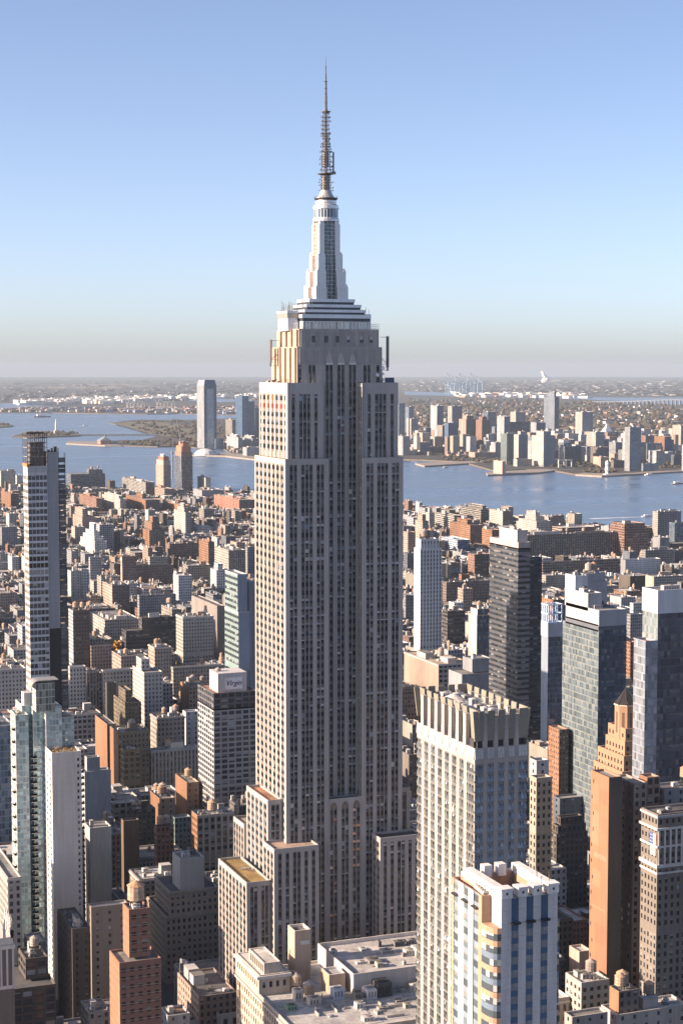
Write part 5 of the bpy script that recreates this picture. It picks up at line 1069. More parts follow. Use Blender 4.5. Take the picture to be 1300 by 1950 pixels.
def slim_tower():
    lb = 'unfinished slim tower of stacked glass floors beside a bare concrete core, far left'
    x0, y0 = aty(52, 822, 1112)[0], 1112; x1 = aty(90.5, 900, y0)[0]; zt = aty(52, 826, y0)[1]; zs = aty(52, 888, y0)[1]; y1 = y0 + 14; xc = aty(112, 900, y0)[0]; xd = aty(126, 900, y0)[0]
    T = Hero('unfinished_tower', lb, 'skyscraper', (x0 + xc) / 2, y0 + 7); WB = sty((.50, .52, .55)); mb = T.part('floor_band'); zl = aty(52, 1345, y0)[1]
    n, w = ('n', 2.2), ('w', .22); dark = lambda c, i: ((.008, .008, .01), None, 0) if 12 <= i <= 13 else (((.26, .28, .31), None, 0) if i in (14, 25) else None)
    T.gface('floor_band', (x0, y0), (1, 0), x1 - x0, zl, zs - 4, 4.35, [w] + [n, w] * 5, WB, rec=.3, srec=.02, wh=.68, sill=.1, head=1, blind=.25, glass=(.09, .10, .115), refl=.3, tilt=-.1, special=dark)
    T.gface('floor_band', (x0, y1), (0, -1), y1 - y0, zl, zs - 4, 4.35, [('w', .5)] + [n, w] * 4, sty((.62, .58, .53)), rec=.3, srec=.02, wh=.6, sill=.1, head=1, glass=(.2, .2, .19), refl=.3)
    mb.wallq((x0, y0), (x1, y0), 0, zl, WB); mb.wallq((x0, y1), (x0, y0), 0, zl, WB); mb.wallq((x1, y1), (x0, y1), 0, zs, WB)
    mb.box(x0 - .1, x1 + .1, y0 - .15, y1, zs - 4, zs, sty((.40, .40, .42)), sto)
    fr = T.part('steel_scaffold'); k = sty((.055, .05, .05)); g = sty((.30, .29, .28))
    for i in range(6):
        for y in (y0, (y0 + y1) / 2, y1): x = x0 + (x1 - x0) * i / 5; fr.bar((x, y, zs), (x, y, zt), .22, k)
    for j in range(8):
        z = zs + (zt - zs) * j / 7
        for p, q in (((x0, y0), (x1, y0)), ((x0, y1), (x0, y0)), ((x0, y1), (x1, y1)), ((x1, y0), (x1, y1)), ((x0, (y0 + y1) / 2), (x1, (y0 + y1) / 2))): fr.bar(p + (z,), q + (z,), .2, k if j % 2 else g)
        fr.box(x0 + 1.5, x1 - .8, y0 + 3, y1 - 1, z, z + .3, sty((.12, .12, .12)))
    fr.box(x0 + 2.4, x1 - 1.2, y0 + 4, y1 - 1, zs, zt - 6, sty((.10, .10, .105))); fr.box(x0 - .4, x1 - 2, y0, y0 + 3, zt, zt + 1, k)
    for j in range(20): a = R.uniform(x0, x1); z = R.uniform(zs, zt - 2); fr.bar((a, y0 - .1, z), (a + R.uniform(-2, 2), y0 - .1, z + 2.8), .1, g)
    mb.box(x0 - .5, x0 + 1.2, y0 - .4, y1, zs - .5, zs + 1.6, sty((.5, .17, .06)), pln)
    co = T.part('concrete_core'); zc = aty(100, 861, y0)[1]; zn = aty(100, 1197, y0)[1]
    co.box(x1 + .15, xc, y0 + .4, y1 + 4, zn, zc, sty((.27, .285, .31)), sto)
    for i in range(28): z = zn + (zc - zn) * i / 28; co.box(x1 + .15, xc + .01, y0 + .38, y0 + .6, z, z + .12, sty((.22, .23, .25)), pln)
    T.part('black_netting').box(x1 + .1, xc + .1, y0 + .3, y1 + 4, 0, zn, sty((.012, .014, .02)), pln)
    for j, (a, b) in enumerate(((.1, .3), (.45, .55), (.7, .9))): co.box(x1 + (xc - x1) * a, x1 + (xc - x1) * b, y0 + 1, y0 + 4, zc, zc + 1.5 + j, k)
    ho = T.part('hoist'); z = 0; zh = aty(118, 880, y0)[1]
    for xx in (xc + .4, xd - .2):
        for y in (y0 + 1, y0 + 4): ho.bar((xx, y, 0), (xx, y, zh + (6 if xx > xc + 1 else 9)), .18, k)
    while z < zh:
        h = R.uniform(3, 4); ho.box(xc + .3, xd, y0 + 1.2, y0 + 4, z, z + h * R.choice((.55, .75, .8)), sty(R.choice(((.06, .065, .08), (.09, .09, .1), (.14, .14, .15)))), pln, bottom=True); ho.box(xc + .2, xd + .1, y0 + .9, y0 + 4.2, z - .1, z, sty((.2, .2, .2))); z += h
    T.finish(); note(lb, x0, y0, xd - x0, 18, zt, 44, 128, 818)
slim_tower()
def pyramid_tower():
    lb = 'stepped orange brick tower with a dark pyramid roof, between glass towers'
    lx, ly, lw, ld, lz = spot(1164, 1184, 1206, 1344, 151); T = Hero('pyramid_roof_tower', lb, 'skyscraper', lx + lw / 2, ly + ld / 2); b = COL['brick']; OR = sty((.29, .18, .12)); lw = max(lw, ld)
    pf = dict(rec=.35, wh=.55, head=1.6, blind=.25)
    for (uL, uC, vC, dy, z1) in ((1164, 1184, 1344, 0, None), (1157, 1190, 1388, 2.2, None), (1152, 1189, 1412, 3.2, None), (1137, 1187, 1440, 5.0, None), (1129, 1184, 1470, 7.0, None)):
        x, z = aty(uC, vC, ly - dy); y = ly - dy; d = atx(uL, vC, x)[0] - y; w = lw + 2 * (lx - x) if x < lx else lw + dy * 1.6
        if dy == 0:
            mb = T.part('lantern'); c = 2.6
            pts = [(x + c, y), (x + w - c, y), (x + w, y + c), (x + w, y + d - c), (x + w - c, y + d), (x + c, y + d), (x, y + d - c), (x, y + c)]
            for i in range(8):
                p, q = pts[i], pts[(i + 1) % 8]; mb.wallq(p, q, z - 16, z, OR, sto)
                m = ((p[0] + q[0]) / 2, (p[1] + q[1]) / 2); L = math.hypot(q[0] - p[0], q[1] - p[1]); ux, uy = (q[0] - p[0]) / L, (q[1] - p[1]) / L; nx, ny = uy, -ux
                for t in ((-.22, .22) if L > 4 else (0,)):
                    cx, cy = m[0] + ux * L * t, m[1] + uy * L * t; h = min(1.0, L * .16)
                    T.pane(((cx - ux * h + nx * .04, cy - uy * h + ny * .04, z - 13), (cx + ux * h + nx * .04, cy + uy * h + ny * .04, z - 13), (cx + ux * h + nx * .04, cy + uy * h + ny * .04, z - 3.5), (cx - ux * h + nx * .04, cy - uy * h + ny * .04, z - 3.5)), (.12, .08, .06), None, 0, .1)
                e = T.part('cornice'); o = .5; e.face([(p[0] + nx * o, p[1] + ny * o, z - .6), (q[0] + nx * o, q[1] + ny * o, z - .6), (q[0] + nx * o, q[1] + ny * o, z), (p[0] + nx * o, p[1] + ny * o, z)], sto, sty((.5, .4, .32)))
                T.part('pyramid_roof').face([(p[0] + nx * o, p[1] + ny * o, z), (q[0] + nx * o, q[1] + ny * o, z), (x + w / 2, y + d / 2, z + 7.5)], met, sty((.05, .045, .045)))
        else:
            kx, ky = max(2, round(w / 2.9)), max(2, round(d / 2.9)); z0 = max(0, z - 40)
            T.gface('wall', (x, y), (1, 0), w, z0, z, 3.4, [('w', .9)] + [('n', 1.1), ('w', 1.6)] * kx, OR, **pf); T.gface('wall', (x, y + d), (0, -1), d, z0, z, 3.4, [('w', .9)] + [('n', 1.1), ('w', 1.6)] * ky, OR, **pf)
            mb = T.part('wall'); mb.wallq((x, y), (x + w, y), 0, z0, OR, sto); mb.wallq((x, y + d), (x, y), 0, z0, OR, sto); mb.wallq((x + w, y), (x + w, y + d), 0, z, OR, sto); mb.wallq((x + w, y + d), (x, y + d), 0, z, OR, sto)
            deck(mb, T.part('roof'), x, x + w, y, y + d, z, (.36, .25, .17), (.3, .2, .14), .8)
            bx, by, bw, bd = x, y, w, d
    T.finish(); note(lb, bx, by, bw, bd, 120, 1128, 1206, 1325)
pyramid_tower()
def gothic_tower():
    lb = 'white gothic tower top with finials at the bottom left edge'
    y0 = 690; x1, z = aty(27, 1785, y0); x0 = x1 - 20; T = Hero('gothic_tower', lb, 'building', x1 - 10, y0 + 8); mb = T.part('wall'); c = sty((.15, .125, .11)); wt = sty((.55, .53, .50))
    mb.box(x0, x1, y0, y0 + 16, 0, z - 3, c, sto); 
    q = T.part('terracotta'); q.box(x0 - .4, x1 + .4, y0 - .4, y0 + 16.4, z - 4.5, z - 3, wt, sto, bottom=True); q.box(x0 - .2, x1 + .2, y0 - .2, y0 + 16.2, z - 21, z - 19.6, wt, sto, bottom=True); q.box(x0 + .3, x1 - .3, y0 + .3, y0 + 15.7, z - 3, z, wt, sto)
    for i in range(9): x = x1 - .4 - i * 2.4; q.box(x - .45, x + .3, y0 - .3, y0, z - 19.6, z - 4.5, wt, sto)
    for i in range(5):
        for (x, y) in ((x1 - .6 - i * 3.2, y0 + .6), (x1 - .6, y0 + .6 + i * 3.6)):
            f = MB(); f.box(x - .55, x + .55, y - .55, y + .55, z - .1, z + 3.2, wt, sto); f.lathe(x, y, [(.75, z + 3.2), (.45, z + 4.2), (.6, z + 4.6), (.3, z + 6.2), (.42, z + 6.5), (0, z + 8.6)], 8, wt, sto); f.build('finial', T.root, T.org)
    T.finish(); note(lb, x0, y0, 20, 16, z, -20, 28, 1735)
gothic_tower()
def store_block():
    """the pale block on the avenue in front of the skyscraper: cornice pavilion, lift tower, sheds and white roofs"""
    lb = 'pale masonry block with white cluttered roofs in front of the skyscraper'
    T = Hero('department_block', lb, 'building', 262, 650); P_ = sty((.42, .35, .28)); PG = sty((.36, .33, .30)); n, w = ('n', 1.25), ('w', 1.5)
    x0, x1, y0, y1, z = 219.8, 335.0, 604.0, 681.5, 49.5
    def blk(xa, xb, ya, yb, za, zb, rc, kn, ke, real=True, par=1.0, s_=P_):
        mb = T.part('wall')
        if real:
            T.gface('wall', (xa, ya), (1, 0), xb - xa, za, zb, 4.2, [w] + [n, w] * kn, s_, rec=.4, wh=.6, sill=.2, head=2.2); T.gface('wall', (xa, yb), (0, -1), yb - ya, za, zb, 4.2, [w] + [n, w] * ke, s_, rec=.4, wh=.6, sill=.2, head=2.2)
        else: mb.wallq((xa, ya), (xb, ya), za, zb, s_, sto); mb.wallq((xa, yb), (xa, ya), za, zb, s_, sto)
        mb.wallq((xb, ya), (xb, yb), za, zb, s_, sto); mb.wallq((xb, yb), (xa, yb), za, zb, s_, sto); deck(mb, T.part('roof'), xa, xb, ya, yb, zb, (.5, .46, .42), rc, par)
    blk(x0, x1, y0, y1, 0, z, (.40, .395, .39), 40, 26)
    px1 = 233.0; py0 = 652; blk(x0 - .02, px1, py0, y1 + .02, z - 1.1, 57.2, (.22, .22, .23), 4, 10)
    co = T.part('cornice'); cs = sty((.55, .52, .48)); co.box(x0 - 1, px1 + .5, py0 - .8, y1 + .6, 55.6, 56.8, cs, sto, bottom=True); co.box(x0 - .7, x1, y0 - .6, y1 + .5, z - 2.2, z - 1.3, cs, sto, top=False, bottom=True)
    blk(222.5, 229.5, 653.5, 673, 56, 61.4, (.45, .43, .40), 3, 6, False, .4, PG)                   # machine room on the pavilion
    for i in range(7): T.part('wall').box(222.3, 222.6, 654.5 + i * 2.5, 655.9 + i * 2.5, 57.4, 60.4, sty((.12, .11, .1)), pln)
    blk(256, x1 - 1, 640, y1 - .5, z - 1, 57.0, (.42, .41, .40), 20, 10, False, 1.6, sty((.44, .42, .40)))   # higher white roof with its long parapet
    tx, ty = 239.5, 664; blk(tx, tx + 7, ty, ty + 8.5, z - 1, 69.5, (.12, .12, .12), 2, 2, False, 1.2, sty((.40, .31, .25))); T.part('wall').box(tx + 2.5, tx + 6.5, ty - .2, ty + .1, 63.4, 65, sty((.5, .5, .5)), pln); T.part('wall').box(tx - .05, tx, ty + 5, ty + 6, 58, 60, sty((.05, .05, .05)), pln)
    blk(247, 254, 644, 653, z - 1, 56.5, (.30, .30, .31), 2, 2, False, .8, sty((.40, .28, .20)))
    blk(234, 239, 656, 664, z - 1, 53, (.2, .2, .2), 2, 2, False, .8, PG)
    for x, y, r in ((237.0, 640.5, 2.3), (235.6, 651.5, 2.2)): tank(T.root, T.org, x, y, z - 1, r, 3.6, 3.2)
    for i in range(60):
        x, y = R.uniform(222, 300), R.uniform(606, 676); hi = x > 256 and y > 640
        if hi or (x > 258 or y < 632): unit(T.root, T.org, min(x, 328), min(y, 676), 55.4 if hi else z - 1, R.uniform(1.2, 5), R.uniform(1, 4), R.uniform(.6, 2.6), R.choice(((.4, .4, .4), (.2, .2, .21), (.3, .28, .26), (.46, .44, .42), (.12, .12, .13))))
    pt = T.part('roof_patch')
    for i in range(26):
        x, y = R.uniform(221, 326), R.uniform(606, 672); hi = x > 257 and y > 641; g = R.choice((.12, .2, .26, .34, .5)); zz = (55.4 if hi else z - 1) + .02 + .012 * i; a, b = R.uniform(3, 8), R.uniform(2, 6)
        if hi or y < 632: pt.face([(x, y, zz), (x + a, y, zz), (x + a, y + b, zz), (x, y + b, zz)], roo, sty((g, g * .98, g * .96)))
    for x, y, a, b, h, c in ((231.5, 641, 3.4, 4, 4.4, (.5, .45, .4)), (235, 634, 5, 4, 3, (.4, .36, .33)), (246.5, 637, 4.5, 5, 4.2, (.42, .46, .52)), (259, 632, 4, 6, 4, (.5, .5, .5)), (264, 633, 6, 7, 5.5, (.05, .05, .055)), (254, 633, 3.4, 4, 3, (.2, .19, .17)), (225, 632, 4, 3.6, 2, (.16, .24, .18)), (290, 650, 8, 10, 3.4, (.42, .42, .42)), (300, 648, 8, 9, 4, (.5, .47, .44)),
                            (268, 652, 5, 6, 1.6, (.14, .14, .14)), (278, 662, 6, 4, 1.4, (.3, .3, .3)), (280, 630, 10, 6, 3, (.44, .42, .4)), (296, 628, 9, 7, 2.5, (.25, .25, .26)), (229, 664, 3, 3, 3, (.5, .5, .5))):
        unit(T.root, T.org, x, y, (57.0 - 1.6 if x > 256 and y > 640 else z - 1), a, b, h, c)
    for i in range(9): mb = T.part('parapet_wall'); x, y = R.uniform(222, 290), R.uniform(608, 628); L = R.uniform(5, 14); mb.box(x, x + (L if i % 2 else .4), y, y + (.4 if i % 2 else L * .6), z - 1, z + R.uniform(-.2, .5), sty((.36, .33, .3)), sto)
    sk = T.part('skylight')
    for x, y in ((238, 620), (246, 626), (252, 622), (258, 618), (230, 612)): sk.box(x, x + 2.4, y, y + 1.6, z - 1, z - .5, sty((.3, .3, .3)), pln); sk.lathe(x + 1.2, y + .8, [(1.0, z - .5), (0, z)], 4, sty((.2, .22, .25)), met)
    pi = T.part('roof_pipe')
    for i in range(12): x = R.uniform(240, 275); y = R.uniform(626, 648); pi.bar((x, y, z - .6), (x + R.uniform(3, 9), y, z - .6), .22, sty((.45, .45, .45)), met, 6); pi.bar((x, y, z - 1), (x, y, z + 1.5), .2, sty((.3, .3, .3)), met, 6)
    for i in range(30): T.part('railing').bar((x0 + 8 + i * 2.6, y0 + 2, z - 1), (x0 + 8 + i * 2.6, y0 + 2, z + .5), .06, PG); 
    T.part('railing').bar((x0 + 8, y0 + 2, z + .5), (x0 + 84, y0 + 2, z + .5), .07, PG)
    T.finish(); note(lb, x0, y0, x1 - x0, y1 - y0, z, 443, 800, 1790)
store_block()
def flag(u, v, Y, h, label):
    x, z = aty(u, v, Y); r = thing('flag', label, 'flag', (x, Y, z)); m = MB(); m.bar((x, Y, z), (x, Y, z + h), .12, sty((.5, .5, .5)), met, 6); m.build('flagpole', r, (x, Y, z))
    f = MB(); n = 6
    for i in range(n):
        p = lambda k: (x + .1 + 3.2 * k / n, Y - .5 * math.sin(k * 1.3), z + h - 1.2 * (k / n) ** 1.5)
        a, b = p(i), p(i + 1); f.face([(a[0], a[1], a[2] - 2), (b[0], b[1], b[2] - 2), b, a], pln, sty((.5, .5, .52)))
    f.build('cloth', r, (x, Y, z))
flag(343, 1857, 722, 7.5, 'white flag on a short pole above the brown roof left of the skyscraper foot')
def crane(u0, v0, u1, v1, Y, w, label):
    x0, z0 = aty(u0, v0, Y); x1, z1 = aty(u1, v1, Y); r = thing('tower_crane', label, 'crane', (x0, Y, z0)); m = MB(); k = sty((.45, .40, .36))
    zb = z0 - 60; m.bar((x0, Y, zb), (x0, Y, z0), w, sty((.33, .33, .36))); m.build('mast', r, (x0, Y, z0)); j = MB()
    for s in (-w * .7, w * .7): j.bar((x0 + s, Y, z0), (x1 + s * .3, Y, z1), w * .3, k)
    for i in range(10): a, b = i / 10, (i + 1) / 10; s = w * .7 * (1 if i % 2 else -1); j.bar((x0 + (x1 - x0) * a + s, Y, z0 + (z1 - z0) * a), (x0 + (x1 - x0) * b - s, Y, z0 + (z1 - z0) * b), w * .2, k)
    j.build('jib', r, (x0, Y, z0)); c = MB(); c.box(x0 - w * 1.6, x0 + w * 1.6, Y - w, Y + w, z0 - w * 1.5, z0 + w, k); c.build('cab', r, (x0, Y, z0))
crane(345, 842, 336, 796, 3620, 1.6, 'pale crane jib standing on the taller unfinished tower by the river')
crane(328, 862, 331, 835, 3900, 1.5, 'grey crane mast between the two unfinished towers by the river')
# ------------------------------------------------------------------ the far shore: towers, piers, islands, port
FAR = 'towers along the far shore'
def T_(t, xL, xC, xR, yT, yB, col, k, label, **kw): B(t, xL, xC, xR, yT, None, col, k, label, vb=yB, name='waterfront_tower', cat='tower', grp=FAR, lvl=kw.pop('lvl', 0), **kw)
def strip_front(H_, lv):
    x0, x1, y0, y1, za, zb = lv[0]; w = x1 - x0; m = H_.part('glass_strip'); s_ = sty((.26, .31, .37), (3, 4, .9, .8), (.22, .27, .33), .4)
    m.box(x0 + w * .22, x0 + w * .78, y0 - 1.2, y0 + 2, 0, zb - 12, s_, fac)
    c = H_.part('tapered_top'); d = y1 - y0; h = 22
    P = [(x0, y0), (x1, y0), (x1, y1), (x0, y1)]; Q = [(x0 + w * .10, y0 + d * .06), (x1 - w * .10, y0 + d * .06), (x1 - w * .10, y1 - d * .06), (x0 + w * .10, y1 - d * .06)]
    for i in range(4): a, b, e, f = P[i], P[(i + 1) % 4], Q[(i + 1) % 4], Q[i]; c.face([a + (zb - .9,), b + (zb - .9,), e + (zb + h,), f + (zb + h,)], met, sty((.07, .11, .18) if i == 0 else (.36, .39, .42)))
    c.face([q + (zb + h - 3,) for q in Q], pln, sty((.1, .1, .11)))
T_('M', 184, 212, 242, 168, 325, 'white', 's', 'white slab tower with a bright left edge, left pair on the far shore', n=('steel', 's'))
T_('M', 260, 278, 322, 170, 330, 'cream', 's', 'pale ribbed slab tower, right of the bright-edged pair on the far shore', n=('steel', 's'))
T_('M', 40, 44, 72, 158, 330, 'steel', 'g', 'faint blue-grey tower right beside the skyscraper on the far shore')
T_('M', 72, 88, 110, 173, 300, 'steel', 'g', 'twin blue-grey tower behind the cream block on the far shore')
T_('M', 78, 98, 130, 225, 330, 'cream', 'p', 'cream block tower with a flat top left on the far shore', n=('steel', 'p'))
T_('M', 38, 62, 94, 303, 388, 'pale', 'p', 'pinkish grey low tower nearest the skyscraper on the far shore')
T_('M', 108, 124, 180, 290, 370, 'pink', 'p', 'pink-edged blue block by the left cove on the far shore', n=('steel', 'p'))
T_('M', 212, 236, 290, 255, 345, 'tan', 'p', 'tan tower with a dark blue front on the far shore', n=('blue', 'p'))
T_('M', 246, 262, 306, 245, 362, 'blue', 'p', 'dark blue slab in front of the ribbed tower on the far shore')
T_('M', 309, 340, 388, 228, 356, 'pink', 'p', 'left of two rosy brick towers with crowns on the far shore', n=('brown', 'p'), tiers=[(.2, .8, .2, .8, 14)])
T_('M', 384, 410, 446, 232, 370, 'brick', 'p', 'right of two rosy brick towers with crowns on the far shore', n=('brown', 'p'), tiers=[(.2, .8, .2, .8, 12)])
T_('M', 416, 436, 473, 196, 322, 'slate', 'g', 'dark teal glass tower behind the rosy pair on the far shore')
T_('M', 478, 508, 534, 215, 382, 'white', 'r', 'white banded office tower mid-way on the far shore', n=('blue', 'g'))
T_('M', 494, 520, 552, 292, 428, 'green', 's', 'greenish ribbed tower on the far shore')
T_('M', 522, 524, 620, 240, 360, 'slate', 'r', 'wide grey-green office block behind the ribbed tower on the far shore')
T_('M', 552, 572, 614, 296, 420, 'cream', 'p', 'cream stepped tower in the centre of the far shore', n=('steel', 'p'), tiers=[(.3, .9, .2, .8, 10)])
T_('M', 612, 628, 634, 325, 408, 'white', 'r', 'thin white banded strip tower on the far shore')
T_('M', 630, 682, 736, 302, 438, 'cream', 'w', 'broad cream apartment tower at the water on the far shore', n=('steel', 'w'), tiers=[(.2, .8, .2, .8, 14)])
T_('M', 626, 650, 692, 243, 345, 'blue', 'p', 'dark navy tower with a pale edge on the far shore', e=('pale', 'p'))
T_('M', 536, 560, 604, 196, 300, 'beige', 'p', 'beige tower crowd behind the centre of the far shore', n=('steel', 'p'))
T_('M', 685, 730, 752, 130, 305, 'steel', 's', 'tallest slate-grey slab tower on the far shore', tiers=[(.4, .8, .2, .7, 24)], n=('slate', 's'))
T_('M', 738, 768, 822, 318, 386, 'white', 'r', 'white horizontally banded block on the far shore', n=('green', 'r'))
T_('M', 770, 776, 850, 348, 425, 'slate', 'p', 'dark square block right of the broad cream tower on the far shore')
T_('M', 824, 852, 902, 196, 348, 'cream', 'w', 'tall cream gridded tower with a blue side on the far shore', n=('steel', 'w'))
T_('M', 824, 846, 872, 340, 380, 'cream', 'w', 'lower podium below the cream gridded tower on the far shore')
T_('M', 874, 912, 952, 285, 415, 'beige', 'p', 'beige notched apartment tower on the far shore', n=('steel', 'p'))
T_('M', 890, 920, 972, 352, 430, 'brown', 'p', 'brown block below the notched tower on the far shore', n=('slate', 'p'))
T_('M', 912, 960, 1014, 283, 352, 'white', 'r', 'white banded office with a pointed gable on the far shore', n=('steel', 'g'), crown=lambda H_, lv: H_.part('gable_roof').lathe((lv[0][0] + lv[0][1]) / 2, (lv[0][2] + lv[0][3]) / 2, [((lv[0][1] - lv[0][0]) * .42, lv[0][5] - .5), (0, lv[0][5] + 30)], 4, sty((.6, .62, .64)), pln, a0=.785))
T_('M', 972, 1000, 1042, 330, 418, 'pale', 'r', 'white-edged blue glass block right of the gable on the far shore', n=('blue', 'g'))
T_('M', 902, 935, 968, 395, 440, 'pink', 'b', 'plain pink block near the white lighthouse-like statue on the far shore')
T_('M', 1042, 1062, 1115, 263, 458, 'steel', 'g', 'tall wavy pale glass tower at the water on the far shore', e=('pale', 's'))
T_('M', 1032, 1040, 1056, 290, 440, 'white', 'r', 'thin white tower just left of the wavy glass one on the far shore')
T_('M', 1115, 1132, 1180, 300, 400, 'brick', 'p', 'red-brown brick tower group on the far shore right', n=('tan', 'p'))
T_('M', 1172, 1216, 1248, 305, 414, 'orange', 'p', 'orange-edged brick tower with a blue front on the far shore right', n=('blue', 'p'))
T_('M', 1120, 1140, 1206, 335, 418, 'slate', 'g', 'dark blue block in front of the red-brown group on the far shore')
T_('M', 1146, 1180, 1218, 368, 440, 'white', 'r', 'white round-cornered balcony block on the far shore right')
T_('M', 1114, 1122, 1190, 425, 458, 'steel', 'p', 'low shaded flats by the water on the far shore right')
T_('M', 1252, 1288, 1330, 255, 385, 'beige', 'w', 'beige gridded tower at the right edge of the far shore', n=('steel', 'w'))
T_('M', 1246, 1260, 1330, 385, 435, 'slate', 'p', 'dark low block at the right edge of the far shore')
T_('M', 1294, 1300, 1330, 340, 458, 'pale', 'p', 'pale sliver tower at the right frame edge of the far shore')
T_('M', 980, 992, 1040, 410, 444, 'brown', 'p', 'row of small brown flats behind the point on the far shore')
T_('M', 550, 566, 632, 405, 437, 'cream', 'p', 'low cream building on the quay on the far shore')
T_('M', 352, 380, 470, 375, 400, 'pink', 'p', 'low pink terrace by the cove on the far shore')
T_('M', 462, 500, 516, 414, 472, 'pink', 'b', 'pink cube vent building on a pier of the far shore')
T_('M', 160, 170, 330, 352, 380, 'slate', 'p', 'long dark low wharf building on the far shore left')
T_('M', 450, 470, 500, 330, 398, 'pale', 'p', 'small white blocks left of the banded office on the far shore')
# left of the skyscraper
T_('N', 975, 1012, 1072, 90, 402, (.36, .40, .44), 'g', 'tallest glass tower with a dark-framed front, left on the far shore', n=((.05, .085, .14), 'g', None, (.05, .085, .15), .3), e=((.33, .36, .385), 'r'), crown=strip_front)
T_('N', 1060, 1068, 1108, 352, 402, 'steel', 'g', 'low glass annex beside the tallest glass tower on the far shore')
T_('N', 1116, 1150, 1166, 258, 348, 'tan', 's', 'brown ribbed tower left of the blue glass pair on the far shore')
T_('N', 1166, 1200, 1231, 140, 352, 'blue', 'g', 'taller of the blue glass pair on the far shore', glass=(.05, .11, .20), refl=.5)
T_('N', 1200, 1212, 1260, 168, 352, 'blue', 'g', 'shorter of the blue glass pair on the far shore', glass=(.06, .10, .19), refl=.5)
T_('N', 1256, 1262, 1284, 200, 345, 'teal', 'g', 'teal glass tower half hidden by the skyscraper on the far shore', glass=(.07, .15, .20), refl=.5)
T_('N', 1122, 1180, 1200, 345, 412, 'white', 'r', 'left stepped white waterfront flats on the far shore', n=('steel', 'r'), tiers=[(.2, .8, .2, .8, 8)])
T_('N', 1192, 1250, 1282, 350, 410, 'white', 'r', 'right stepped white waterfront flats on the far shore', n=('steel', 'r'), tiers=[(.2, .8, .2, .8, 8)])
T_('N', 1202, 1222, 1290, 395, 438, 'pale', 'p', 'low pale quay building next to the skyscraper on the far shore')
# the old railway terminal on the park shore, a dome tent, the statue and the sign-like arches
def px_box(mb, u0, u1, vt, vb, st, dep=None, m=pln):
    x, y = atz(u0, vb); x1 = aty(u1, vb, y)[0]; z = aty(u0, vt, y)[1]; mb.box(x, x1, y, y + (dep or (x1 - x) * .6), 0, z, st, m); return x, x1, y, z
def terminal():
    x, y = atz(192, 846); r = thing('railway_terminal', 'old brick railway terminal with a spire on the park shore', 'building', (x, y, 0)); m = MB(); a, b, c, z = px_box(m, 192, 212, 839, 846.5, sty((.36, .2, .15), (8, 9, .5, .6)), 60, fac); m.build('wall', r, (x, y, 0))
    f = MB(); cx = (a + b) / 2; rs = sty((.16, .2, .24))
    f.face([(a - 1, c - 1, z), (b + 1, c - 1, z), (cx, c + 10, z + 13)], pln, rs); f.face([(b + 1, c - 1, z), (b + 1, c + 61, z), (cx, c + 50, z + 13), (cx, c + 10, z + 13)], pln, rs); f.face([(a - 1, c + 61, z), (a - 1, c - 1, z), (cx, c + 10, z + 13), (cx, c + 50, z + 13)], pln, rs)
    f.box(b, b + 26, c, c + 40, 0, z * .62, sty((.14, .18, .23))); f.build('roof', r, (x, y, 0)); s = MB(); s.lathe(cx, c + 12, [(3, z + 8), (2.6, z + 19), (3, z + 19.5), (0, z + 30)], 6, sty((.12, .15, .17))); s.build('spire', r, (x, y, 0))
terminal()
def simple(name, label, cat, u, v, z, build, group=None):
    x, y = atz(u, v); m = MB(); build(m, x, y); return tag(m.build(name, None, (x, y, z)), label, cat, group)
simple('dome_tent', 'pale domed pavilion on the water in front of the tallest glass tower', 'pavilion', 392, 866, 0, lambda m, x, y: (m.lathe(x, y, [(42, -2), (40, 5), (31, 14), (16, 20), (0, 22)], 16, sty((.5, .52, .52))), m.box(x - 60, x + 60, y + 20, y + 26, -3, 4, sty((.3, .3, .3)))))
def bust(m, x, y):
    m.lathe(x, y, [(7, 0), (7, 3), (4.6, 4), (4.2, 9), (6.5, 13), (6, 20), (4, 25), (5.2, 29), (5.6, 34), (4, 39), (0, 41)], 14, sty((.66, .66, .66))); m.box(x - 9, x + 9, y - 9, y + 9, 0, 2.4, sty((.5, .5, .5)))
simple('head_statue', 'tall white head-shaped statue on the grassy point of the far shore', 'statue', 1155, 904, 0, bust)
def arches(m, x, y):
    for dx in (-24, 2): m.box(x + dx, x + dx + 22, y, y + 4, 0, 2, sty((.5, .5, .48))); m.box(x + dx, x + dx + 3, y, y + 4, 2, 20, sty((.55, .53, .5))); m.box(x + dx + 19, x + dx + 22, y, y + 4, 2, 20, sty((.55, .53, .5))); m.box(x + dx, x + dx + 22, y, y + 4, 20, 24, sty((.55, .53, .5)))
simple('arcade_pavilion', 'pale pavilion with two round arches on the quay of the far shore', 'pavilion', 1076, 890, 0, arches)
simple('island_tower', 'slender white tower on the wooded island in the bay', 'tower', 107.5, 828, 0, lambda m, x, y: (m.box(x - 9, x + 9, y - 9, y + 9, 0, 20, sty((.5, .48, .44))), m.lathe(x, y, [(6, 20), (4.5, 40), (5.5, 42), (3, 58), (1.5, 70), (0, 73)], 10, sty((.6, .62, .6)))))
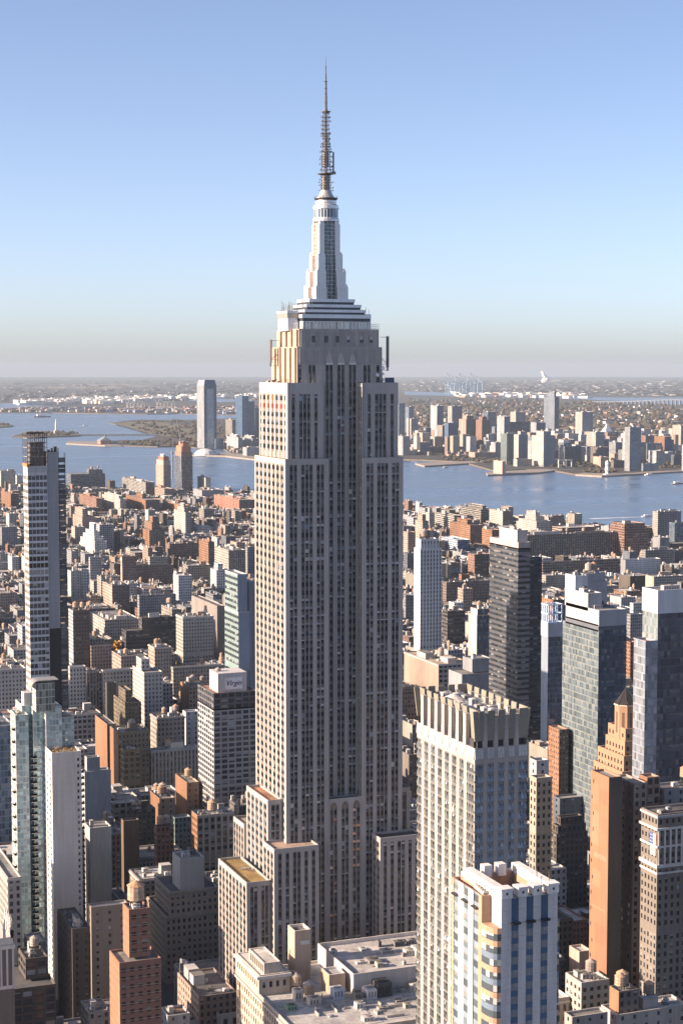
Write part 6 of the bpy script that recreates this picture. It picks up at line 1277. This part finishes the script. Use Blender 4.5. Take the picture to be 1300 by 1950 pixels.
# piers, islands, sea walls
PIER = sty((.24, .215, .19)); LAWN = sty((.075, .065, .04)); WOODC = sty((.10, .085, .045))
sheet('pier', [(1095, 903), (1145, 906), (1300, 897), (1300, 893), (1180, 902), (1110, 900)], .6, -5, PIER, pln)
sheet('pier', [(928, 904), (1030, 899), (1062, 894), (1030, 893), (975, 896), (925, 899.5)], .5, -5, PIER, pln); sheet('pier', [(808, 887), (930, 879.5), (925, 876.5), (860, 879), (790, 882)], .5, -5, PIER, pln)
sheet('pier', [(126, 844), (200, 848), (232, 848), (200, 841), (130, 840)], .5, -5, PIER, pln); sheet('pier', [(365, 866), (430, 868), (500, 876), (500, 866), (420, 862)], .5, -5, PIER, pln)
sheet('sea_wall', [(40, 827.5), (300, 826.8), (300, 825.8), (40, 826.3)], 2.2, -4, sty((.13, .15, .18)), pln)
sheet('island', [(24, 831), (70, 832), (152, 829), (150, 825), (110, 822.5), (60, 823), (35, 827)], .8, -5, LAWN, pln); sheet('island', [(-60, 812), (0, 813), (26, 811), (24, 808.5), (0, 807.5), (-60, 808)], .8, -5, LAWN, pln)
sheet('bay', [(770, 752), (850, 754), (990, 757.5), (1100, 760), (1300, 771), (1500, 780), (1500, 762), (1300, 757), (1180, 757), (1060, 755), (960, 749), (850, 747.5), (770, 745)], 1.2, None, G0, wat); sheet('bay', [(-100, 781), (60, 782), (110, 779), (95, 774), (20, 768), (-100, 769)], 1.2, None, G0, wat)
sheet('bay', [(330, 762), (420, 766), (480, 764), (480, 761), (400, 759)], 1.2, None, G0, wat)
sheet('meadow', [(215, 806), (290, 827), (330, 833), (372, 838), (372, 812), (300, 803), (250, 803)], .6, None, sty((.115, .105, .068)), pln)
sheet('marsh', [(60, 739), (190, 741), (300, 736), (240, 731), (120, 732)], 2.0, None, sty((.16, .145, .10)), pln)
# wooded and built-up ground over there: nobody could count these
def clump(mb, x, y, z, r, h, c):
    k = 5; a0 = R.random() * 6
    P = [(x + r * R.uniform(.7, 1.2) * math.cos(a0 + i * 1.2566), y + r * R.uniform(.7, 1.2) * math.sin(a0 + i * 1.2566), z + h * R.uniform(.25, .5)) for i in range(k)]; top = (x + r * R.uniform(-.3, .3), y + r * R.uniform(-.3, .3), z + h)
    for i in range(k):
        q = R.uniform(.7, 1.3); s = sty(tuple(v * q for v in c)); a, b = P[i], P[(i + 1) % k]
        mb.face([a, b, top], pln, s); mb.face([(a[0] * .6 + x * .4, a[1] * .6 + y * .4, z), (b[0] * .6 + x * .4, b[1] * .6 + y * .4, z), b, a], pln, s)
TREE = [(.055, .048, .032), (.045, .045, .028), (.07, .052, .034), (.04, .042, .026), (.085, .055, .036)]
wd = MB()
def scatter(n, px, f):
    us, vs_ = [p[0] for p in px], [p[1] for p in px]; m = 0
    while m < n:
        u, v = R.uniform(min(us), max(us)), R.uniform(min(vs_), max(vs_)); ins = False
        for i in range(len(px)):
            (a, b), (c, d) = px[i], px[i - 1]
            if (b > v) != (d > v) and u < (c - a) * (v - b) / (d - b) + a: ins = not ins
        if ins: f(u, v); m += 1
def woods(s0, s1): return lambda u, v: clump(wd, *atz(u, v), 0, R.uniform(s0, s1), R.uniform(s0, s1) * .9, R.choice(TREE))
scatter(700, [(775, 862), (900, 862), (1000, 855), (1300, 850), (1300, 772), (1000, 760), (775, 760)], woods(14, 30)); scatter(500, [(775, 840), (1300, 840), (1300, 775), (775, 762)], woods(20, 42))
scatter(230, [(225, 808), (300, 828), (380, 842), (490, 840), (490, 800), (330, 801), (250, 803)], woods(8, 20)); scatter(90, [(240, 848), (372, 851), (372, 840), (300, 838), (236, 842)], woods(7, 13)); scatter(110, [(38, 829), (70, 831), (150, 828), (148, 825.5), (110, 823), (60, 824)], woods(8, 16))
scatter(40, [(1110, 900), (1150, 902), (1180, 899), (1150, 893), (1110, 896)], woods(6, 11)); scatter(150, [(1040, 890), (1300, 891), (1300, 880), (1040, 884)], woods(6, 11)); scatter(90, [(840, 876), (1040, 890), (1040, 882), (840, 866)], woods(6, 11)); scatter(30, [(-50, 810), (20, 810.5), (20, 808.5), (-50, 808.5)], woods(10, 16))
tag(wd.build('woodland'), kind='stuff')
tn = MB(); HC = [(.42, .41, .39), (.32, .30, .28), (.24, .20, .17), (.34, .32, .29), (.17, .12, .10), (.17, .17, .18), (.26, .18, .14), (.48, .48, .48), (.1, .09, .085)]
FARC = [(.075, .075, .078), (.06, .06, .06), (.10, .10, .10), (.045, .048, .045), (.035, .038, .034), (.26, .255, .25)]
def house(s0, s1, h0, h1, pal=HC):
    def f(u, v):
        x, y = atz(u, v); w, d, h = R.uniform(s0, s1), R.uniform(s0, s1), R.uniform(h0, h1); c = R.choice(pal); a = R.uniform(.7, 1.1); s = sty(tuple(q * a for q in c)); tn.box(x, x + w, y, y + d, 0, h, s, pln, top=sty(R.choice(pal)))
    return f
scatter(1500, [(775, 866), (900, 872), (1000, 862), (1060, 880), (1300, 885), (1300, 778), (1000, 764), (775, 762)], house(9, 26, 6, 14)); scatter(420, [(775, 858), (1300, 868), (1300, 790), (775, 790)], house(22, 55, 10, 26))
BLUES = [(.2, .22, .26), (.27, .29, .32), (.14, .17, .21), (.36, .35, .34), (.3, .26, .22), (.22, .17, .14), (.4, .41, .42)]
scatter(240, [(775, 866), (900, 868), (1000, 866), (1060, 882), (1300, 886), (1300, 846), (1000, 838), (775, 842)], house(16, 34, 18, 72, BLUES))
scatter(160, [(440, 862), (490, 864), (490, 842), (420, 845)], house(9, 26, 6, 16)); scatter(500, [(770, 745), (1300, 755), (1300, 734), (770, 732)], house(40, 150, 7, 15, FARC)); scatter(330, [(0, 766), (490, 762), (490, 735), (0, 742)], house(30, 110, 6, 14, FARC)); scatter(200, [(770, 733), (1300, 735), (1300, 724), (770, 724)], house(60, 260, 8, 16, FARC)); scatter(110, [(0, 741), (490, 736), (490, 725), (0, 726)], house(60, 220, 8, 16, FARC))
PORT = [(.7, .69, .66), (.66, .62, .55), (.6, .57, .52), (.72, .72, .72)]
scatter(260, [(22, 772), (210, 769), (300, 763), (490, 757), (490, 752), (300, 757), (100, 762), (30, 768)], house(40, 130, 14, 34, PORT)); scatter(360, [(0, 785), (240, 786), (370, 788), (490, 789), (490, 775), (300, 778), (100, 779), (0, 779)], house(14, 70, 8, 20, HC + [(.4, .16, .12), (.2, .25, .4)])); scatter(120, [(860, 757), (1120, 759), (1120, 751), (860, 749)], house(30, 150, 12, 28, PORT + [(.45, .2, .13)]))
tag(tn.build('distant_town'), kind='stuff')
def gantry_crane(u, v, k, c, label, grp):
    x, y = atz(u, v); m = MB(); s = sty(c); h = 42 * k; w = 11 * k
    for dx in (-w, w):
        for dy in (-w, w): m.bar((x + dx, y + dy, 0), (x + dx * .8, y + dy * .8, h), 1.5 * k, s)
    for z in (h * .35, h * .75, h): m.bar((x - w, y - w, z), (x + w, y - w, z), 1.3 * k, s); m.bar((x - w, y + w, z), (x + w, y + w, z), 1.3 * k, s)
    m.bar((x - w * 1.2, y, h), (x - w * 3.4, y - 5, h * 1.9), 1.8 * k, s); m.bar((x, y, h), (x, y, h * 1.45), 1.6 * k, s); m.bar((x - w, y, h), (x + w * 2.2, y, h), 1.8 * k, s); m.bar((x, y, h * 1.45), (x + w * 2, y, h), .8 * k, s); m.bar((x, y, h * 1.45), (x - w * 3.3, y - 5, h * 1.85), .7 * k, s)
    tag(m.build('port_crane', None, (x, y, 0)), label, 'crane', grp)
for u, k in ((84, 1.4), (98, 1.6), (112, 1.6), (128, 1.2), (141, 1.7), (150, 1.1), (160, 1.0)): gantry_crane(u, 784, k * .9, (.26, .29, .36), 'grey-blue dockside crane in the left port row across the bay', 'grey cranes in the left port')
for u, k in ((246, 1.3), (259, 1.5), (272, 1.2), (303, 1.3), (316, 1.4), (330, 1.2)): gantry_crane(u, 781, k, (.62, .60, .56), 'white dockside crane in the port row left of the glass tower', 'white cranes in the port')
for i in range(9): gantry_crane(852 + i * 7.4, 751, 2.2 + .5 * (i % 3), (.34, .5, .62), 'pale blue dockside crane across the narrow bay, right of the skyscraper', 'blue cranes across the bay')
def bridge():
    (xa, ya), (xb, yb) = atz(1110, 767), atz(1420, 775); r = thing('bay_bridge', 'long low bridge on many piers crossing the bay at the right', 'bridge', (xa, ya, 0)); d = MB(); p = MB(); n = 40; f = lambda t: 14 + 34 * math.exp(-((t - .62) / .3) ** 2); c = sty((.14, .16, .2))
    for i in range(n):
        t, t2 = i / n, (i + 1) / n; A, B_ = (xa + (xb - xa) * t, ya + (yb - ya) * t), (xa + (xb - xa) * t2, ya + (yb - ya) * t2); z, z2 = f(t), f(t2)
        d.face([A + (z - 7,), B_ + (z2 - 7,), B_ + (z2,), A + (z,)], pln, c); d.face([A + (z,), B_ + (z2,), (B_[0], B_[1] + 25, z2), (A[0], A[1] + 25, z)], pln, c); p.box(A[0] - 5, A[0] + 5, A[1] + 4, A[1] + 18, -3, z - 6, c)
    d.build('bridge_deck', r, (xa, ya, 0)); p.build('bridge_pier', r, (xa, ya, 0))
bridge()
def plume():
    x, y = atz(1036, 729); m = MB(); z = 0
    for i in range(18):
        t = i / 17; r = 75 - 45 * t; cx = x + 40 * math.sin(t * 5) - 20 * t; zz = 30 + 210 * t
        for j in range(4): q = r * R.uniform(.35, .7); m.lathe(cx + R.uniform(-1, 1) * r * .7, y + R.uniform(-.4, .4) * r, [(0, zz - q * .8), (q * .75, zz - q * .5), (q, zz), (q * .7, zz + q * .55), (0, zz + q * .8)], 8, sty((.85, .84, .82)))
    tag(m.build('steam_plume'), kind='stuff')
plume()
def boat(u, v, L, c, label, wake=0):
    x, y = atz(u, v, -4); r = thing('boat', label, 'boat', (x, y, -4)); h = MB(); w = L * .14
    pts = [(x - L / 2, y - w), (x + L * .3, y - w), (x + L / 2, y), (x + L * .3, y + w), (x - L / 2, y + w)]
    for i in range(5): h.wallq(pts[i], pts[(i + 1) % 5], -4.3, -4 + L * .07, sty(c))
    h.face([p + (-4 + L * .07,) for p in pts], pln, sty((.4, .38, .35))); h.build('hull', r, (x, y, -4)); k = MB(); k.box(x - L * .3, x + L * .15, y - w * .7, y + w * .7, -4 + L * .07, -4 + L * .17, sty((.66, .66, .66))); k.build('cabin', r, (x, y, -4))
    if wake: sheet('wake', None, -3.96, None, sty((.6, .66, .72)), pln, world=[(x - L / 2, y - 2), (x - L / 2, y + 3), (x - L / 2 - wake, y + 9), (x - L / 2 - wake, y - 7)])
boat(81, 794.5, 110, (.10, .10, .12), 'long dark barge on the bay, upper left'); boat(163, 811, 30, (.6, .6, .6), 'small white boat on the bay left of the green point'); boat(848, 891, 22, (.12, .12, .13), 'tiny dark boat off the pier right of the skyscraper'); boat(1237, 905, 34, (.6, .6, .6), 'white ferry off the far shore near the white statue'); boat(1232, 984, 26, (.6, .6, .6), 'white boat trailing a wake near the right shore', 120); boat(190, 905, 26, (.6, .6, .6), 'white boat trailing a wake beyond the riverside offices', 150); boat(1290, 922, 40, (.1, .1, .12), 'dark low boat at the right edge of the river')
# ------------------------------------------------------------------ the rest of the city, lot by lot on the street grid
AVX = [-330, -205, -65, 75, 205, 515, 795, 1075, 1355, 1635, 1915, 2195, 2475]
FILLC = [('tan', .17), ('beige', .13), ('brown', .16), ('dkbrown', .08), ('grey', .15), ('pale', .09), ('white', .07), ('red', .02), ('brick', .03), ('cream', .06), ('pink', .02), ('slate', .04), ('orange', .01)]
def pick(tab):
    r = R.random() * sum(t[1] for t in tab)
    for k, p in tab:
        r -= p
        if r <= 0: return k
    return tab[0][0]
for b in BL:
    hp = proj(b['x'], b['y'], 0)[1] - b['v']; b['lim'] = b['v'] + min(hp * .62, 330)
for u_, w_ in ((1072, 240), (436, 364)): BL.append(dict(x=0, y=5000, w=.1, d=.1, z=1, u0=u_, u1=u_ + w_, v=1700, lim=1760 if u_ > 900 else 2020, label=''))
BL.append(dict(x=219, y=700, w=130, d=78, z=300, u0=414, u1=796, v=600, lim=1900, label='')); PHI = math.radians(0)
lots = []
def lot(x, y, w, d, z):
    us = [proj(a, b, z) for a in (x, x + w) for b in (y, y + d)]; u0, u1 = min(p[0] for p in us), max(p[0] for p in us)
    if u1 < -40 or u0 > 1340: return
    v = proj(x + w / 2, y, z)[1]
    if v > 2010: return
    for b in BL:
        if x < b['x'] + b['w'] + .6 and x + w > b['x'] - .6 and y < b['y'] + b['d'] + .6 and y + d > b['y'] - .6: return
    cap = 0
    for b in BL:
        if b['y'] + b['d'] * .5 > y and b['u0'] < u1 - 1 and b['u1'] > u0 + 1:
            far = b['y'] + b['d'] * .5 > y + d * .5 and (b['y'] < 4900 or y < 690)
            if far: cap = max(cap, b['lim'] - 4)
    if v < cap:
        z = H + (z - H) * 1.0; 
        for k in range(12):
            z -= 4
            if z < 9: return
            v = proj(x + w / 2, y, z)[1]
            if v >= cap: break
        else: return
    lots.append([x, y, w, d, z, u0, u1, v])
MV = sorted(MAN)
def coast_v(u):                                               # the row where the river bank is seen in column u
    for (a, b), (c, d) in zip(MV, MV[1:]):
        if a <= u <= c: return b + (d - b) * (u - a) / (c - a)
    return 1240
def dry(x, y): u, v = proj(x, y, 0); return v > coast_v(u) + 7
y = 794.0 - 80.5 * 4
while y < 4700:
    for i in range(len(AVX) - 1):
        xa, xb = AVX[i] + (15 if AVX[i] > 100 else 11), AVX[i + 1] - 15
        for row in (0, 1):
            x = xa
            while x < xb - 6:
                far = y > 2300; w = R.choice((6, 7, 8, 10, 13, 16)) if far else R.choice((7, 8, 11, 14, 17, 22, 28)) if y > 1250 else R.choice((8, 12, 15, 18, 24, 30))
                if R.random() < .08: w = R.uniform(24, 50)
                w = min(w, xb - x); dd = R.uniform(17, 29) if R.random() < .8 else 31
                z = R.uniform(34, 62) if y < 1000 else R.uniform(18, 46) if y < 1500 else R.uniform(13, 32) if y < 2000 else R.uniform(10, 23) if y < 2500 else R.uniform(9, 19)
                if R.random() < .10: z += R.uniform(8, 22)
                if y < 720 and x < 190: z = R.uniform(16, 30)
                yy = y + (0 if row == 0 else 62 - dd)
                if y > 2300: yy += R.uniform(-4, 4)
                if dry(x, yy + dd) and dry(x + w, yy + dd) and not (y > 2300 and R.random() < .1): lot(x, yy, w - (.15 if R.random() < .7 else 2.5), dd, z)
                x += w
    y += 80.5
lots.sort(key=lambda q: -(min(q[6], 1300) - max(q[5], 0)) * min(200, (2.2 * q[2] + q[4]) * F / q[1]) if q[7] < 1940 else 0)
KEEP = 150
ANC = {}
for b in BL:
    if not b['label']: continue
    t = b['label']
    for s_ in (' with ', ' left of', ' right of', ' beside', ' in ', ' at ', ' behind', ' below', ' rising', ' on ', ' against', ' between', ' joined', ' near', ' of stacked', ' touching', ' just', ' by ', ' wrapped', ','):
        i = t.find(s_)
        if i > 8: t = t[:i]
    ANC[id(b)] = t
cnt = {}
for t in ANC.values(): cnt[t] = cnt.get(t, 0) + 1
anchors = [(b, ANC[id(b)]) for b in BL if b['label'] and cnt[ANC[id(b)]] == 1 and 'far shore' not in b['label'] and len(ANC[id(b)].split()) <= 7]
seen = set(); near = []
CW = dict(tan='tan', beige='beige', brown='brown', dkbrown='dark brown', grey='grey', pale='pale grey', white='white', red='dark red', brick='red brick', cream='cream', pink='pinkish', slate='slate grey', orange='orange brick')
RW = dict(l='white-topped', m='grey-topped', d='black-topped', t='tan-topped', r='russet-topped')
stuff = MB(); sroof = 0
def lot_build(q, single):
    x, y, w, d, z, u0, u1, v = q; cn = pick(FILLC); k = R.choice('ppppllwdds' if y < 1900 else 'pppdw'); rf = pick([('l', .34), ('m', .36), ('d', .16), ('t', .09), ('r', .05)])
    ck = R.uniform(.78, 1.15); c = tuple(min(.62, a * ck * R.uniform(.97, 1.03)) for a in COL[cn]); st = mkst(c, k); blank = mkst(c, 'b')
    if single:
        nt_ = R.choice((0, 0, 1, 1, 2)) if w > 10 else 0
        uc, vc = (u0 + u1) / 2, v; best = sorted(anchors, key=lambda a: math.hypot((a[0]['u0'] + a[0]['u1']) / 2 - uc, (a[0]['v'] - vc) * .8))[:9]; lab = None
        tk = ['', ' with a roof tank', ' with two roof tanks'][nt_]; hw = 'low' if z < 24 else 'mid-height' if z < 42 else 'tall'
        sz = 'narrow' if w < 11 else 'wide' if w > 24 else ''
        for a, t in best:
            du, dv = uc - (a['u0'] + a['u1']) / 2, vc - a['v']
            rel = ('left of' if du < 0 else 'right of') if abs(du) > abs(dv) * .8 else ('below' if dv > 0 else 'above')
            for form in (f'{hw} {CW[cn]} building{tk} {rel} the {t}', f'{sz} {RW[rf]} {CW[cn]} building{tk} {rel} the {t}', f'{sz} {hw} {RW[rf]} {CW[cn]} building{tk} {rel} the {t}'):
                form = ' '.join(form.split())
                if form not in seen and 4 <= len(form.split()) <= 16: lab = form; break
            if lab: break
        if not lab: return False
        seen.add(lab); T = Hero('building', lab, 'building', x + w / 2, y + d / 2, 'ordinary city buildings'); mb, rm = T.part('wall'), T.part('roof')
    else: mb = rm = stuff
    side = blank if R.random() < (.35 if y < 2000 else .25) else st; rk = R.uniform(.65, 1.15)
    mb.wallq((x, y), (x + w, y), 0, z, st); mb.wallq((x, y + d), (x, y), 0, z, side); mb.wallq((x + w, y), (x + w, y + d), 0, z, side); mb.wallq((x + w, y + d), (x, y + d), 0, z, st)
    deck(mb, rm, x, x + w, y, y + d, z, c, tuple(a * rk for a in ROOFS[rf]), R.uniform(.6, 1.2))
    if single:
        if R.random() < .4:
            o = .4; cs = sty(tuple(min(.6, a * 1.2) for a in c)); T.part('cornice').box(x - o, x + w + o, y - o, y + .4, z - 1.5, z - .7, cs, pln, bottom=True)
        junk(T.root, T.org, x + .5, x + w - .5, y + .5, y + d - .5, z - .8, 1, c)
        for i in range(nt_): tank(T.root, T.org, x + w * R.uniform(.25, .75), y + d * (.3 + .35 * i), z - .8, R.uniform(1.8, 2.4), R.uniform(3, 3.8), R.uniform(2.5, 4.5))
        T.finish()
    else:
        for i in range(R.choice((1, 2, 3, 4)) if y < 3000 else R.choice((0, 1, 2))):
            a, b, h = R.uniform(1.0, 4.2), R.uniform(1.2, 4.5), R.uniform(.8, 3.4)
            if a < w - 1 and b < d - 1: X, Y = R.uniform(x + .4, x + w - a - .4), R.uniform(y + .4, y + d - b - .4); kc = R.choice((c, (.34, .335, .33), (.46, .455, .45), (.17, .14, .125), (.24, .25, .26))); stuff.box(X, X + a, Y, Y + b, z - 1, z + h, sty(kc), pln)
        if y < 2600 and w > 10 and R.random() < .3:
            X, Y, r = R.uniform(x + 2.5, x + w - 2.5), R.uniform(y + 3, y + d - 3), R.uniform(1.6, 2.2); kc = sty(R.choice(((.3, .22, .16), (.36, .27, .2)))); stuff.lathe(X, Y, [(r * .6, z - 1), (r * .6, z + 2.5), (r, z + 2.5), (r, z + 6), (0, z + 7.4)], 7, kc, pln)
    return True
n1 = 0
for q in lots:
    if n1 < KEEP and q[7] < 1940 and lot_build(q, True): n1 += 1
    else: lot_build(q, False)
tag(stuff.build('city_blocks'), kind='stuff')
# street and yard trees, autumn brown and green
st_ = MB(); ac = [(.16, .10, .045), (.12, .10, .045), (.075, .08, .035), (.24, .13, .04), (.07, .07, .035), (.14, .12, .05)]
for i in range(2600):
    y = R.uniform(1500, 4300); x = R.uniform(y * .16, y * .62); k = y > 2200
    if dry(x, y + 20) and not any(x < b['x'] + b['w'] + 3 and x > b['x'] - 3 and y < b['y'] + b['d'] + 3 and y > b['y'] - 3 for b in BL): clump(st_, x, y, 1.5, R.uniform(3.5, 7), R.uniform(9, 15 if not k else 18), R.choice(ac))
tag(st_.build('street_trees'), kind='stuff')
for u, v in ((178, 1224), (188, 1219), (198, 1222), (208, 1226), (216, 1222), (224, 1228), (190, 1230)):
    x, y = atz(u, v, 16); leafy(x, y, 0, R.uniform(17, 22), R.uniform(5, 7), 'street_tree', 'orange autumn tree among the roofs below the wide pale low block', 'tree', 'orange autumn trees between roofs', [(.40, .22, .05), (.34, .17, .04), (.28, .2, .06)], 110)

# ------------------------------------------------------------------ the air
def haze():
    me = bpy.data.meshes.new('haze'); x0, x1, y0, y1, z0, z1 = -65500, 70500, -3000, 66000, -9, 470
    v = [(x, y, z) for x in (x0, x1) for y in (y0, y1) for z in (z0, z1)]
    me.from_pydata(v, [], [(0, 1, 3, 2), (4, 6, 7, 5), (0, 4, 5, 1), (2, 3, 7, 6), (0, 2, 6, 4), (1, 5, 7, 3)])
    m = bpy.data.materials.new('haze'); m.use_nodes = True; t = m.node_tree; t.nodes.clear()
    p = t.nodes.new('ShaderNodeVolumePrincipled'); p.inputs['Density'].default_value = HAZE; p.inputs['Color'].default_value = (.455, .565, .705, 1); p.inputs['Anisotropy'].default_value = 0.0
    o = t.nodes.new('ShaderNodeOutputMaterial'); t.links.new(p.outputs[0], o.inputs['Volume']); me.materials.append(m)
    ob = bpy.data.objects.new('haze', me); C.objects.link(ob); ob['kind'] = 'stuff'
HAZE = 2.3e-5
haze()
